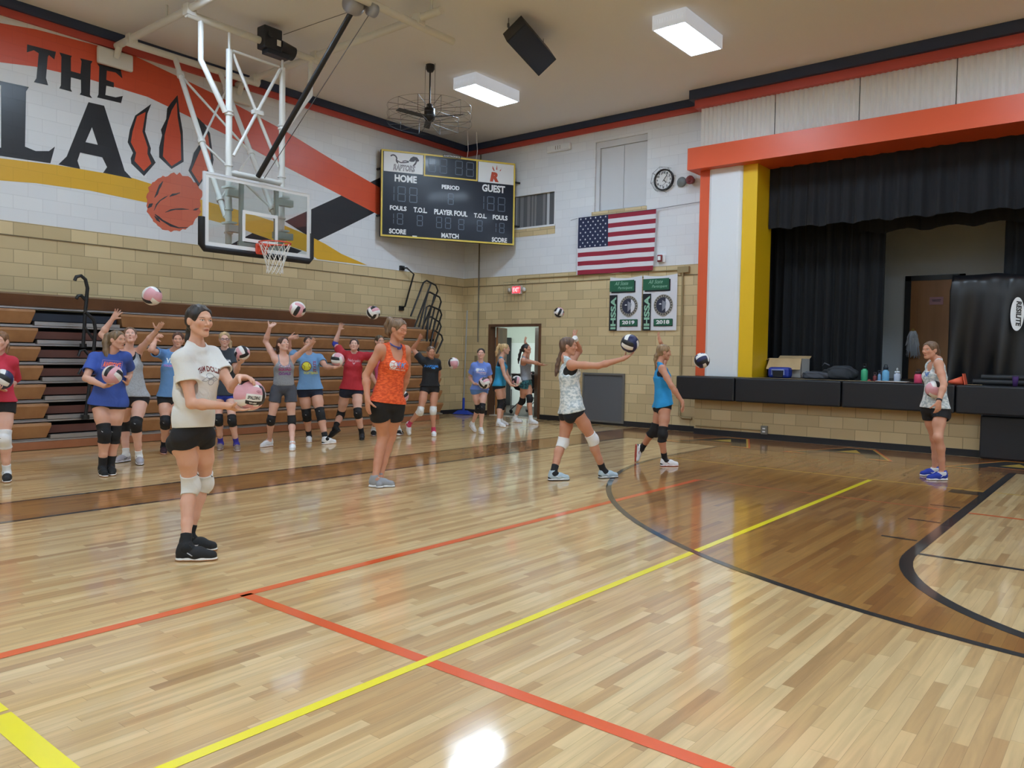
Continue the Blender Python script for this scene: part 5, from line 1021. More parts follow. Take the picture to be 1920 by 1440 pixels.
def face_skin(o, fr, base):
    """skin with lips, brows and eyes of its own colour, placed in the head's own axes"""
    rgb, brow = o['skin'], o.get('brow', (64, 48, 38)); FSK[0] += 1
    m = bpy.data.materials.new('skin_and_face'); m.use_nodes = True; nt = m.node_tree; b = nt.nodes['Principled BSDF']; L = nt.links.new; s = fr['hs']
    tc = N(nt, 'ShaderNodeTexCoord'); sub = N(nt, 'ShaderNodeVectorMath'); sub.operation = 'SUBTRACT'; sub.inputs[1].default_value = tuple(fr['hd'] - PV(base)); L(tc.outputs['Object'], sub.inputs[0])
    def dot(v):
        n = N(nt, 'ShaderNodeVectorMath'); n.operation = 'DOT_PRODUCT'; n.inputs[1].default_value = tuple(v / s); L(sub.outputs[0], n.inputs[0]); return n.outputs['Value']
    M = lambda op, a, c=None, d=None: math_(nt, op, a, c, d)
    lx, lf, lu = M('ABSOLUTE', dot(fr['hR'])), dot(fr['hF'] / 1.04), dot(fr['hU'] / .93)
    front = M('GREATER_THAN', lf, .05); soft = lambda v, k: M('MULTIPLY', M('MINIMUM', M('MAXIMUM', M('MULTIPLY', v, k), 0.), 1.), front)
    sq = lambda v: M('MULTIPLY', v, v)
    ex = M('DIVIDE', M('SUBTRACT', lx, .0305), .0138); bx_ = M('DIVIDE', M('SUBTRACT', lx, .033), .0195)
    bl = M('SUBTRACT', M('SUBTRACT', lu, .0235), M('MULTIPLY', sq(bx_), -.0045)); brm = soft(M('SUBTRACT', M('MULTIPLY', M('SUBTRACT', 1., sq(bx_)), .0034), M('ABSOLUTE', bl)), 900.)
    lm = soft(M('SUBTRACT', M('MULTIPLY', M('SUBTRACT', 1., sq(M('DIVIDE', lx, .0215))), .0105), M('ABSOLUTE', M('ADD', lu, .0685))), 700.)
    ln = soft(M('SUBTRACT', .0013 if not o.get('mouth') else .002, M('ABSOLUTE', M('ADD', lu, M('MULTIPLY_ADD', sq(lx), 6., .0680)))), 900.); ln = M('MULTIPLY', ln, M('LESS_THAN', lx, .0185))
    eh = .0058
    er = M('ADD', sq(ex), sq(M('DIVIDE', M('SUBTRACT', lu, .003), eh))); ew = soft(M('SUBTRACT', 1., er), 6.)
    ir = M('ADD', sq(M('SUBTRACT', lx, .0305)), sq(M('SUBTRACT', lu, .0038))); im = M('MULTIPLY', soft(M('SUBTRACT', .0058 ** 2, ir), 90000.), ew); pm = M('MULTIPLY', soft(M('SUBTRACT', .0027 ** 2, ir), 200000.), ew)
    lash = M('MULTIPLY', soft(M('SUBTRACT', .5, M('ABSOLUTE', M('SUBTRACT', er, 1.15))), 4.), M('GREATER_THAN', lu, .0035))
    if o.get('eyes_down'):
        lash = soft(M('SUBTRACT', .0013, M('ABSOLUTE', M('SUBTRACT', lu, M('MULTIPLY_ADD', sq(ex), .0035, -.0025)))), 900.); lash = M('MULTIPLY', lash, M('LESS_THAN', M('ABSOLUTE', ex), 1.05)); ew = im = pm = None
    ck = M('MULTIPLY', soft(M('SUBTRACT', .024, M('SQRT', M('ADD', sq(M('SUBTRACT', lx, .042)), sq(M('ADD', lu, .028))))), 45.), .3)
    def mixc(c0, c1, f_):
        n = N(nt, 'ShaderNodeMix'); n.data_type = 'RGBA'; L(f_, n.inputs[0])
        if hasattr(c0, 'links'): L(c0, n.inputs[6])
        else: n.inputs[6].default_value = c0
        n.inputs[7].default_value = s2l(c1); return n.outputs[2]
    nz = N(nt, 'ShaderNodeTexNoise'); nz.inputs['Scale'].default_value = 9; nz.inputs['Detail'].default_value = 3; L(tc.outputs['Object'], nz.inputs['Vector'])
    c = mixc(s2l(rgb), (int(rgb[0] * .97), int(rgb[1] * .88), int(rgb[2] * .85)), M('MULTIPLY_ADD', nz.outputs['Fac'], 1.2, -.35))
    c = mixc(c, (int(rgb[0] * .98), int(rgb[1] * .74), int(rgb[2] * .72)), ck); c = mixc(c, (int(rgb[0] * .9), int(rgb[1] * .72), int(rgb[2] * .72)), lm); c = mixc(c, (92, 44, 44) if not o.get('mouth') else (70, 32, 32), ln)
    c = mixc(c, brow, M('MULTIPLY', brm, .7))
    if ew is not None:
        c = mixc(c, (214, 208, 204), ew); c = mixc(c, o.get('iris', (78, 58, 44)), im); c = mixc(c, (18, 14, 14), pm)
    c = mixc(c, (44, 32, 28), M('MULTIPLY', lash, .9)); L(c, b.inputs['Base Color']); b.inputs['Roughness'].default_value = .5; b.inputs['Specular IOR Level'].default_value = .4
    return m
def hand(W, d, n, tsd, s, curl, spread=.1, thumb=.5, k=.006):
    """palm, four jointed fingers of different length and a thumb; d fingers, n palm normal, tsd thumb side"""
    d = nrm(d); n = nrm(n - d * (n @ d)); t = nrm(np.cross(d, n)); t = t if t @ tsd > 0 else -t; W = PV(W, float); out = []
    for i, o in enumerate((.026, .009, -.008, -.024)):
        kn = W + d * (.083 - (.006 if i == 3 else 0)) * s + t * o * s; out.append(cap(W + d * .012 * s + t * o * .6 * s, kn, .0135 * s, .0115 * s, .012, 'hand'))
        L = (.064, .072, .066, .052)[i] * s; fd = nrm(d + t * spread * (1.2, .4, -.4, -1.2)[i]); a = kn; c = 0
        for j, fr in enumerate((.45, .31, .24)):
            c += curl * (1 + .25 * i) * (.8, 1.1, .7)[j]; q = fd * math.cos(c) + n * math.sin(c); b = a + q * L * fr
            out.append(cap(a, b, (.0088, .0080, .0072)[j] * s, (.0080, .0073, .0062)[j] * s, .003, 'hand')); a = b
    out.append(cap(W, W + d * .05 * s, .018 * s, .02 * s, .02, 'hand'))
    a = W + d * .022 * s + t * .02 * s; q = nrm(t * (.85 * thumb + .3) + d * .7 + n * .35); b = a + q * .042 * s; q2 = nrm(q + n * .35 + d * .25); c = b + q2 * .028 * s; e = c + nrm(q2 + n * .3) * .022 * s
    out += [cap(a, b, .015 * s, .0105 * s, .012, 'hand'), cap(b, c, .0100 * s, .0092 * s, .004, 'hand'), cap(c, e, .0092 * s, .0074 * s, .003, 'hand')]
    return out
def body_prims(J, H, o):
    s = H / 1.66; P = []; fat = o.get('build', 1.0); bust = o.get('bust', 1.0)
    g = lambda k: PV(J[k], float)
    pel, neck = g('pel'), g('neck'); pF, cF = nrm(g('pF')), nrm(g('cF')); shm = (g('shR') + g('shL')) / 2
    U = nrm(neck - pel); pR = nrm(np.cross(pF, U))
    for S in 'RL': J['hip' + S] = list(pel - ZU * .02 * H + (g('hip' + S) - pel + ZU * .02 * H) * o.get('hipw', 1.0)); pF = nrm(np.cross(U, pR)); cR = nrm(g('shR') - g('shL')); cR = nrm(cR * .5 + nrm(np.cross(cF, U)) * .5); cF2 = nrm(np.cross(U, cR))
    T = np.linalg.norm(neck - pel); at_ = lambda v, r=0, f=0, R=pR, F=pF: pel + U * v * T + R * r * s + F * f * s
    mR = nrm(pR + cR); mF = nrm(pF + cF2)
    P.append(ell(at_(-.02), (pR, pF, U), PV([.147, .106, .113]) * s * fat, .05, 'pelvis'))
    for q in (-1, 1): P.append(ell(at_(-.17, q * .075, -.062), (pR, pF, U), PV([.077, .074, .086]) * s * fat, .04, 'pelvis'))
    P.append(ell(at_(.32, 0, .005, mR, mF), (mR, mF, U), PV([.112, .085, .13]) * s * fat, .06, 'waist'))
    P.append(ell(at_(.64, 0, .0, cR, cF2), (cR, cF2, U), PV([.13, .095, .155]) * s * (.4 + .6 * fat), .05, 'ribs'))
    P.append(cap(shm + cR * .085 * s - U * .035 * s, shm - cR * .085 * s - U * .035 * s, .062 * s, None, .05, 'chest'))
    for q in (-1, 1): P.append(ell(at_(.66, q * .068, .072, cR, cF2), (cR, cF2, U), PV([.056, .048, .056]) * s * bust, .035, 'bust'))
    nt = neck + U * .0 * s
    hd = g('head'); hF = nrm(g('hF')); hU = nrm(ZU - hF * (ZU @ hF)); hU = nrm(hU * .8 + U * .35 - hF * (hF @ (hU * .8 + U * .35))); hR = np.cross(hF, hU)
    hb = hd - hU * .055 * s - hF * .022 * s
    P.append(cap(neck - U * .03 * s - cF2 * .012 * s, hb, .048 * s * o.get('neckw', 1), .0455 * s * o.get('neckw', 1), .025, 'neck'))
    for q, S in ((1, 'R'), (-1, 'L')):
        sh = g('sh' + S); P.append(cap(neck + U * .012 * s - cF2 * .02 * s, sh - cR * q * .015 * s + U * .012 * s, .03 * s, .034 * s, .04, 'trap')); P.append(ell(sh, (cR, cF2, U), PV([.05, .052, .055]) * s, .03, 'shoulder'))
    for S in 'RL':
        sh, el, wr, tip = (g(k + S) for k in ('sh', 'el', 'wr', 'tip')); a = nrm(el - sh); f = nrm(wr - el); th = o.get('arm', 1.0) * s
        P.append(cap(sh, sh + (el - sh) * .5, .046 * th, .043 * th, .03, 'ua' + S)); P.append(cap(sh + (el - sh) * .5, el, .043 * th, .035 * th, .02, 'ua' + S))
        P.append(cap(el, el + (wr - el) * .3, .035 * th, .038 * th, .02, 'fa' + S)); P.append(cap(el + (wr - el) * .3, wr, .038 * th, .024 * th, .02, 'fa' + S))
        hip, kn, an = g('hip' + S), g('kn' + S), g('ank' + S); q = 1 if S == 'R' else -1; lg = o.get('leg', 1.0) * s
        lat = pR * q; mid = hip + (kn - hip) * .5; sd = nrm(kn - hip); fr = nrm(pF - sd * (pF @ sd))
        P.append(cap(hip + lat * .012 * s - U * .01, mid + fr * .006 * s, .084 * lg, .073 * lg, .045, 'th' + S)); P.append(cap(mid + fr * .006 * s, kn, .073 * lg, .052 * lg, .03, 'th' + S))
        sk = nrm(an - kn); bk = nrm(-pF - sk * (-pF @ sk)); c1 = kn + (an - kn) * .3 + bk * .014 * s
        P.append(ell(kn - bk * .012 * s, (pR, bk, ZU), PV([.047, .045, .055]) * lg, .02, 'kn' + S))
        P.append(cap(kn, c1, .05 * lg, .054 * lg, .03, 'sk' + S)); P.append(cap(c1, kn + (an - kn) * .62 + bk * .006 * s, .054 * lg, .041 * lg, .02, 'sk' + S)); P.append(cap(kn + (an - kn) * .62 + bk * .006 * s, an, .041 * lg, .032 * lg, .02, 'sk' + S))
        hl, to, up = g('heel' + S), g('toe' + S), g('up' + S); P.append(cap(an, hl + (to - hl) * .12 + up * .035, .033 * s, .03 * s, .02, 'ft' + S)); P.append(cap(an - up * .01, hl + (to - hl) * .75 + up * .032, .032 * s, .022 * s, .03, 'ft' + S))
        hn = nrm(PV(J['palm' + S], float)); P += hand(wr, tip - wr, hn, PV(o.get('thumb' + S, (0, 0, 1)), float), s * o.get('handscale', 1.0), o.get('curl' + S, .25), o.get('spread' + S, .12))
    # head
    hs = s * o.get('headsize', .95); e = lambda r, f, u: hd + (hR * r + hF * f * 1.04 + hU * u * .93) * hs
    P.append(ell(e(0, -.012, .03), (hR, hF, hU), PV([.072, .096, .076]) * hs, .02, 'head')); P.append(ell(e(0, .022, -.034), (hR, hF, hU), PV([.053, .064, .069]) * hs, .03, 'head'))
    P.append(cap(e(.007, .066, -.099), e(-.007, .066, -.099), .0135 * hs, None, .025, 'head'))
    for q in (-1, 1): P.append(cap(e(q * .05, -.004, -.052), e(q * .014, .055, -.098), .012 * hs, .0125 * hs, .03, 'head')); P.append(ell(e(q * .036, .058, -.022), (hR, hF, hU), PV([.020, .020, .020]) * hs, .025, 'head'))
    P.append(cap(e(.034, .068, .022), e(0, .079, .02), .008 * hs, None, .02, 'head')); P.append(cap(e(-.034, .068, .022), e(0, .079, .02), .008 * hs, None, .02, 'head'))
    P.append(cap(e(0, .081, .010), e(0, .1, -.027), .0058 * hs, .0088 * hs, .012, 'head'))
    for q in (-1, 1): P.append(cap(e(q * .009, .09, -.033), e(q * .009, .086, -.035), .0065 * hs, None, .008, 'head')); P.append(ell(e(q * .072, -.008, -.008), (hR + hF * .25 * q, hF, hU), PV([.010, .02, .030]) * hs, .008, 'head'))
    P.append(cap(e(.017, .076, -.063), e(0, .084, -.061), .0055 * hs, .0066 * hs, .007, 'head')); P.append(cap(e(-.017, .076, -.063), e(0, .084, -.061), .0055 * hs, .0066 * hs, .007, 'head'))
    P.append(cap(e(.012, .077, -.0745), e(-.012, .077, -.0745), .0070 * hs, None, .007, 'head'))
    fr = dict(pel=pel, neck=neck, U=U, pR=pR, pF=pF, cR=cR, cF=cF2, hd=hd, hR=hR, hF=hF, hU=hU, T=T, s=s, hs=hs, at=at_, mR=mR, mF=mF, shm=shm, e=e)
    return P, fr
def make_person(J, H, o, name='person'):
    s = H / 1.66; fl_ = (PV(J['heelR']) + PV(J['heelL'])) / 2; root = thing(name, o['label'], 'person', (float(fl_[0]), float(fl_[1]), 0.0), None)
    P, fr = body_prims(J, H, o); h = o.get('res', .0055); e = fr['e']; g = lambda k: PV(J[k], float); U = fr['U']
    lo = np.min([p['lo'] for p in P], 0) - .03; hi = np.max([p['hi'] for p in P], 0) + .03; f = Field(lo, hi, h)
    for p in P: f.prim(p)
    for q in (-1, 1): f.prim(cap(e(q * .031, .096, .004), e(q * .030, .088, .004), .0125 * fr['hs'], None, .012), 0, None, True)
    for q in (-1, 1): f.prim(ell(e(q * .0305, .0695, .003), (fr['hR'], fr['hF'], fr['hU']), PV([.0135, .0115, .0095]) * fr['hs'], .003))
    V, F = f.mesh(); mesh_obj('body', V, F, [face_skin(o, fr, WORLD[root.name])], root)
    # hair: a cap over the skull that leaves the face free, then tails
    HP = [ell(e(0, -.014, .034), (fr['hR'], fr['hF'], fr['hU']), PV([.081, .103, .081]) * fr['hs'], .01), ell(e(0, -.04, -.02), (fr['hR'], fr['hF'], fr['hU']), PV([.066, .064, .066]) * fr['hs'], .03)]
    for t in o.get('tail', []):
        pts = [fr['hd'] + (fr['hR'] * q[0] + fr['hF'] * q[1] + ZU * q[2] if len(q) < 5 else 0) * fr['hs'] for q in t]
        for a, b, q0, q1 in zip(pts, pts[1:], t, t[1:]): HP.append(cap(a, b, q0[3] * fr['hs'], q1[3] * fr['hs'], .015))
    subs = [ell(e(0, .088, -.022), (fr['hR'], fr['hF'], fr['hU']), PV([.0665, .072, .092]) * fr['hs'], .012)] + [ell(e(q * .08, .004, -.026), (fr['hR'], fr['hF'], fr['hU']), PV([.022, .028, .036]) * fr['hs'], .01) for q in (-1, 1)]
    rnd = random.Random(len(o['label'])); fo = (.0018, [(fr['hR'] * 1.0 + ZU * .2, 190, 1.), (fr['hF'] - fr['hR'] * .4, 150, 2.)])
    V, F = grow(HP, max(.004, h * .9), 0, None, subs, (), fo, .03); mesh_obj('hair', V, F, hair_mat(o['hair']), root)
    # shoes, socks, pads
    for S in 'RL':
        kn, an, hip = g('kn' + S), g('ank' + S), g('hip' + S); sk = nrm(an - kn); tp = nrm(kn - hip); hl, to, up = g('heel' + S), g('toe' + S), g('up' + S)
        if o.get('pad'):
            pc = o['pad'] if not isinstance(o['pad'], dict) else o['pad'][S]; Q = [p for p in P if p['tag'] in ('th' + S, 'kn' + S, 'sk' + S)]; fw = nrm(fr['pF'] - sk * (fr['pF'] @ sk))
            Q = Q + [ell(kn + fw * .018 * s, (fr['pR'], fw, sk), PV([.045, .045, .06]) * s, .02)]; Lp = o.get('padlen', .085) * s
            V, F = grow(Q, h, .009, None, (), [(kn - tp * Lp, -tp), (kn + sk * Lp, sk)], None, .03); sel = None
            V, F = keep_near(V, F, kn, .22 * s); kp = mesh_obj('knee_pad', V, F, cloth_mat(pc), root)
            mk = kn - sk * .045 * s; dd = (V - mk) @ fw - 6 * np.abs((V - mk) @ sk) - 3 * np.abs((V - mk) @ np.cross(sk, fw) - .012); c0 = V[np.argmax(dd)] + fw * .001; rt = nrm(np.cross(sk, fw)); dk = sum(pc) < 200
            MB().tube([c0 - rt * .011 * s - fw * .001 + sk * .003, c0 - rt * .003 * s + sk * .005 * s, c0 + rt * .012 * s - sk * .006 * s - fw * .001], [.0018 * s, .0034 * s, .001 * s], 5).build('pad_mark', mat('pad_mark_white', (216, 216, 220), .6) if dk else mat('pad_mark_black', (36, 36, 40), .6), kp)
        if o.get('sock'):
            sc, sh_ = o['sock']; Q = [p for p in P if p['tag'] in ('sk' + S, 'ft' + S)]; V, F = grow(Q, h, .0055, None, (), [(an - sk * sh_ * s, -sk)], None, .03); mesh_obj('sock', V, F, cloth_mat(sc), root)
        shoe(root, hl, to, up, s, o['shoe'], S, h)
    garments(root, P, fr, J, H, o, h)
    return root, P, fr
def keep_near(V, F, c, r):
    k = (np.linalg.norm(V[F].mean(1) - c, axis=1) < r); F = F[k]; u, inv = np.unique(F, return_inverse=True); return V[u], inv.reshape(-1, 4)
HAIRS = {}
def hair_mat(rgb):
    if rgb not in HAIRS:
        a = tuple(int(v * .84) for v in rgb); b = tuple(min(255, int(v * 1.13)) for v in rgb); HAIRS[rgb] = noise_mat('hair_%d_%d_%d' % rgb, a, b, 38, (1, 1, .18), .42, 4, .38, .66, 0, .35)
    return HAIRS[rgb]
def cloth_mat(c):
    if isinstance(c, str): return MATS[c]
    nm = 'fabric_%d_%d_%d' % tuple(c)
    if nm in MATS: return MATS[nm]
    m = mat(nm, c, .8); nt = m.node_tree; b = nt.nodes['Principled BSDF']; tc = N(nt, 'ShaderNodeTexCoord'); w1 = N(nt, 'ShaderNodeTexNoise'); w1.inputs['Scale'].default_value = 7; w1.inputs['Detail'].default_value = 3; w1.inputs['Distortion'].default_value = .9
    w2 = N(nt, 'ShaderNodeTexNoise'); w2.inputs['Scale'].default_value = 160
    for w_ in (w1, w2): nt.links.new(tc.outputs['Object'], w_.inputs['Vector'])
    bp = N(nt, 'ShaderNodeBump'); bp.inputs['Strength'].default_value = .32; bp.inputs['Distance'].default_value = .03
    nt.links.new(math_(nt, 'MULTIPLY_ADD', w2.outputs['Fac'], .03, w1.outputs['Fac']), bp.inputs['Height']); nt.links.new(bp.outputs[0], b.inputs['Normal']); return m
def shoe(root, hl, to, up, s, st, S, h):
    """trainer: upper, sole band, laces and a side flash, along heel -> toe"""
    d = nrm(to - hl); up = nrm(up - d * (up @ d)); r = nrm(np.cross(d, up)); L = np.linalg.norm(to - hl); q = lambda a, b, c: hl + d * a * L + r * b * s + up * c * s
    inn = -1 if S == 'R' else 1
    U_ = [cap(q(.13, 0, .05), q(.19, 0, .088), .038 * s, .040 * s, .02), cap(q(.2, 0, .046), q(.55, 0, .048), .040 * s, .042 * s, .02), cap(q(.5, inn * -.004, .042), q(.85, inn * .004, .029), .043 * s, .034 * s, .02), cap(q(.16, 0, .07), q(.21, 0, .106), .038 * s, .038 * s, .015)]
    bot = [cap(q(.13, 0, .0), q(.3, 0, .0), .041 * s, .039 * s, .01), cap(q(.3, 0, 0), q(.6, 0, 0), .039 * s, .045 * s, .01), cap(q(.6, 0, 0), q(.86, inn * .003, 0), .045 * s, .036 * s, .01)]
    V, F = grow(U_, h, 0, None, [cap(q(.2, 0, .1), q(.2, 0, .16), .031 * s, .034 * s, .004)], [(q(0, 0, .014), -up)], None, .02); o1 = mesh_obj('shoe', V, F, cloth_mat(st[0]), root)
    V, F = grow(bot, h * .8, 0, None, (), [(q(0, 0, .003), -up), (q(0, 0, .026), up)], None, .02); C_ = V[F].mean(1); mi = ((C_ - hl) @ up < .012 * s).astype(int)
    mesh_obj('sole', V, F, [mat('sole_%d_%d_%d' % st[1], st[1], .5), mat('sole_%d_%d_%d' % st[2], st[2], .5)], o1, mi)
    m = MB()
    for i in range(4):
        a = .36 + .09 * i; zz = .096 - .011 * i; m.tube([q(a, -.026, zz - .012), q(a + .02, 0, zz + .002), q(a, .026, zz - .012)], .0032 * s, 5)
    m.tube([q(.36, .0, .1), q(.34, .03, .106), q(.40, .036, .09), q(.38, .0, .1)], .003 * s, 5); m.build('laces', mat('lace_%d_%d_%d' % st[3], st[3], .7), o1)
    if len(st) > 4:
        m = MB()
        for sd in (-1, 1): m.tube([q(.30, sd * .039, .058), q(.42, sd * .0428, .041), q(.52, sd * .0435, .043), q(.62, sd * .038, .058)], [.003 * s, .005 * s, .004 * s, .002 * s], 6)
        m.build('side_flash', mat('flash_%d_%d_%d' % st[4], st[4], .5), o1)
def garments(root, P, fr, J, H, o, h):
    s, U, T = fr['s'], fr['U'], fr['T']; at_ = fr['at']; g = lambda k: PV(J[k], float); pR, pF, cR, cF, mR, mF = (fr[k] for k in ('pR', 'pF', 'cR', 'cF', 'mR', 'mF')); neck = fr['neck']
    # shorts
    if o.get('shorts'):
        col, ln, loose = o['shorts']; Q = [p for p in P if p['tag'] in ('pelvis',)]; pl = []
        Q.append(ell(at_(.12), (pR, pF, U), PV([.135, .1, .1]) * s * o.get('build', 1), .05))
        for S in 'RL':
            hip, kn = g('hip' + S), g('kn' + S); d = nrm(kn - hip); e_ = hip + (kn - hip) * ln; q = 1 if S == 'R' else -1; lg = o.get('leg', 1) * s
            Q.append(cap(hip + pR * q * .012 * s - U * .01, e_ + d * .05, (.084 + loose * .25) * lg, (.085 - .02 * ln + loose) * lg, .03, '', [(e_, d)]))
        subs = []
        if loose > .006:
            for S in 'RL':
                hip, kn = g('hip' + S), g('kn' + S); e_ = hip + (kn - hip) * ln; lg = o.get('leg', 1) * s; subs.append(cap(e_ - nrm(kn - hip) * .02, e_ + nrm(kn - hip) * .06, (.09 - .02 * ln + loose - .007) * lg, None, .003))
        V, F = grow(Q, h, .007, None, subs, [(at_(.3), U)], (.0012, [(ZU + pR * .5, 60, 0)]), .04); mesh_obj('shorts', V, F, cloth_mat(col), root)
    hem0 = o['top'][2]; kind, col = o['top'][:2]; hem = o['top'][2]; loose = o['top'][3] if len(o['top']) > 3 else .012
    bld = o.get('build', 1.0)
    body = [p for p in P if p['tag'] in ('ribs', 'waist', 'bust', 'chest')] + [dict(p, inf=.006) for p in P if p['tag'] == 'pelvis' and hem0 < .02] + ([ell(at_(.12), (pR, pF, U), PV([.135, .1, .1]) * s * o.get('build', 1), .05)] if hem0 < .06 else [])
    if hem0 < .02:
        for S in 'RL': body.append(dict(cap(g('hip' + S) + pR * (1 if S == 'R' else -1) * .012 * s - U * .01, g('hip' + S) + (g('kn' + S) - g('hip' + S)) * .25, .09 * s * o.get('leg', 1), .086 * s * o.get('leg', 1), .045), inf=.0075))
    hemP = at_(hem); w0 = (.115 + loose * .8) * s; w1 = (.13 + loose * 1.1) * s * bld; d0 = (.085 + loose * .7) * s; d1 = (.098 + loose * 1.0) * s * bld
    Q = body + [tub(at_(.62, 0, .004, cR, cF), at_(hem - .08, 0, .0, pR, pF), mR, mF, (w0, w1), (d0, d1), .05)]
    tilt = nrm(U + pF * o.get('hemtilt', .0) + pR * o.get('hemroll', .0)); planes = [(hemP, -tilt)]; subs = []
    rnd = random.Random(int(H * 1000) + len(o['label'])); fd = [(nrm(U * .75 + mR * rnd.uniform(-.8, .8) + mF * rnd.uniform(-.5, .5)), rnd.uniform(24, 46), rnd.uniform(0, 6)) for _ in range(3)]
    hd_ = o.get('fold', .0011)
    if kind == 'tee':
        Q += [p for p in P if p['tag'] in ('trap', 'shoulder')]; ln = o.get('sleeve', .62)
        for S in 'RL':
            sh, el = g('sh' + S), g('el' + S); d = nrm(el - sh); e_ = sh + (el - sh) * ln; r0, r1 = .046 * s, (.047 + loose * .6) * s
            drop = PV([0, 0, -.008]) * (1 - abs(d[2])); Q.append(cap(sh, e_ + d * .05 + drop, r0 + .004, r1 + .006, .03, '', [(e_, d)])); subs.append(cap(e_ - d * .03 + drop, e_ + d * .06 + drop, r1 - .004, r1 - .002, .003))
        nk = o.get('neckw', 1); Q.append(cap(neck - U * .03 * s, neck + U * .014 * s, .066 * s * nk, .053 * s * nk, .025)); subs.append(cap(neck - U * .012 * s + cF * .01 * s, fr['hd'], .051 * s * nk, .056 * s, .004)); subs.append(cap(neck + U * .05 * s, fr['hd'], .062 * s, .1 * s, .01)); subs.append(ell(neck + cF * .045 * s + U * .012 * s, (cR, cF, U), PV([.038, .03, .022]) * s, .008))
        infl = .0105
    else:
        Q += [p for p in P if p['tag'] in ('trap',)]
        for S in 'RL':
            q = 1 if S == 'R' else -1; sh = g('sh' + S); el = g('el' + S); out = cR * q
            c = sh + out * .022 * s - U * .03 * s; subs.append(cap(c - out * (0 if kind != 'racer' else .0) * s, c + out * .14 * s, .082 * s * (1.12 if kind == 'racer' else 1), .12 * s, .012)); subs.append(cap(sh + out * .0 * s - U * .07 * s, sh + out * .15 * s - U * .07 * s, .058 * s, .09 * s, .012))
            if kind == 'racer': subs.append(cap(sh - cF * .09 * s - U * .06 * s - out * .015 * s, sh - cF * .16 * s + out * .03 * s - U * .06 * s, .07 * s, .07 * s, .012))
            subs.append(cap(sh, el, .058 * s, .05 * s, .01))
        subs.append(cap(neck - U * .05 * s + cF * .05 * s, neck + U * .12 * s, .068 * s, .075 * s, .01)); subs.append(ell(neck + cF * .085 * s - U * .08 * s, (cR, cF, U), PV([.06, .06, .055]) * s, .012)); subs.append(ell(neck - cF * .07 * s + U * .0 * s, (cR, cF, U), PV([.055, .05, .045]) * s, .012))
        infl = .0085
    V, F = grow(Q, h, infl, None, subs, planes, (hd_, fd), .06)
    tops = mesh_obj('shirt' if kind == 'tee' else 'tank_top', V, F, cloth_mat(col), root)
    if kind != 'tee' and o.get('bra'):
        V2, F2 = grow([p for p in P if p['tag'] in ('ribs', 'bust', 'chest', 'trap')], h, .0045, None, [cap(g('sh' + S) + (cR if S == 'R' else -cR) * .03 * s - U * .02 * s, g('sh' + S) + (cR if S == 'R' else -cR) * .15 * s - U * .02 * s, .062 * s, .1 * s, .01) for S in 'RL'] + [cap(neck - U * .03 * s + cF * .05 * s, neck + U * .12 * s, .062 * s, .07 * s, .01)], [(at_(.5), -U)], None, .04)
        mesh_obj('sports_bra', V2, F2, cloth_mat(o['bra']), root)
    # prints, laid on the cloth
    if o.get('prints'):
        from mathutils.bvhtree import BVHTree
        tree = BVHTree.FromPolygons([Vector(v) for v in V], [tuple(int(i) for i in q) for q in F])
        oC = fr['shm'] - U * .0; oR = nrm(np.cross(U, cF)) * 1.0     # picture right when the person faces us
        def lay(m, P2, F2, mi=0, lift=.0025):
            vs = []
            for x, y in P2:
                st = oC + oR * x * s + U * y * s + cF * .5; hit = tree.ray_cast(Vector(st), Vector(-cF), 1.0)
                vs.append(PV(hit[0]) + cF * lift if hit[0] is not None else oC + oR * x * s + U * y * s + cF * .12 * s)
            m.add(vs, F2, mi)
        for nm, items in o['prints'].items():
            m = MB(); ml = []
            for it in items:
                c3 = it[-1]; mm = mat('print_%d_%d_%d' % c3, c3, .7)
                if mm not in ml: ml.append(mm)
                mi = ml.index(mm)
                if it[0] == 'text':
                    _, tx, x, y, wd, hg, bold, arc = it[:8]; P2, F2 = text_shape(tx, bold); W_ = P2[:, 0].max(); pts = []
                    for p in P2:
                        u = (p[0] / W_ - .5); pts.append((x + u * wd, y + p[1] * hg - arc * u * u * 4))
                    lay(m, pts, F2, mi, it[8] if len(it) > 9 else .0025)
                elif it[0] == 'vtext':
                    _, tx, x, y, wd, hg, bold = it[:7]; P2, F2 = text_shape(tx, bold); W_ = P2[:, 0].max(); lay(m, [(x - p[1] * hg, y + p[0] / W_ * wd) for p in P2], F2, mi)
                elif it[0] == 'disc':
                    _, x, y, r_, a0, a1, lift = it[:7]; n = 24; pts = [(x + r_ * q * math.cos(a0 + (a1 - a0) * i / n), y + r_ * q * math.sin(a0 + (a1 - a0) * i / n)) for q in (.02, .25, .5, .75, 1) for i in range(n + 1)]; lay(m, pts, [(k * 25 + i, k * 25 + 25 + i, k * 25 + 26 + i, k * 25 + i + 1) for k in range(4) for i in range(n)], mi, lift)
                elif it[0] == 'line':
                    _, pl, wd, lift = it[:4]; 
                    for (x0, y0), (x1, y1) in zip(pl, pl[1:]):
                        k = max(1, int(math.hypot(x1 - x0, y1 - y0) / .012)); dx, dy = x1 - x0, y1 - y0; L_ = math.hypot(dx, dy) or 1; nx, ny = -dy / L_ * wd / 2, dx / L_ * wd / 2; pts = []
                        for i in range(k + 1): t = i / k; pts += [(x0 + dx * t + nx, y0 + dy * t + ny), (x0 + dx * t - nx, y0 + dy * t - ny)]
                        lay(m, pts, [(2 * i, 2 * i + 1, 2 * i + 3, 2 * i + 2) for i in range(k)], mi, lift)
            m.build(nm, ml, tops)
def speckle(name, c1, c2, scale, stretch, lo=.42, hi=.58): return noise_mat(name, c1, c2, scale, stretch, .8, 5, lo, hi)
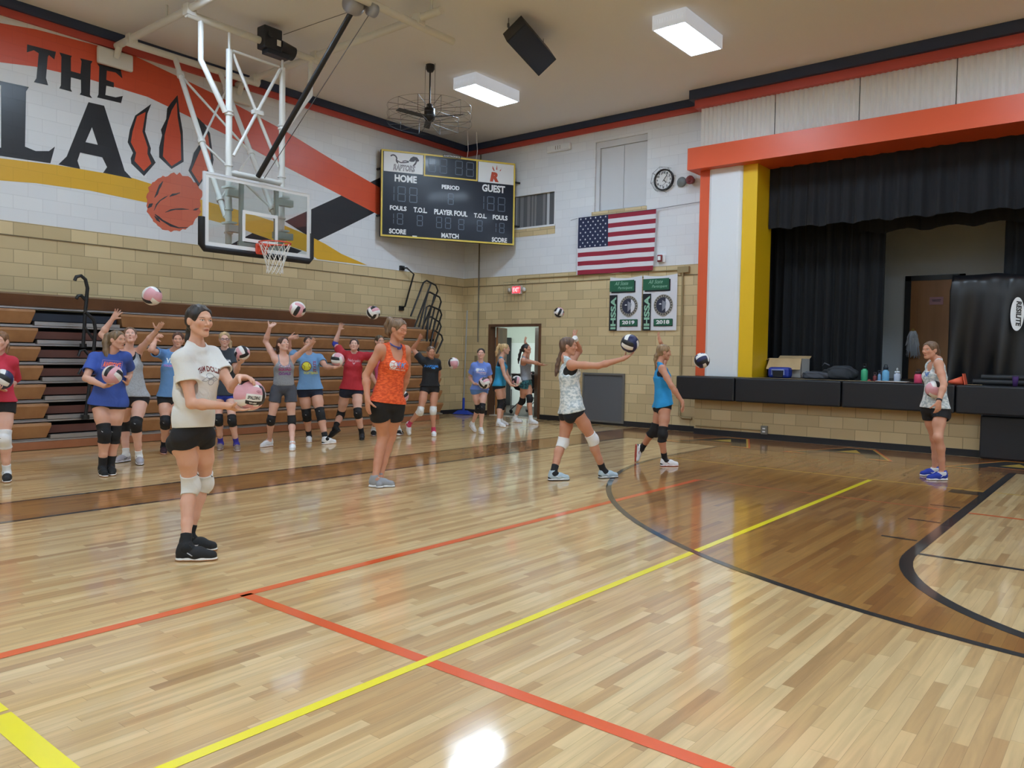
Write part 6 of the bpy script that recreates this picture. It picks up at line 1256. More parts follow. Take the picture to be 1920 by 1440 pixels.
speckle('camo_grey', (150, 160, 166), (226, 232, 234), 22, (1, 1, 2.2)); speckle('heather_orange', (216, 78, 36), (246, 108, 56), 26, (1, 1, 2.6)); speckle('heather_grey', (134, 138, 146), (150, 154, 162), 90, (1, 1, 1))
speckle('camo_white', (176, 190, 196), (232, 236, 236), 24, (1, 1, 1.6)); speckle('tropic_print', (30, 60, 80), (60, 130, 140), 30, (1, 1, 1)); speckle('heather_pale', (160, 166, 174), (178, 184, 192), 80, (1, 1, 1))
PEOPLE = {}
JOINTS = ['heel', 'toe', 'up', 'ank', 'hip', 'kn', 'sh', 'el', 'wr', 'tip']
MIDS = ['pel', 'neck', 'head', 'hF', 'pF', 'cF']
PEOPLE['white_shirt'] = (1.751, [[-5.132,2.706,0],[-4.941,2.902,0],[0,0,1],[-5.089,2.75,0.091],[-5.177,2.763,0.852],[-5.257,2.875,0.492],[-5.127,2.744,1.381],[-5.031,2.757,1.082],[-4.8,2.893,1.075],[-4.647,2.984,1.032]], [[-5.389,2.868,0],[-5.179,3.043,0],[0,0,1],[-5.342,2.908,0.091],[-5.192,2.945,0.852],[-5.351,3.034,0.482],[-5.197,3,1.408],[-5.001,3.046,1.182],[-4.775,2.956,1.265],[-4.598,3.005,1.267]], [[-5.185,2.854,0.887],[-5.162,2.872,1.481],[-5.135,2.872,1.652],[0.997,0.07,-0.035],[0.996,0.088,0],[0.993,-0.121,0]])
PEOPLE['orange_coach'] = (1.7974, [[-6.485,5.581,0],[-6.287,5.779,0],[0,0,1],[-6.441,5.626,0.093],[-6.419,5.655,0.892],[-6.508,5.792,0.527],[-6.373,5.619,1.487],[-6.5,5.533,1.204],[-6.417,5.487,0.958],[-6.407,5.489,0.77]], [[-6.544,5.784,0],[-6.333,5.599,0],[0,0,1],[-6.496,5.743,0.093],[-6.368,5.835,0.892],[-6.517,5.909,0.518],[-6.323,5.945,1.475],[-6.44,6.075,1.207],[-6.559,6.101,0.968],[-6.661,6.137,0.813]], [[-6.394,5.745,0.928],[-6.332,5.795,1.525],[-6.295,5.805,1.709],[0.963,0.119,-0.242],[0.961,-0.275,0],[0.974,-0.225,0]])
PEOPLE['camo_tank'] = (1.6686, [[-5.036,7.89,-0],[-4.905,8.115,-0],[0,0,1],[-5.006,7.941,0.087],[-5.171,7.546,0.826],[-5.064,7.777,0.477],[-5.168,7.456,1.35],[-4.916,7.629,1.343],[-4.675,7.779,1.428],[-4.571,7.896,1.507]], [[-5.365,7.322,-0],[-5.211,7.532,-0],[0,0,1],[-5.33,7.369,0.087],[-5.317,7.641,0.826],[-5.352,7.577,0.417],[-5.37,7.691,1.346],[-5.386,7.935,1.515],[-5.31,7.739,1.646],[-5.424,7.806,1.761]], [[-5.244,7.594,0.859],[-5.302,7.547,1.428],[-5.282,7.557,1.566],[0.874,0.485,0],[0.544,0.839,0],[0.484,0.875,0]])
PEOPLE['blue_tank'] = (1.61975, [[-5.016,9.375,0],[-4.841,9.557,0],[0,0,1],[-4.977,9.416,0.084],[-4.984,9.402,0.828],[-4.962,9.304,0.439],[-4.984,9.302,1.3],[-4.822,9.256,1.081],[-4.704,9.336,0.882],[-4.7,9.402,0.725]], [[-5.475,9.501,0.243],[-5.479,9.492,0],[0.719,0.694,-0.039],[-5.415,9.558,0.183],[-5.101,9.523,0.828],[-5.175,9.475,0.461],[-5.145,9.587,1.31],[-5.193,9.789,1.508],[-5.191,9.608,1.666],[-5.26,9.633,1.819]], [[-5.042,9.462,0.86],[-5.085,9.427,1.369],[-5.05,9.457,1.527],[0.747,0.65,-0.139],[0.719,0.695,0],[0.719,0.695,0]])
PEOPLE['right_coach'] = (1.7098, [[-2.029,11.231,0],[-2.216,11.041,0],[0,0,1],[-2.071,11.188,0.089],[-2.131,11.023,0.865],[-2.073,11.124,0.484],[-2.14,11.117,1.433],[-2.127,11.256,1.159],[-2.136,11.081,0.986],[-2.13,10.908,1.034]], [[-1.881,10.896,0],[-2.068,10.706,0],[0,0,1],[-1.923,10.853,0.089],[-1.985,10.921,0.865],[-1.97,10.762,0.525],[-2.003,10.805,1.429],[-1.912,10.669,1.185],[-1.937,10.53,0.981],[-1.941,10.528,0.802]], [[-2.058,10.972,0.899],[-2.054,10.975,1.475],[-2.123,10.905,1.606],[-0.484,-0.874,-0.052],[-0.573,-0.819,0],[-0.573,-0.819,0]])
PEOPLE['edge_red'] = (1.64, [[-9.672,2.975,0],[-9.429,2.893,0],[0,0,1],[-9.617,2.956,0.085],[-9.623,2.975,0.828],[-9.509,2.931,0.455],[-9.636,2.936,1.282],[-9.464,2.834,1.079],[-9.249,2.883,0.993],[-9.089,2.938,1.021]], [[-9.585,3.136,0],[-9.341,3.06,0],[0,0,1],[-9.53,3.119,0.085],[-9.515,3.108,0.828],[-9.43,3.065,0.457],[-9.487,3.159,1.274],[-9.676,3.247,1.083],[-9.49,3.118,0.971],[-9.378,2.988,0.991]], [[-9.569,3.042,0.861],[-9.558,3.051,1.347],[-9.506,3.055,1.507],[0.805,-0.584,-0.105],[0.777,-0.629,0],[0.799,-0.602,0]])
PEOPLE['royal_shirt'] = (1.66, [[-9.277,3.997,0],[-9.027,3.93,0],[0,0,1],[-9.221,3.982,0.086],[-9.263,3.98,0.835],[-9.131,3.968,0.483],[-9.289,3.927,1.336],[-9.181,3.79,1.11],[-8.972,3.894,1.027],[-8.861,4.025,1.059]], [[-9.31,4.104,0],[-9.06,4.035,0],[0,0,1],[-9.254,4.088,0.086],[-9.169,4.125,0.835],[-9.192,4.101,0.463],[-9.116,4.2,1.341],[-9.297,4.326,1.169],[-9.111,4.203,1.046],[-8.983,4.207,1.165]], [[-9.216,4.053,0.868],[-9.177,4.084,1.387],[-9.13,4.11,1.546],[0.933,0.359,-0.035],[0.839,-0.544,0],[0.839,-0.544,0]])
PEOPLE['grey_tank_up'] = (1.7136, [[-10.163,4.728,0],[-10.06,4.482,0],[0,0,1],[-10.14,4.673,0.089],[-10.031,4.61,0.816],[-10.216,4.686,0.461],[-10.046,4.536,1.409],[-10.233,4.416,1.62],[-10.113,4.501,1.823],[-10.002,4.548,1.956]], [[-9.907,4.721,0],[-9.655,4.632,0],[0,0,1],[-9.85,4.701,0.089],[-9.953,4.77,0.816],[-9.765,4.623,0.497],[-10.03,4.769,1.399],[-9.761,4.762,1.536],[-9.56,4.783,1.682],[-9.412,4.794,1.785]], [[-9.992,4.69,0.85],[-10.039,4.652,1.424],[-9.991,4.657,1.613],[0.855,-0.417,0.309],[0.899,-0.438,0],[0.934,-0.358,0]])
PEOPLE['sky_shirt_hidden'] = (1.6686, [[-10.655,5.435,0],[-10.425,5.312,0],[0,0,1],[-10.603,5.407,0.087],[-10.595,5.418,0.768],[-10.417,5.333,0.439],[-10.606,5.383,1.378],[-10.455,5.151,1.435],[-10.576,5.292,1.597],[-10.416,5.267,1.665]], [[-10.543,5.592,0],[-10.309,5.479,0],[0,0,1],[-10.491,5.566,0.087],[-10.493,5.559,0.768],[-10.319,5.463,0.438],[-10.448,5.622,1.376],[-10.532,5.715,1.112],[-10.45,5.64,0.891],[-10.362,5.576,0.754]], [[-10.544,5.489,0.801],[-10.528,5.502,1.418],[-10.449,5.53,1.582],[0.857,-0.515,0],[0.809,-0.587,0],[0.809,-0.587,0]])
PEOPLE['glasses'] = (1.68, [[-10.538,6.235,0],[-10.325,6.081,0],[0,0,1],[-10.49,6.2,0.087],[-10.463,6.144,0.8],[-10.337,6.079,0.441],[-10.476,6.115,1.396],[-10.569,6.12,1.124],[-10.472,6.156,0.894],[-10.363,6.119,0.761]], [[-10.279,6.322,0],[-10.044,6.206,0],[0,0,1],[-10.226,6.296,0.087],[-10.348,6.276,0.8],[-10.158,6.18,0.439],[-10.331,6.307,1.401],[-10.187,6.263,1.149],[-9.981,6.186,1.268],[-9.815,6.171,1.327]], [[-10.405,6.21,0.833],[-10.407,6.208,1.453],[-10.382,6.193,1.607],[0.874,-0.484,-0.052],[0.755,-0.656,0],[0.755,-0.656,0]])
PEOPLE['grey_tank_toss'] = (1.701, [[-10.355,6.98,0],[-10.283,6.725,0],[0,0,1],[-10.339,6.923,0.088],[-10.075,6.877,0.884],[-10.127,6.802,0.416],[-10.077,6.835,1.331],[-10.222,6.766,1.59],[-10.089,6.749,1.803],[-10.156,6.9,1.869]], [[-9.823,6.966,0],[-9.607,6.812,0],[0,0,1],[-9.774,6.931,0.088],[-9.978,7.026,0.884],[-9.945,7.039,0.415],[-9.979,7.065,1.326],[-9.713,7.071,1.465],[-9.489,7.056,1.568],[-9.341,7.013,1.657]], [[-10.027,6.951,0.918],[-10.029,6.949,1.365],[-10.02,6.932,1.555],[0.978,-0.017,0.208],[0.839,-0.544,0],[0.857,-0.515,0]])
PEOPLE['softball_shirt'] = (1.6932, [[-10.543,7.793,0],[-10.327,7.641,0],[0,0,1],[-10.495,7.759,0.088],[-10.394,7.585,0.832],[-10.376,7.624,0.44],[-10.447,7.515,1.347],[-10.711,7.511,1.479],[-10.56,7.424,1.656],[-10.536,7.597,1.688]], [[-10.004,7.646,0],[-9.998,7.91,0],[0,0,1],[-10.003,7.706,0.088],[-10.291,7.728,0.832],[-10.129,7.705,0.46],[-10.263,7.777,1.352],[-10.02,7.717,1.213],[-9.775,7.69,1.21],[-9.813,7.863,1.227]], [[-10.342,7.656,0.866],[-10.359,7.643,1.4],[-10.336,7.624,1.586],[0.809,-0.587,0],[0.809,-0.587,0],[0.809,-0.587,0]])
PEOPLE['red_shirt_up'] = (1.6932, [[-10.306,8.244,0.151],[-10.491,8.158,0],[-0.537,-0.252,0.805],[-10.396,8.202,0.186],[-10.352,8.389,0.817],[-10.546,8.44,0.399],[-10.387,8.346,1.417],[-10.623,8.364,1.584],[-10.54,8.396,1.826],[-10.432,8.366,1.964]], [[-10.224,8.625,0],[-10.017,8.46,0],[0,0,1],[-10.177,8.588,0.088],[-10.232,8.518,0.817],[-10.095,8.431,0.445],[-10.114,8.628,1.388],[-9.825,8.653,1.392],[-9.815,8.889,1.466],[-9.644,8.884,1.515]], [[-10.292,8.454,0.851],[-10.262,8.478,1.429],[-10.24,8.459,1.57],[0.703,-0.655,0.276],[0.732,-0.682,0],[0.732,-0.682,0]])
PEOPLE['behind_coach'] = (1.696, [[-10.577,9.189,0],[-10.373,9.021,0],[0,0,1],[-10.531,9.151,0.088],[-10.433,9.186,0.766],[-10.317,9.041,0.403],[-10.486,9.09,1.378],[-10.508,9.04,1.089],[-10.39,9.11,0.869],[-10.231,9.099,0.789]], [[-10.166,9.394,0],[-10.305,9.619,0],[0,0,1],[-10.197,9.445,0.088],[-10.369,9.35,0.766],[-10.137,9.259,0.395],[-10.375,9.398,1.373],[-10.275,9.463,1.055],[-10.227,9.46,0.794],[-10.146,9.489,0.637]], [[-10.401,9.268,0.8],[-10.436,9.24,1.427],[-10.448,9.198,1.65],[0.961,-0.275,0],[0.934,-0.358,0],[0.934,-0.358,0]])
PEOPLE['black_shirt'] = (1.6116, [[-10.139,9.594,0.222],[-10.053,9.553,0],[0.799,-0.456,0.393],[-10.052,9.546,0.203],[-9.855,9.739,0.846],[-9.801,9.573,0.447],[-9.879,9.672,1.327],[-10.069,9.632,1.53],[-9.887,9.608,1.68],[-9.771,9.521,1.766]], [[-9.808,9.908,0],[-9.618,9.743,0],[0,0,1],[-9.765,9.871,0.084],[-9.774,9.886,0.846],[-9.735,9.821,0.449],[-9.764,9.941,1.293],[-9.854,10.077,1.072],[-9.983,10.13,0.884],[-9.919,10.039,0.757]], [[-9.814,9.813,0.878],[-9.805,9.82,1.357],[-9.786,9.8,1.479],[0.871,-0.483,-0.087],[0.875,-0.484,0],[0.899,-0.438,0]])
PEOPLE['kneeling_blue'] = (1.5656, [[-9.857,10.933,0.109],[-9.662,10.861,0],[0.438,-0.16,0.885],[-9.776,10.903,0.156],[-9.575,10.74,0.799],[-9.578,10.845,0.452],[-9.586,10.718,1.24],[-9.728,10.764,1.02],[-9.532,10.665,0.92],[-9.378,10.712,0.886]], [[-9.495,10.811,0],[-9.3,10.664,0],[0,0,1],[-9.451,10.778,0.081],[-9.464,10.859,0.799],[-9.397,10.743,0.467],[-9.425,10.905,1.234],[-9.433,11.011,0.987],[-9.327,10.83,0.876],[-9.335,10.67,0.839]], [[-9.52,10.8,0.83],[-9.51,10.807,1.301],[-9.485,10.789,1.467],[0.626,-0.773,0.105],[0.732,-0.682,0],[0.732,-0.682,0]])
PEOPLE['blonde_tail'] = (1.664, [[-10.204,12.118,0],[-9.946,12.09,0],[0,0,1],[-10.146,12.112,0.087],[-10.234,12.202,0.833],[-10.219,12.258,0.444],[-10.15,12.169,1.325],[-10.064,12.175,1.047],[-9.927,12.215,0.847],[-9.786,12.312,0.809]], [[-10.441,12.459,0],[-10.181,12.472,0],[0,0,1],[-10.382,12.462,0.087],[-10.313,12.356,0.833],[-10.246,12.358,0.439],[-10.333,12.44,1.323],[-10.277,12.518,1.038],[-10.24,12.67,0.849],[-10.074,12.724,0.831]], [[-10.274,12.279,0.866],[-10.247,12.301,1.389],[-10.197,12.338,1.575],[0.827,0.558,-0.07],[0.891,0.454,0],[0.891,0.454,0]])
PEOPLE['dark_tail'] = (1.696, [[-10.656,13.199,0],[-10.391,13.198,0],[0,0,1],[-10.596,13.199,0.088],[-10.294,13.128,0.883],[-10.403,13.193,0.467],[-10.277,13.044,1.339],[-9.985,13.072,1.299],[-9.996,13.311,1.255],[-9.819,13.332,1.247]], [[-10.188,13.165,0],[-9.924,13.15,0],[0,0,1],[-10.129,13.161,0.088],[-10.357,13.292,0.883],[-10.189,13.176,0.524],[-10.412,13.345,1.349],[-10.481,13.482,1.616],[-10.407,13.272,1.716],[-10.49,13.335,1.86]], [[-10.326,13.21,0.917],[-10.35,13.19,1.418],[-10.319,13.201,1.589],[0.935,0.286,0.208],[0.933,0.359,0],[0.945,0.326,0]])
BALL_AT = {}
BALL_AT['up_first'] = [-8.634,4.266,2.037]
BALL_AT['up_second'] = [-8.765,6.283,2.005]
BALL_AT['up_third'] = [-9.368,8.111,2.072]
BALL_AT['toss_black'] = [-9.84,10.432,1.283]
BALL_AT['toss_far'] = [-9.293,12.935,2.326]
BALL_AT['toss_camo'] = [-4.63,7.849,1.607]
BALL_AT['toss_right'] = [-4.685,9.847,1.421]
BALL_AT['held_edge'] = [-9.253,2.991,1.106]
BALL_AT['held_royal'] = [-8.843,3.929,1.155]
BALL_AT['held_white'] = [-4.725,3.006,1.147]
BALL_AT['held_glasses'] = [-9.916,6.187,1.412]
BALL_AT['held_softball'] = [-9.794,7.766,1.334]
BALL_AT['held_behind'] = [-10.035,9.373,0.702]
BALL_AT['held_kneeling'] = [-9.266,10.64,0.94]
BALL_AT['held_blonde'] = [-9.924,12.398,0.931]
BALL_AT['held_coach'] = [-2.036,10.784,1.119]
for nm_, (h_, r_, l_, m_) in PEOPLE.items():
    PEOPLE[nm_] = dict([('H', h_)] + [(b + 'R', v) for b, v in zip(JOINTS, r_)] + [(b + 'L', v) for b, v in zip(JOINTS, l_)] + list(zip(MIDS, m_)))

SK = (220, 172, 150); SKT = (212, 158, 132); SKP = (228, 184, 166); SKD = (204, 150, 124)
BLK, WHT, NVY = (26, 26, 30), (232, 234, 236), (30, 36, 58)
wn_ = (255, 255, 255)
RX = lambda n: (n,)
cam_v = nrm(PV([-CF[0], -CF[1], 0])); rgt = nrm(PV([CR[0], CR[1], 0]))
VB = dict(shoe_black=((30, 31, 34), (235, 235, 232), (176, 124, 80), (40, 40, 42), (200, 200, 204)), shoe_white=((232, 234, 238), (240, 240, 240), (236, 210, 200), (236, 236, 238)), shoe_grey=((150, 152, 158), (236, 236, 236), (180, 180, 184), (210, 210, 212)),
  shoe_whiteblack=((228, 230, 234), (240, 240, 240), (196, 150, 110), (236, 236, 238), (30, 32, 40)), shoe_blue=((36, 62, 168), (238, 238, 240), (210, 214, 220), (40, 66, 170), (240, 240, 244)), shoe_sky=((176, 196, 210), (240, 242, 244), (60, 60, 66), (50, 52, 58), (236, 240, 244)), shoe_greyblack=((176, 174, 184), (236, 236, 240), (30, 32, 36), (40, 40, 46), (44, 44, 50)), shoe_redwhite=((234, 234, 238), (240, 240, 240), (170, 60, 50), (236, 236, 238), (150, 34, 60)), shoe_allblack=((26, 27, 30), (32, 32, 35), (40, 38, 36), (40, 40, 42)), shoe_maroon=((64, 40, 50), (196, 150, 140), (176, 120, 90), (80, 60, 66)), shoe_brown=((150, 132, 124), (220, 210, 204), (150, 110, 84), (236, 236, 236)), shoe_blackwhite=((34, 34, 38), (238, 238, 240), (150, 104, 72), (220, 220, 224), (236, 236, 240)))
up_ = (0, 0, 1.)
PONY = lambda x=0, w=.03, L=.22: [[(0, -.09, .05, .03), (x * .4, -.13, .05, w), (x, -.155, -.02, w * 1.05), (x * 1.1, -.15, -L * .7, w * .9), (x, -.14, -L, w * .3)]]
LOWP = lambda L=.2: [[(0, -.09, -.03, .03), (0, -.115, -.07, .024), (0, -.12, -.13, .026), (0, -.115, -L, .012)]]
CFG = {}
CFG['white_shirt'] = dict(label='girl in white lettered t-shirt and black shorts holding out a pink ball, nearest the camera', skin=(220, 172, 148), hair=(44, 36, 34), brow=(40, 30, 28), mouth=1, res=.0042, shorts=(BLK, .2, .0), top=('tee', (226, 226, 224), .03, .026), sleeve=.52, hemtilt=-.12, pad=(222, 222, 220), padlen=.075, sock=((24, 24, 27), .09), shoe=VB['shoe_black'],
   palmR=(.2, .15, 1), thumbR=cam_v * .4 + rgt * -.2 + PV(up_), curlR=.16, palmL=-cam_v * -.2 + PV([0, 0, -1]), thumbL=cam_v, curlL=.34, tail=LOWP(.26), arm=.9, leg=.84, build=.8, hipw=.8, neckw=.88, fold=.0016,
   prints={'shirt_lettering': [('text', 'TEAM DOLLIE', 0.012, -.085, .165, .036, .03, .022, (120, 44, 40))], 'shirt_drawing': [('line', [(.02 + .022 * math.cos(t), -.115 + .018 * math.sin(t)) for t in np.linspace(0, 6.28, 16)], .003, .0025, (140, 144, 156)), ('line', [(.028 + .02 * math.cos(t), -.155 + .018 * math.sin(t)) for t in np.linspace(0, 6.28, 16)], .003, .0025, (140, 144, 156)), ('line', [(.0, -.12), (-.045, -.145), (-.01, -.15), (.008, -.14)], .003, .0025, (140, 144, 156)), ('line', [(.042, -.115), (.075, -.135), (.05, -.15)], .003, .0025, (140, 144, 156)), ('line', [(.0, -.13), (.045, -.125), (.005, -.138), (.05, -.138)], .0025, .0025, (140, 144, 156))]})
CFG['orange_coach'] = dict(label='woman in orange tank top and black shorts walking with eyes down', skin=(206, 148, 120), hair=(128, 102, 78), brow=(100, 78, 58), eyes_down=1, res=.0048, shorts=(BLK, .42, .022), top=('tank', 'heather_orange', -.02, .006), pad=None, sock=None, shoe=VB['shoe_grey'], palmR=-rgt * -.6 + -cam_v * .6, thumbR=cam_v, curlR=.12, palmL=rgt * -.6, thumbL=cam_v, curlL=.3, tail=[[(0, -.09, .06, .034), (0, -.125, .06, .036), (0, -.15, .0, .04), (0, -.14, -.07, .034), (0, -.13, -.11, .015)]], bust=1.1, fold=.0013,
   prints={'shirt_lettering': [('text', 'NWI', .035, -.165, .095, .055, .05, 0, (70, 160, 230)), ('text', 'VOLLEYBALL CLUB', .0, -.19, .18, .013, .02, 0, (240, 225, 220))], 'shirt_ball_logo': [('disc', -.055, -.14, .042, 0, 6.283, .0025, (238, 234, 232)), ('line', [(-.09, -.12), (-.055, -.125), (-.03, -.11)], .005, .004, (224, 80, 40)), ('line', [(-.055, -.125), (-.05, -.165), (-.07, -.178)], .005, .004, (224, 80, 40)), ('line', [(-.085, -.16), (-.05, -.15), (-.02, -.155)], .005, .004, (224, 80, 40))]})
CFG['camo_tank'] = dict(label='girl with long braid in pale mottled tank top, one arm stretched out under a ball', skin=SKD, hair=(104, 78, 62), brow=(80, 60, 46), res=.0048, shorts=(BLK, .16, .0), top=('racer', 'camo_white', -.1, .012), hemtilt=-.1, bra=BLK, pad=WHT, padlen=.07, sock=((28, 28, 31), .1), shoe=VB['shoe_sky'], palmR=up_, thumbR=cam_v * -1, curlR=.1, palmL=rgt, thumbL=rgt, curlL=.3, tail=[[(0, -.07, -.06, .034), (.0, -.09, -.11, .03), (0, -.115, -.17, .028), (0, -.13, -.24, .026), (0, -.14, -.31, .024), (0, -.15, -.36, .014)]], wrap='L')
CFG['blue_tank'] = dict(label='girl in bright blue tank top with low ponytail stepping forward before the stage column', skin=SKD, hair=(150, 122, 88), brow=(120, 96, 70), eyes_down=1, res=.005, shorts=(BLK, .16, .0), top=('racer', (40, 150, 214), -.1, .01), hemtilt=-.15, bra=NVY, pad=BLK, padlen=.1, sock=(BLK, .11), shoe=VB['shoe_redwhite'], palmR=-rgt, thumbR=rgt, curlR=.3, palmL=rgt, thumbL=-cam_v, curlL=.12, tail=LOWP(.28), leg=.95, build=.9, bust=.8)
CFG['right_coach'] = dict(label='woman in pale mottled tank top and black shorts standing before the stage with a ball', skin=SKT, hair=(112, 86, 66), brow=(84, 62, 48), res=.005, shorts=(BLK, .34, .012), top=('tank', 'camo_white', -.03, .008), pad=None, sock=((222, 224, 230), .02), shoe=VB['shoe_blue'], palmR=-cam_v * -1, thumbR=up_, curlR=.3, palmL=-cam_v, thumbL=-rgt, curlL=.35, tail=[[(0, -.09, .0, .032), (0, -.125, -.02, .032), (0, -.13, -.1, .034), (0, -.12, -.2, .03), (0, -.13, -.29, .014)]], leg=.95, bust=1.1,
   prints={'shirt_lettering': [('text', 'NWI', .02, -.16, .11, .06, .05, 0, (60, 120, 200))]}, watch='L')
CFG['edge_red'] = dict(label='girl in red shirt with a blue and white ball, cut by the left picture edge', skin=SKP, hair=(130, 92, 62), eyes_down=1, res=.0055, shorts=(BLK, .26, .004), top=('tee', (200, 50, 72), .0, .016), sleeve=.95, pad=(228, 228, 230), padlen=.1, sock=(WHT, .1), shoe=VB['shoe_black'], palmR=up_, thumbR=-cam_v, curlR=.3, palmL=up_, thumbL=cam_v, curlL=.3, tail=[[(-.06, -.05, -.02, .02), (-.075, -.02, -.08, .014), (-.07, .0, -.14, .01)], [(.06, -.05, -.02, .02), (.075, -.02, -.08, .014), (.07, .0, -.14, .01)]])
CFG['royal_shirt'] = dict(label='girl in royal blue t-shirt with light brown ponytail looking right and cradling a pink ball', skin=SK, hair=(122, 98, 72), res=.0052, shorts=(BLK, .2, .0), top=('tee', (60, 88, 172), -.14, .022), sleeve=.66, pad=BLK, padlen=.105, sock=((30, 30, 33), .13), shoe=VB['shoe_black'], palmR=up_, thumbR=cam_v, curlR=.22, palmL=-rgt, thumbL=cam_v, curlL=.7, tail=[[(0, -.09, .05, .032), (.02, -.125, .04, .036), (.05, -.12, -.04, .04), (.07, -.1, -.14, .036), (.075, -.075, -.22, .028), (.07, -.05, -.28, .01)]], leg=1.08, build=1.08,
   prints={'shirt_lettering': [('text', 'AWESOME', .04, -.105, .18, .065, .05, 0, (250, 120, 92))], 'shirt_frame': [('line', [(-.06, -.12), (-.06, -.025), (.14, -.025), (.14, -.12), (-.06, -.12)], .006, .0025, (150, 130, 190))]})
CFG['grey_tank_up'] = dict(label='girl in pale grey tank top with both arms raised, behind the girl in royal blue', skin=SKP, hair=(120, 90, 70), res=.0055, shorts=(BLK, .2, .0), top=('tank', 'heather_pale', -.02, .01), hemroll=-.12, pad=BLK, padlen=.085, sock=(WHT, .08), shoe=VB['shoe_greyblack'], palmR=cam_v * 1 + rgt * .3, thumbR=rgt, curlR=.1, spreadR=.3, palmL=PV(up_) * 1, thumbL=-rgt, curlL=.05, tail=PONY(0, .025, .1), bra=BLK)
CFG['sky_shirt_hidden'] = dict(label='girl in sky blue t-shirt with raised fist, half hidden by the girl in white', skin=SK, hair=(88, 56, 44), res=.006, shorts=(BLK, .28, .0), top=('tee', (104, 150, 206), -.02, .02), sleeve=.6, pad=BLK, sock=(BLK, .1), shoe=VB['shoe_maroon'], palmR=rgt, thumbR=cam_v, curlR=.5, palmL=-rgt, curlL=.3, tail=PONY(0, .025, .1),
   prints={'shirt_lettering': [('text', 'VB', -.03, -.12, .1, .07, .05, 0, (226, 236, 244)), ('text', 'TOURNEY', -.02, -.17, .17, .03, .04, 0, (196, 120, 190))]})
CFG['glasses'] = dict(label='girl in charcoal t-shirt with glasses and blue shorts balancing a pink ball at her shoulder', skin=SKP, hair=(190, 160, 118), brow=(150, 120, 84), res=.006, shorts=((40, 62, 168), .22, .0), top=('tee', (54, 62, 72), -.06, .016), sleeve=.62, pad=BLK, padlen=.08, sock=((60, 54, 160), .1), shoe=VB['shoe_brown'], palmR=-rgt, curlR=.3, palmL=up_, thumbL=cam_v, curlL=.3, tail=[[(0, -.09, .04, .03), (-.03, -.12, .03, .036), (-.07, -.1, -.06, .04), (-.08, -.08, -.14, .03), (-.08, -.06, -.19, .012)]], leg=.88, build=.92, specs=1,
   prints={'shirt_lettering': [('text', 'AURELIA', .0, -.12, .2, .035, .05, .0, (226, 228, 232))]})
CFG['grey_tank_toss'] = dict(label='girl in grey lettered tank top and dark grey shorts, one arm bent high', skin=SKP, hair=(84, 56, 46), res=.006, shorts=((74, 78, 90), .42, .016), top=('tank', 'heather_grey', .04, .01), pad=BLK, padlen=.075, sock=None, shoe=VB['shoe_white'], palmR=PV(up_) * .8 + cam_v, thumbR=-rgt, curlR=.1, palmL=cam_v, thumbL=up_, curlL=.15, tail=PONY(0, .025, .12), leg=.9, build=.92,
   prints={'shirt_lettering': [('text', 'CHEER', 0, -.115, .17, .042, .05, 0, (226, 220, 232)), ('text', 'SQUAD', 0, -.172, .18, .045, .05, 0, (176, 60, 120)), ('text', 'GOALS', 0, -.228, .17, .042, .05, 0, (120, 70, 140)), ('text', 'CHEER', .004, -.118, .17, .042, .02, 0, .004, (150, 80, 130))]})
CFG['softball_shirt'] = dict(label='girl in light blue softball t-shirt and navy shorts with a ball on her palm', skin=SK, hair=(70, 50, 42), res=.006, shorts=(NVY, .26, .0), top=('tee', (118, 162, 208), -.03, .02), sleeve=.55, pad=BLK, padlen=.1, sock=(BLK, .1), shoe=VB['shoe_white'], palmR=cam_v, thumbR=up_, curlR=.15, palmL=up_, thumbL=cam_v, curlL=.25, tail=PONY(0, .02, .08), leg=1.08, build=1.06,
   prints={'shirt_ball_logo': [('disc', -.045, -.13, .078, 0, 6.283, .0022, (110, 70, 90)), ('disc', -.045, -.13, .066, 0, 6.283, .0032, (222, 214, 60)), ('line', [(-.105, -.1), (-.07, -.13), (-.08, -.175)], .006, .0045, (120, 80, 60)), ('line', [(.0, -.08), (-.02, -.12), (.01, -.16)], .006, .0045, (120, 80, 60))], 'shirt_lettering': [('vtext', 'STATE', .1, -.23, .18, .045, .04, (150, 60, 90)), ('text', 'SOFTBALL', .02, -.255, .22, .04, .04, -.01, (206, 214, 110))]})
CFG['red_shirt_up'] = dict(label='girl in red t-shirt with a blue elbow sleeve on her raised arm, looking up', skin=SKP, hair=(66, 46, 40), res=.006, shorts=(NVY, .22, .0), top=('tee', (184, 42, 54), -.03, .018), sleeve=.6, pad=BLK, padlen=.08, sock=(BLK, .12), shoe=VB['shoe_allblack'], palmR=cam_v, thumbR=rgt, curlR=.1, spreadR=.25, palmL=cam_v, curlL=.2, tail=PONY(-.05, .025, .16), leg=1.03, cuff='R',
   prints={'shirt_lettering': [('text', 'Nebraska', .0, -.11, .2, .045, .0, -.01, (224, 180, 186)), ('text', 'v', 0, -.15, .05, .03, .05, 0, (224, 180, 186))]})
CFG['behind_coach'] = dict(label='girl standing almost hidden behind the woman in orange, a ball at her hip', skin=SK, hair=(92, 78, 62), res=.0065, shorts=(BLK, .26, .0), top=('tank', (206, 96, 140), -.02, .012), pad=None, sock=(WHT, .1), shoe=VB['shoe_blackwhite'], palmR=up_, curlR=.3, palmL=up_, thumbL=cam_v, curlL=.3, tail=PONY(-.03, .03, .16))
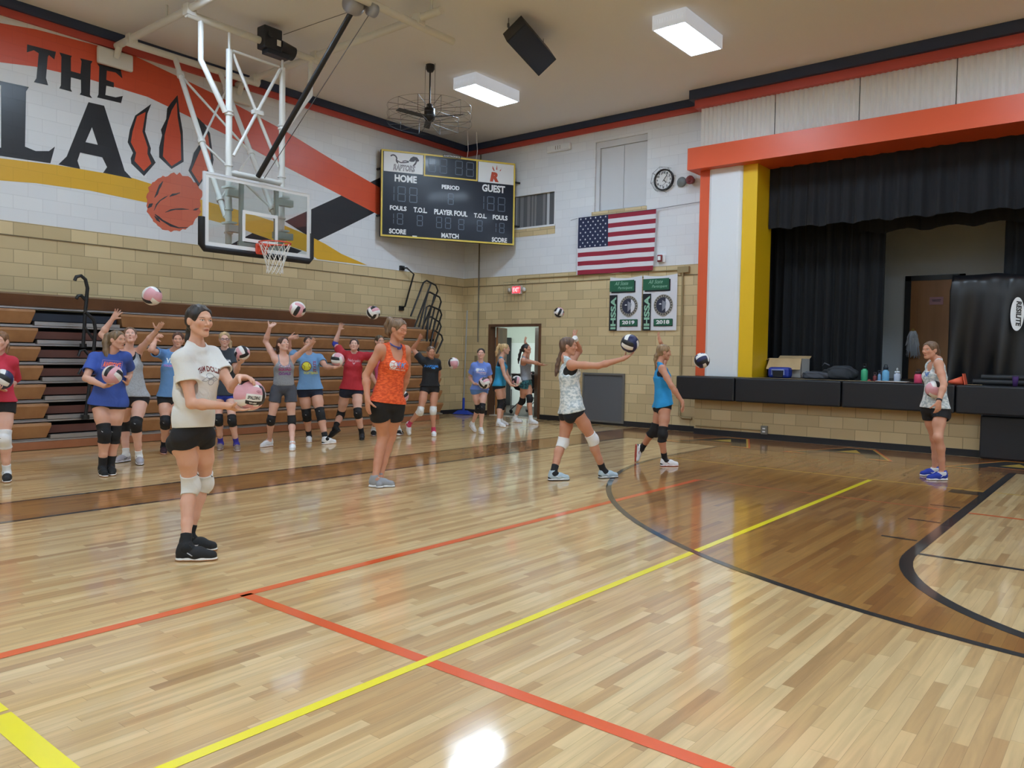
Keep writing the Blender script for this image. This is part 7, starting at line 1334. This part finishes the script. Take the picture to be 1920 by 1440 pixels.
CFG['black_shirt'] = dict(label='girl in black t-shirt and white knee pads lunging at the end of the bleachers', skin=SKD, hair=(116, 90, 70), res=.0062, shorts=(BLK, .2, .002), top=('tee', (26, 28, 33), .0, .016), sleeve=.5, pad=WHT, padlen=.075, sock=((206, 62, 100), .08), shoe=VB['shoe_white'], palmR=PV(up_) * .5 + rgt, thumbR=-rgt, curlR=.45, palmL=-rgt, curlL=.2, tail=PONY(0, .02, .08), eyes_down=1, leg=.92, build=.94,
   prints={'shirt_lettering': [('text', 'RAPTORS', .0, -.1, .25, .04, .05, -.0, (50, 130, 206)), ('text', 'VB', .02, -.13, .08, .035, .05, 0, (60, 150, 220))]})
CFG['kneeling_blue'] = dict(label='girl in periwinkle t-shirt and blue shorts holding a ball beside the dust mop', skin=SKP, hair=(50, 40, 38), res=.0062, shorts=((92, 130, 190), .18, .004), top=('tee', (112, 142, 220), -.06, .012), sleeve=.6, pad=BLK, padlen=.095, sock=(WHT, .05), shoe=VB['shoe_whiteblack'], palmR=up_, thumbR=cam_v, curlR=.2, palmL=-rgt, thumbL=cam_v, curlL=.3, tail=[[(0, -.09, -.02, .03), (0, -.1, -.08, .025)]], build=.84, leg=.86, arm=.88,
   prints={'shirt_lettering': [('text', 'IOWA', -.02, -.09, .17, .05, .05, 0, (226, 234, 244)), ('text', 'VOLLEYBALL', 0, -.135, .2, .03, .04, 0, (236, 214, 232)), ('text', 'camp', .03, -.165, .12, .02, .02, 0, (220, 220, 240))], 'shirt_patch': [('disc', -.08, -.075, .03, 0, 6.283, .0022, (226, 234, 244))]})
CFG['blonde_tail'] = dict(label='girl in turquoise tank top with high blonde ponytail standing at the doorway', skin=SK, hair=(206, 172, 122), brow=(160, 128, 90), res=.0065, shorts=(BLK, .16, .0), top=('racer', (42, 146, 190), -.1, .014), hemtilt=-.1, pad=BLK, padlen=.11, sock=(WHT, .07), shoe=VB['shoe_whiteblack'], palmR=up_, thumbR=cam_v, curlR=.2, palmL=up_, curlL=.2, tail=[[(0, -.085, .07, .026), (0, -.125, .07, .026), (0, -.16, .0, .032), (0, -.18, -.09, .034), (0, -.19, -.15, .02), (0, -.2, -.18, .008)]], build=.9, bust=.8, bra=NVY)
CFG['dark_tail'] = dict(label='girl in grey tank top and patterned shorts stepping in the doorway with one arm out', skin=SKT, hair=(44, 36, 38), res=.0065, shorts=('tropic_print', .3, .01), top=('racer', 'heather_grey', .0, .01), hemtilt=-.1, pad=BLK, padlen=.08, sock=(WHT, .09), shoe=VB['shoe_white'], palmR=up_, thumbR=cam_v, curlR=.1, palmL=rgt, curlL=.3, tail=[[(0, -.085, .04, .028), (0, -.13, .0, .028), (0, -.16, -.1, .03), (0, -.18, -.2, .026), (0, -.19, -.29, .01)]], build=.9, bust=.8)
ROOTS = {}
for nm_, o_ in CFG.items():
    J_ = PEOPLE[nm_]; H_ = J_['H']; J_.update({k + S: o_[k + S] for k in ('palm',) for S in 'RL'})
    root_, P_, fr_ = make_person(J_, H_, o_); ROOTS[nm_] = (root_, P_, fr_); s_ = H_ / 1.66; G_ = lambda k: PV(J_[k], float)
    if o_.get('specs'):
        e = fr_['e']; m = MB()
        for q in (-1, 1): m.tube([e(q * .031 + .022 * math.cos(t), .098, .003 + .017 * math.sin(t)) for t in np.linspace(0, 2 * math.pi, 16, endpoint=False)], .0028, 5, closed=True); m.tube([e(q * .053, .096, .006), e(q * .078, .06, .006), e(q * .08, -.01, .008)], .0025, 5)
        m.tube([e(-.009, .1, .006), e(.009, .1, .006)], .0025, 5); m.build('glasses', mat('spectacle_frame', (70, 56, 90), .3), root_)
    if o_.get('watch') or o_.get('wrap') or o_.get('cuff'):
        S_ = o_.get('watch') or o_.get('wrap') or o_.get('cuff'); el, wr = G_('el' + S_), G_('wr' + S_); d = nrm(wr - el)
        if o_.get('cuff'): V, F = grow([p for p in P_ if p['tag'] in ('ua' + S_, 'fa' + S_)], .006, .006, None, (), [(el - nrm(el - G_('sh' + S_)) * .055, -nrm(el - G_('sh' + S_))), (el + d * .045, d)], None, .03); V, F = keep_near(V, F, el, .14); mesh_obj('elbow_sleeve', V, F, cloth_mat((52, 60, 160)), root_)
        else:
            a_, b_ = (wr - d * .035, wr - d * .01) if o_.get('watch') else (wr - d * .01, wr + d * .045)
            V, F = grow([cap(el, wr, .036 * s_, .0245 * s_), cap(wr, wr + d * .06, .024, .03)], .004, .004, None, (), [(a_, -d), (b_, d)], None, .03); mesh_obj('wristwatch' if o_.get('watch') else 'wrist_wrap', V, F, cloth_mat((30, 30, 34) if o_.get('watch') else (236, 236, 238)), root_)
    if nm_ == 'orange_coach':
        n0 = fr_['neck']; c_ = n0 + fr_['cF'] * .01 + ZU * .02; m = MB(); m.tube([c_ + .064 * (fr_['cR'] * math.cos(t) + fr_['cF'] * math.sin(t)) - ZU * .028 * math.sin(t) for t in np.linspace(0, 2 * math.pi, 24, endpoint=False)], .008, 6, closed=True); m.box(tuple(c_ + fr_['cF'] * .072 - PV([.02, .012, .05])), tuple(c_ + fr_['cF'] * .072 + PV([.02, .012, -.02])), bev=.004); m.build('neck_lanyard', mat('lanyard_blue', (70, 74, 140), .6), root_)
# ------------------------------------------------------------------ volleyballs
def ball_mesh(name, cols, r=.1055, n=12):
    """eighteen panels: each face of a swollen cube is three strips, the strips turning from face to face, grooves between them"""
    me = bpy.data.meshes.new(name); vs = []; fs = []; mi = []; N_ = 18
    Fc = [((1, 0, 0), (0, 1, 0), (0, 0, 1)), ((-1, 0, 0), (0, -1, 0), (0, 0, 1)), ((0, 1, 0), (0, 0, 1), (1, 0, 0)), ((0, -1, 0), (0, 0, -1), (1, 0, 0)), ((0, 0, 1), (1, 0, 0), (0, 1, 0)), ((0, 0, -1), (-1, 0, 0), (0, 1, 0))]
    for fi, (w_, u_, v_) in enumerate(Fc):
        w_, u_, v_ = PV(w_), PV(u_), PV(v_); o_ = len(vs)
        for i in range(N_ + 1):
            for j in range(N_ + 1):
                a, b = (i / N_ * 2 - 1), (j / N_ * 2 - 1); p = w_ + u_ * math.tan(a * math.pi / 4) + v_ * math.tan(b * math.pi / 4); p = p / np.linalg.norm(p)
                gr = min(abs(i - 0), abs(i - 6), abs(i - 12), abs(i - 18), abs(j), abs(j - 18)); vs.append(p * (r - (.0022 if gr == 0 else 0)))
        for i in range(N_):
            for j in range(N_): q = o_ + i * (N_ + 1) + j; fs.append((q, q + N_ + 1, q + N_ + 2, q + 1)); mi.append(cols[1][fi][i // 6])
    me.from_pydata([tuple(v) for v in vs], [], fs)
    for c in cols[0]: me.materials.append(mat('ball_leather_%d_%d_%d' % c, c, .4, bump=(300, .05, .002)))
    me.polygons.foreach_set('material_index', mi); me.polygons.foreach_set('use_smooth', [True] * len(fs)); me.update()
    bm = bmesh.new(); bm.from_mesh(me); bmesh.ops.remove_doubles(bm, verts=bm.verts, dist=1e-5); bm.to_mesh(me); bm.free(); return me
PK, WH, BK, NV_ = (224, 166, 176), (236, 234, 232), (30, 30, 34), (32, 38, 84)
pinkset = ((PK, WH, BK), [(0, 1, 2), (1, 0, 0), (2, 1, 0), (0, 0, 1), (1, 2, 0), (0, 1, 2)])
blackset = ((PK, WH, BK), [(2, 1, 2), (1, 2, 0), (2, 1, 1), (1, 2, 1), (2, 0, 1), (1, 2, 2)])
blueset = ((NV_, WH, BK), [(0, 1, 0), (1, 0, 2), (0, 1, 0), (2, 1, 0), (1, 0, 0), (0, 1, 2)])
MP, MK_, MBL = ball_mesh('ball_pink', pinkset), ball_mesh('ball_black', blackset), ball_mesh('ball_blue', blueset)
BALLS = [('up_first', MP, (.4, .3, 2.1), 'largest airborne pink ball, high over the girls by the aisle handrail'), ('up_second', MP, (2.0, .5, 1), 'pink and black ball in the air above the girl in the grey lettered tank top'), ('up_third', MK_, (.4, 1.0, .3), 'white and black ball in the air above and left of the woman in orange'), ('toss_black', MP, (1.5, .2, 2.5), 'pale pink ball in the air between the girl in black and the dust mop'), ('toss_far', MK_, (.2, 2, 1), 'small dark ball in the air in front of the tan end wall'), ('toss_camo', MBL, (.5, .4, .3), 'navy and white ball above the outstretched hand of the girl with the braid'), ('toss_right', MBL, (1.1, .3, 2.0), 'navy and white ball in the air in front of the orange and white stage column'),
  ('held_edge', MBL, (.3, .6, 1.4), 'blue and white ball held by the girl in red at the left edge'), ('held_royal', MP, (.9, .3, .4), 'pink white and black ball cradled by the girl in royal blue'), ('held_white', MP, (0, 0, 0), 'glossy pink ball held out by the girl in the white t-shirt'), ('held_glasses', MP, (2.2, .8, .1), 'pink ball held up by the girl with glasses'), ('held_softball', MP, (.2, 1.2, 2.2), 'pink and white ball on the palm of the girl in the softball shirt'), ('held_behind', MP, (1, 1, 1), 'ball showing from behind the hip of the woman in orange'), ('held_kneeling', MK_, (.4, .9, .2), 'black and white ball held by the girl in periwinkle by the dust mop'), ('held_blonde', MK_, (1.4, .2, .9), 'black and white ball held by the girl with the blonde ponytail'), ('held_coach', MP, (.5, .2, .6), 'pink ball tucked under the arm of the woman in front of the stage')]
for k_, me_, rot_, lab_ in BALLS:
    p_ = BALL_AT[k_]; b_ = bpy.data.objects.new('volleyball', me_); COL.objects.link(b_); b_.location = p_; b_.rotation_euler = rot_; tag(b_, lab_, 'ball', 'volleyballs'); WORLD[b_.name] = Vector(p_)
    if k_ == 'held_white':
        # name panels turned to the camera, a little below the middle
        c_ = Vector(p_); n_ = (CAM - c_).normalized(); n_ = (n_ + Vector((CR[0], CR[1], 0)) * .35 + Vector((0, 0, -.22))).normalized(); r_ = Vector((0, 0, 1)).cross(n_).normalized(); r_ = (r_ + Vector((0, 0, -.12))).normalized(); u_ = n_.cross(r_)
        b_.rotation_euler = (0, 0, 0)
        def onball(x, y, l=.0012): v = n_ * 1 + r_ * x / .1055 + u_ * y / .1055; return c_ + v.normalized() * (.1055 + l)
        def patch(name, x0, x1, y0, y1, m_, l):
            k1 = 10; m = MB(); vs = [onball(x0 + (x1 - x0) * i / k1, y0 + (y1 - y0) * j / 4, l) for j in range(5) for i in range(k1 + 1)]
            m.add(vs, [(j * (k1 + 1) + i, j * (k1 + 1) + i + 1, (j + 1) * (k1 + 1) + i + 1, (j + 1) * (k1 + 1) + i) for j in range(4) for i in range(k1)], 0, True); return m.build(name, m_, b_, label=None) if False else m.build(name, m_, b_)
        patch('pink_panel', -.09, .075, .028, .1, MATS['ball_leather_224_166_176'], .0006)
        patch('name_panel', -.06, .07, -.022, .028, MATS['ball_leather_236_234_232'], .001); patch('dark_panel', -.06, .06, -.055, -.022, MATS['ball_leather_30_30_34'], .001)
        m = MB(); P2, F2 = text_shape('SPALDING', .04); W_ = P2[:, 0].max(); m.add([onball(-.035 + q[0] / W_ * .09 - .012 + .003 * q[1], -.01 + q[1] * .024, .0016) for q in P2], F2); m.build('name_lettering', MATS['ball_leather_30_30_34'], b_)
        m = MB(); P2, F2 = text_shape('TF-VB5', .04); W_ = P2[:, 0].max(); m.add([onball(-.03 + q[0] / W_ * .055, -.046 + q[1] * .014, .0016) for q in P2], F2); m.build('model_lettering', MATS['ball_leather_236_234_232'], b_)
        m = MB(); m.tube([onball(.03 + .016 * math.cos(t), .05 + .009 * math.sin(t), .001) for t in np.linspace(0, 6.283, 18, endpoint=False)], .0012, 4, closed=True); m.tube([onball(.03, .042, .001), onball(.03, .058, .001)], .0012, 4); m.build('oval_mark', mat('ball_mark_red', (140, 50, 70), .5), b_)
# balls lying in the cart
for i, (dx, dy, dz, me_, lab_) in enumerate(((-.3, -.14, .92, MK_, 'black and white ball on the left side of the cart in the doorway'), (-.05, -.16, .96, MK_, 'black and white ball in the middle of the cart in the doorway'), (.25, .02, .9, MP, 'pink ball on the right side of the cart in the doorway'), (-.12, .12, .93, MP, 'pink ball at the rear of the cart in the doorway'))):
    b_ = bpy.data.objects.new('volleyball', me_); COL.objects.link(b_); b_.location = (CX + dx, CYY + dy, dz - .0); b_.rotation_euler = (i, i * .7, 1.3 * i); tag(b_, lab_, 'ball', 'volleyballs')
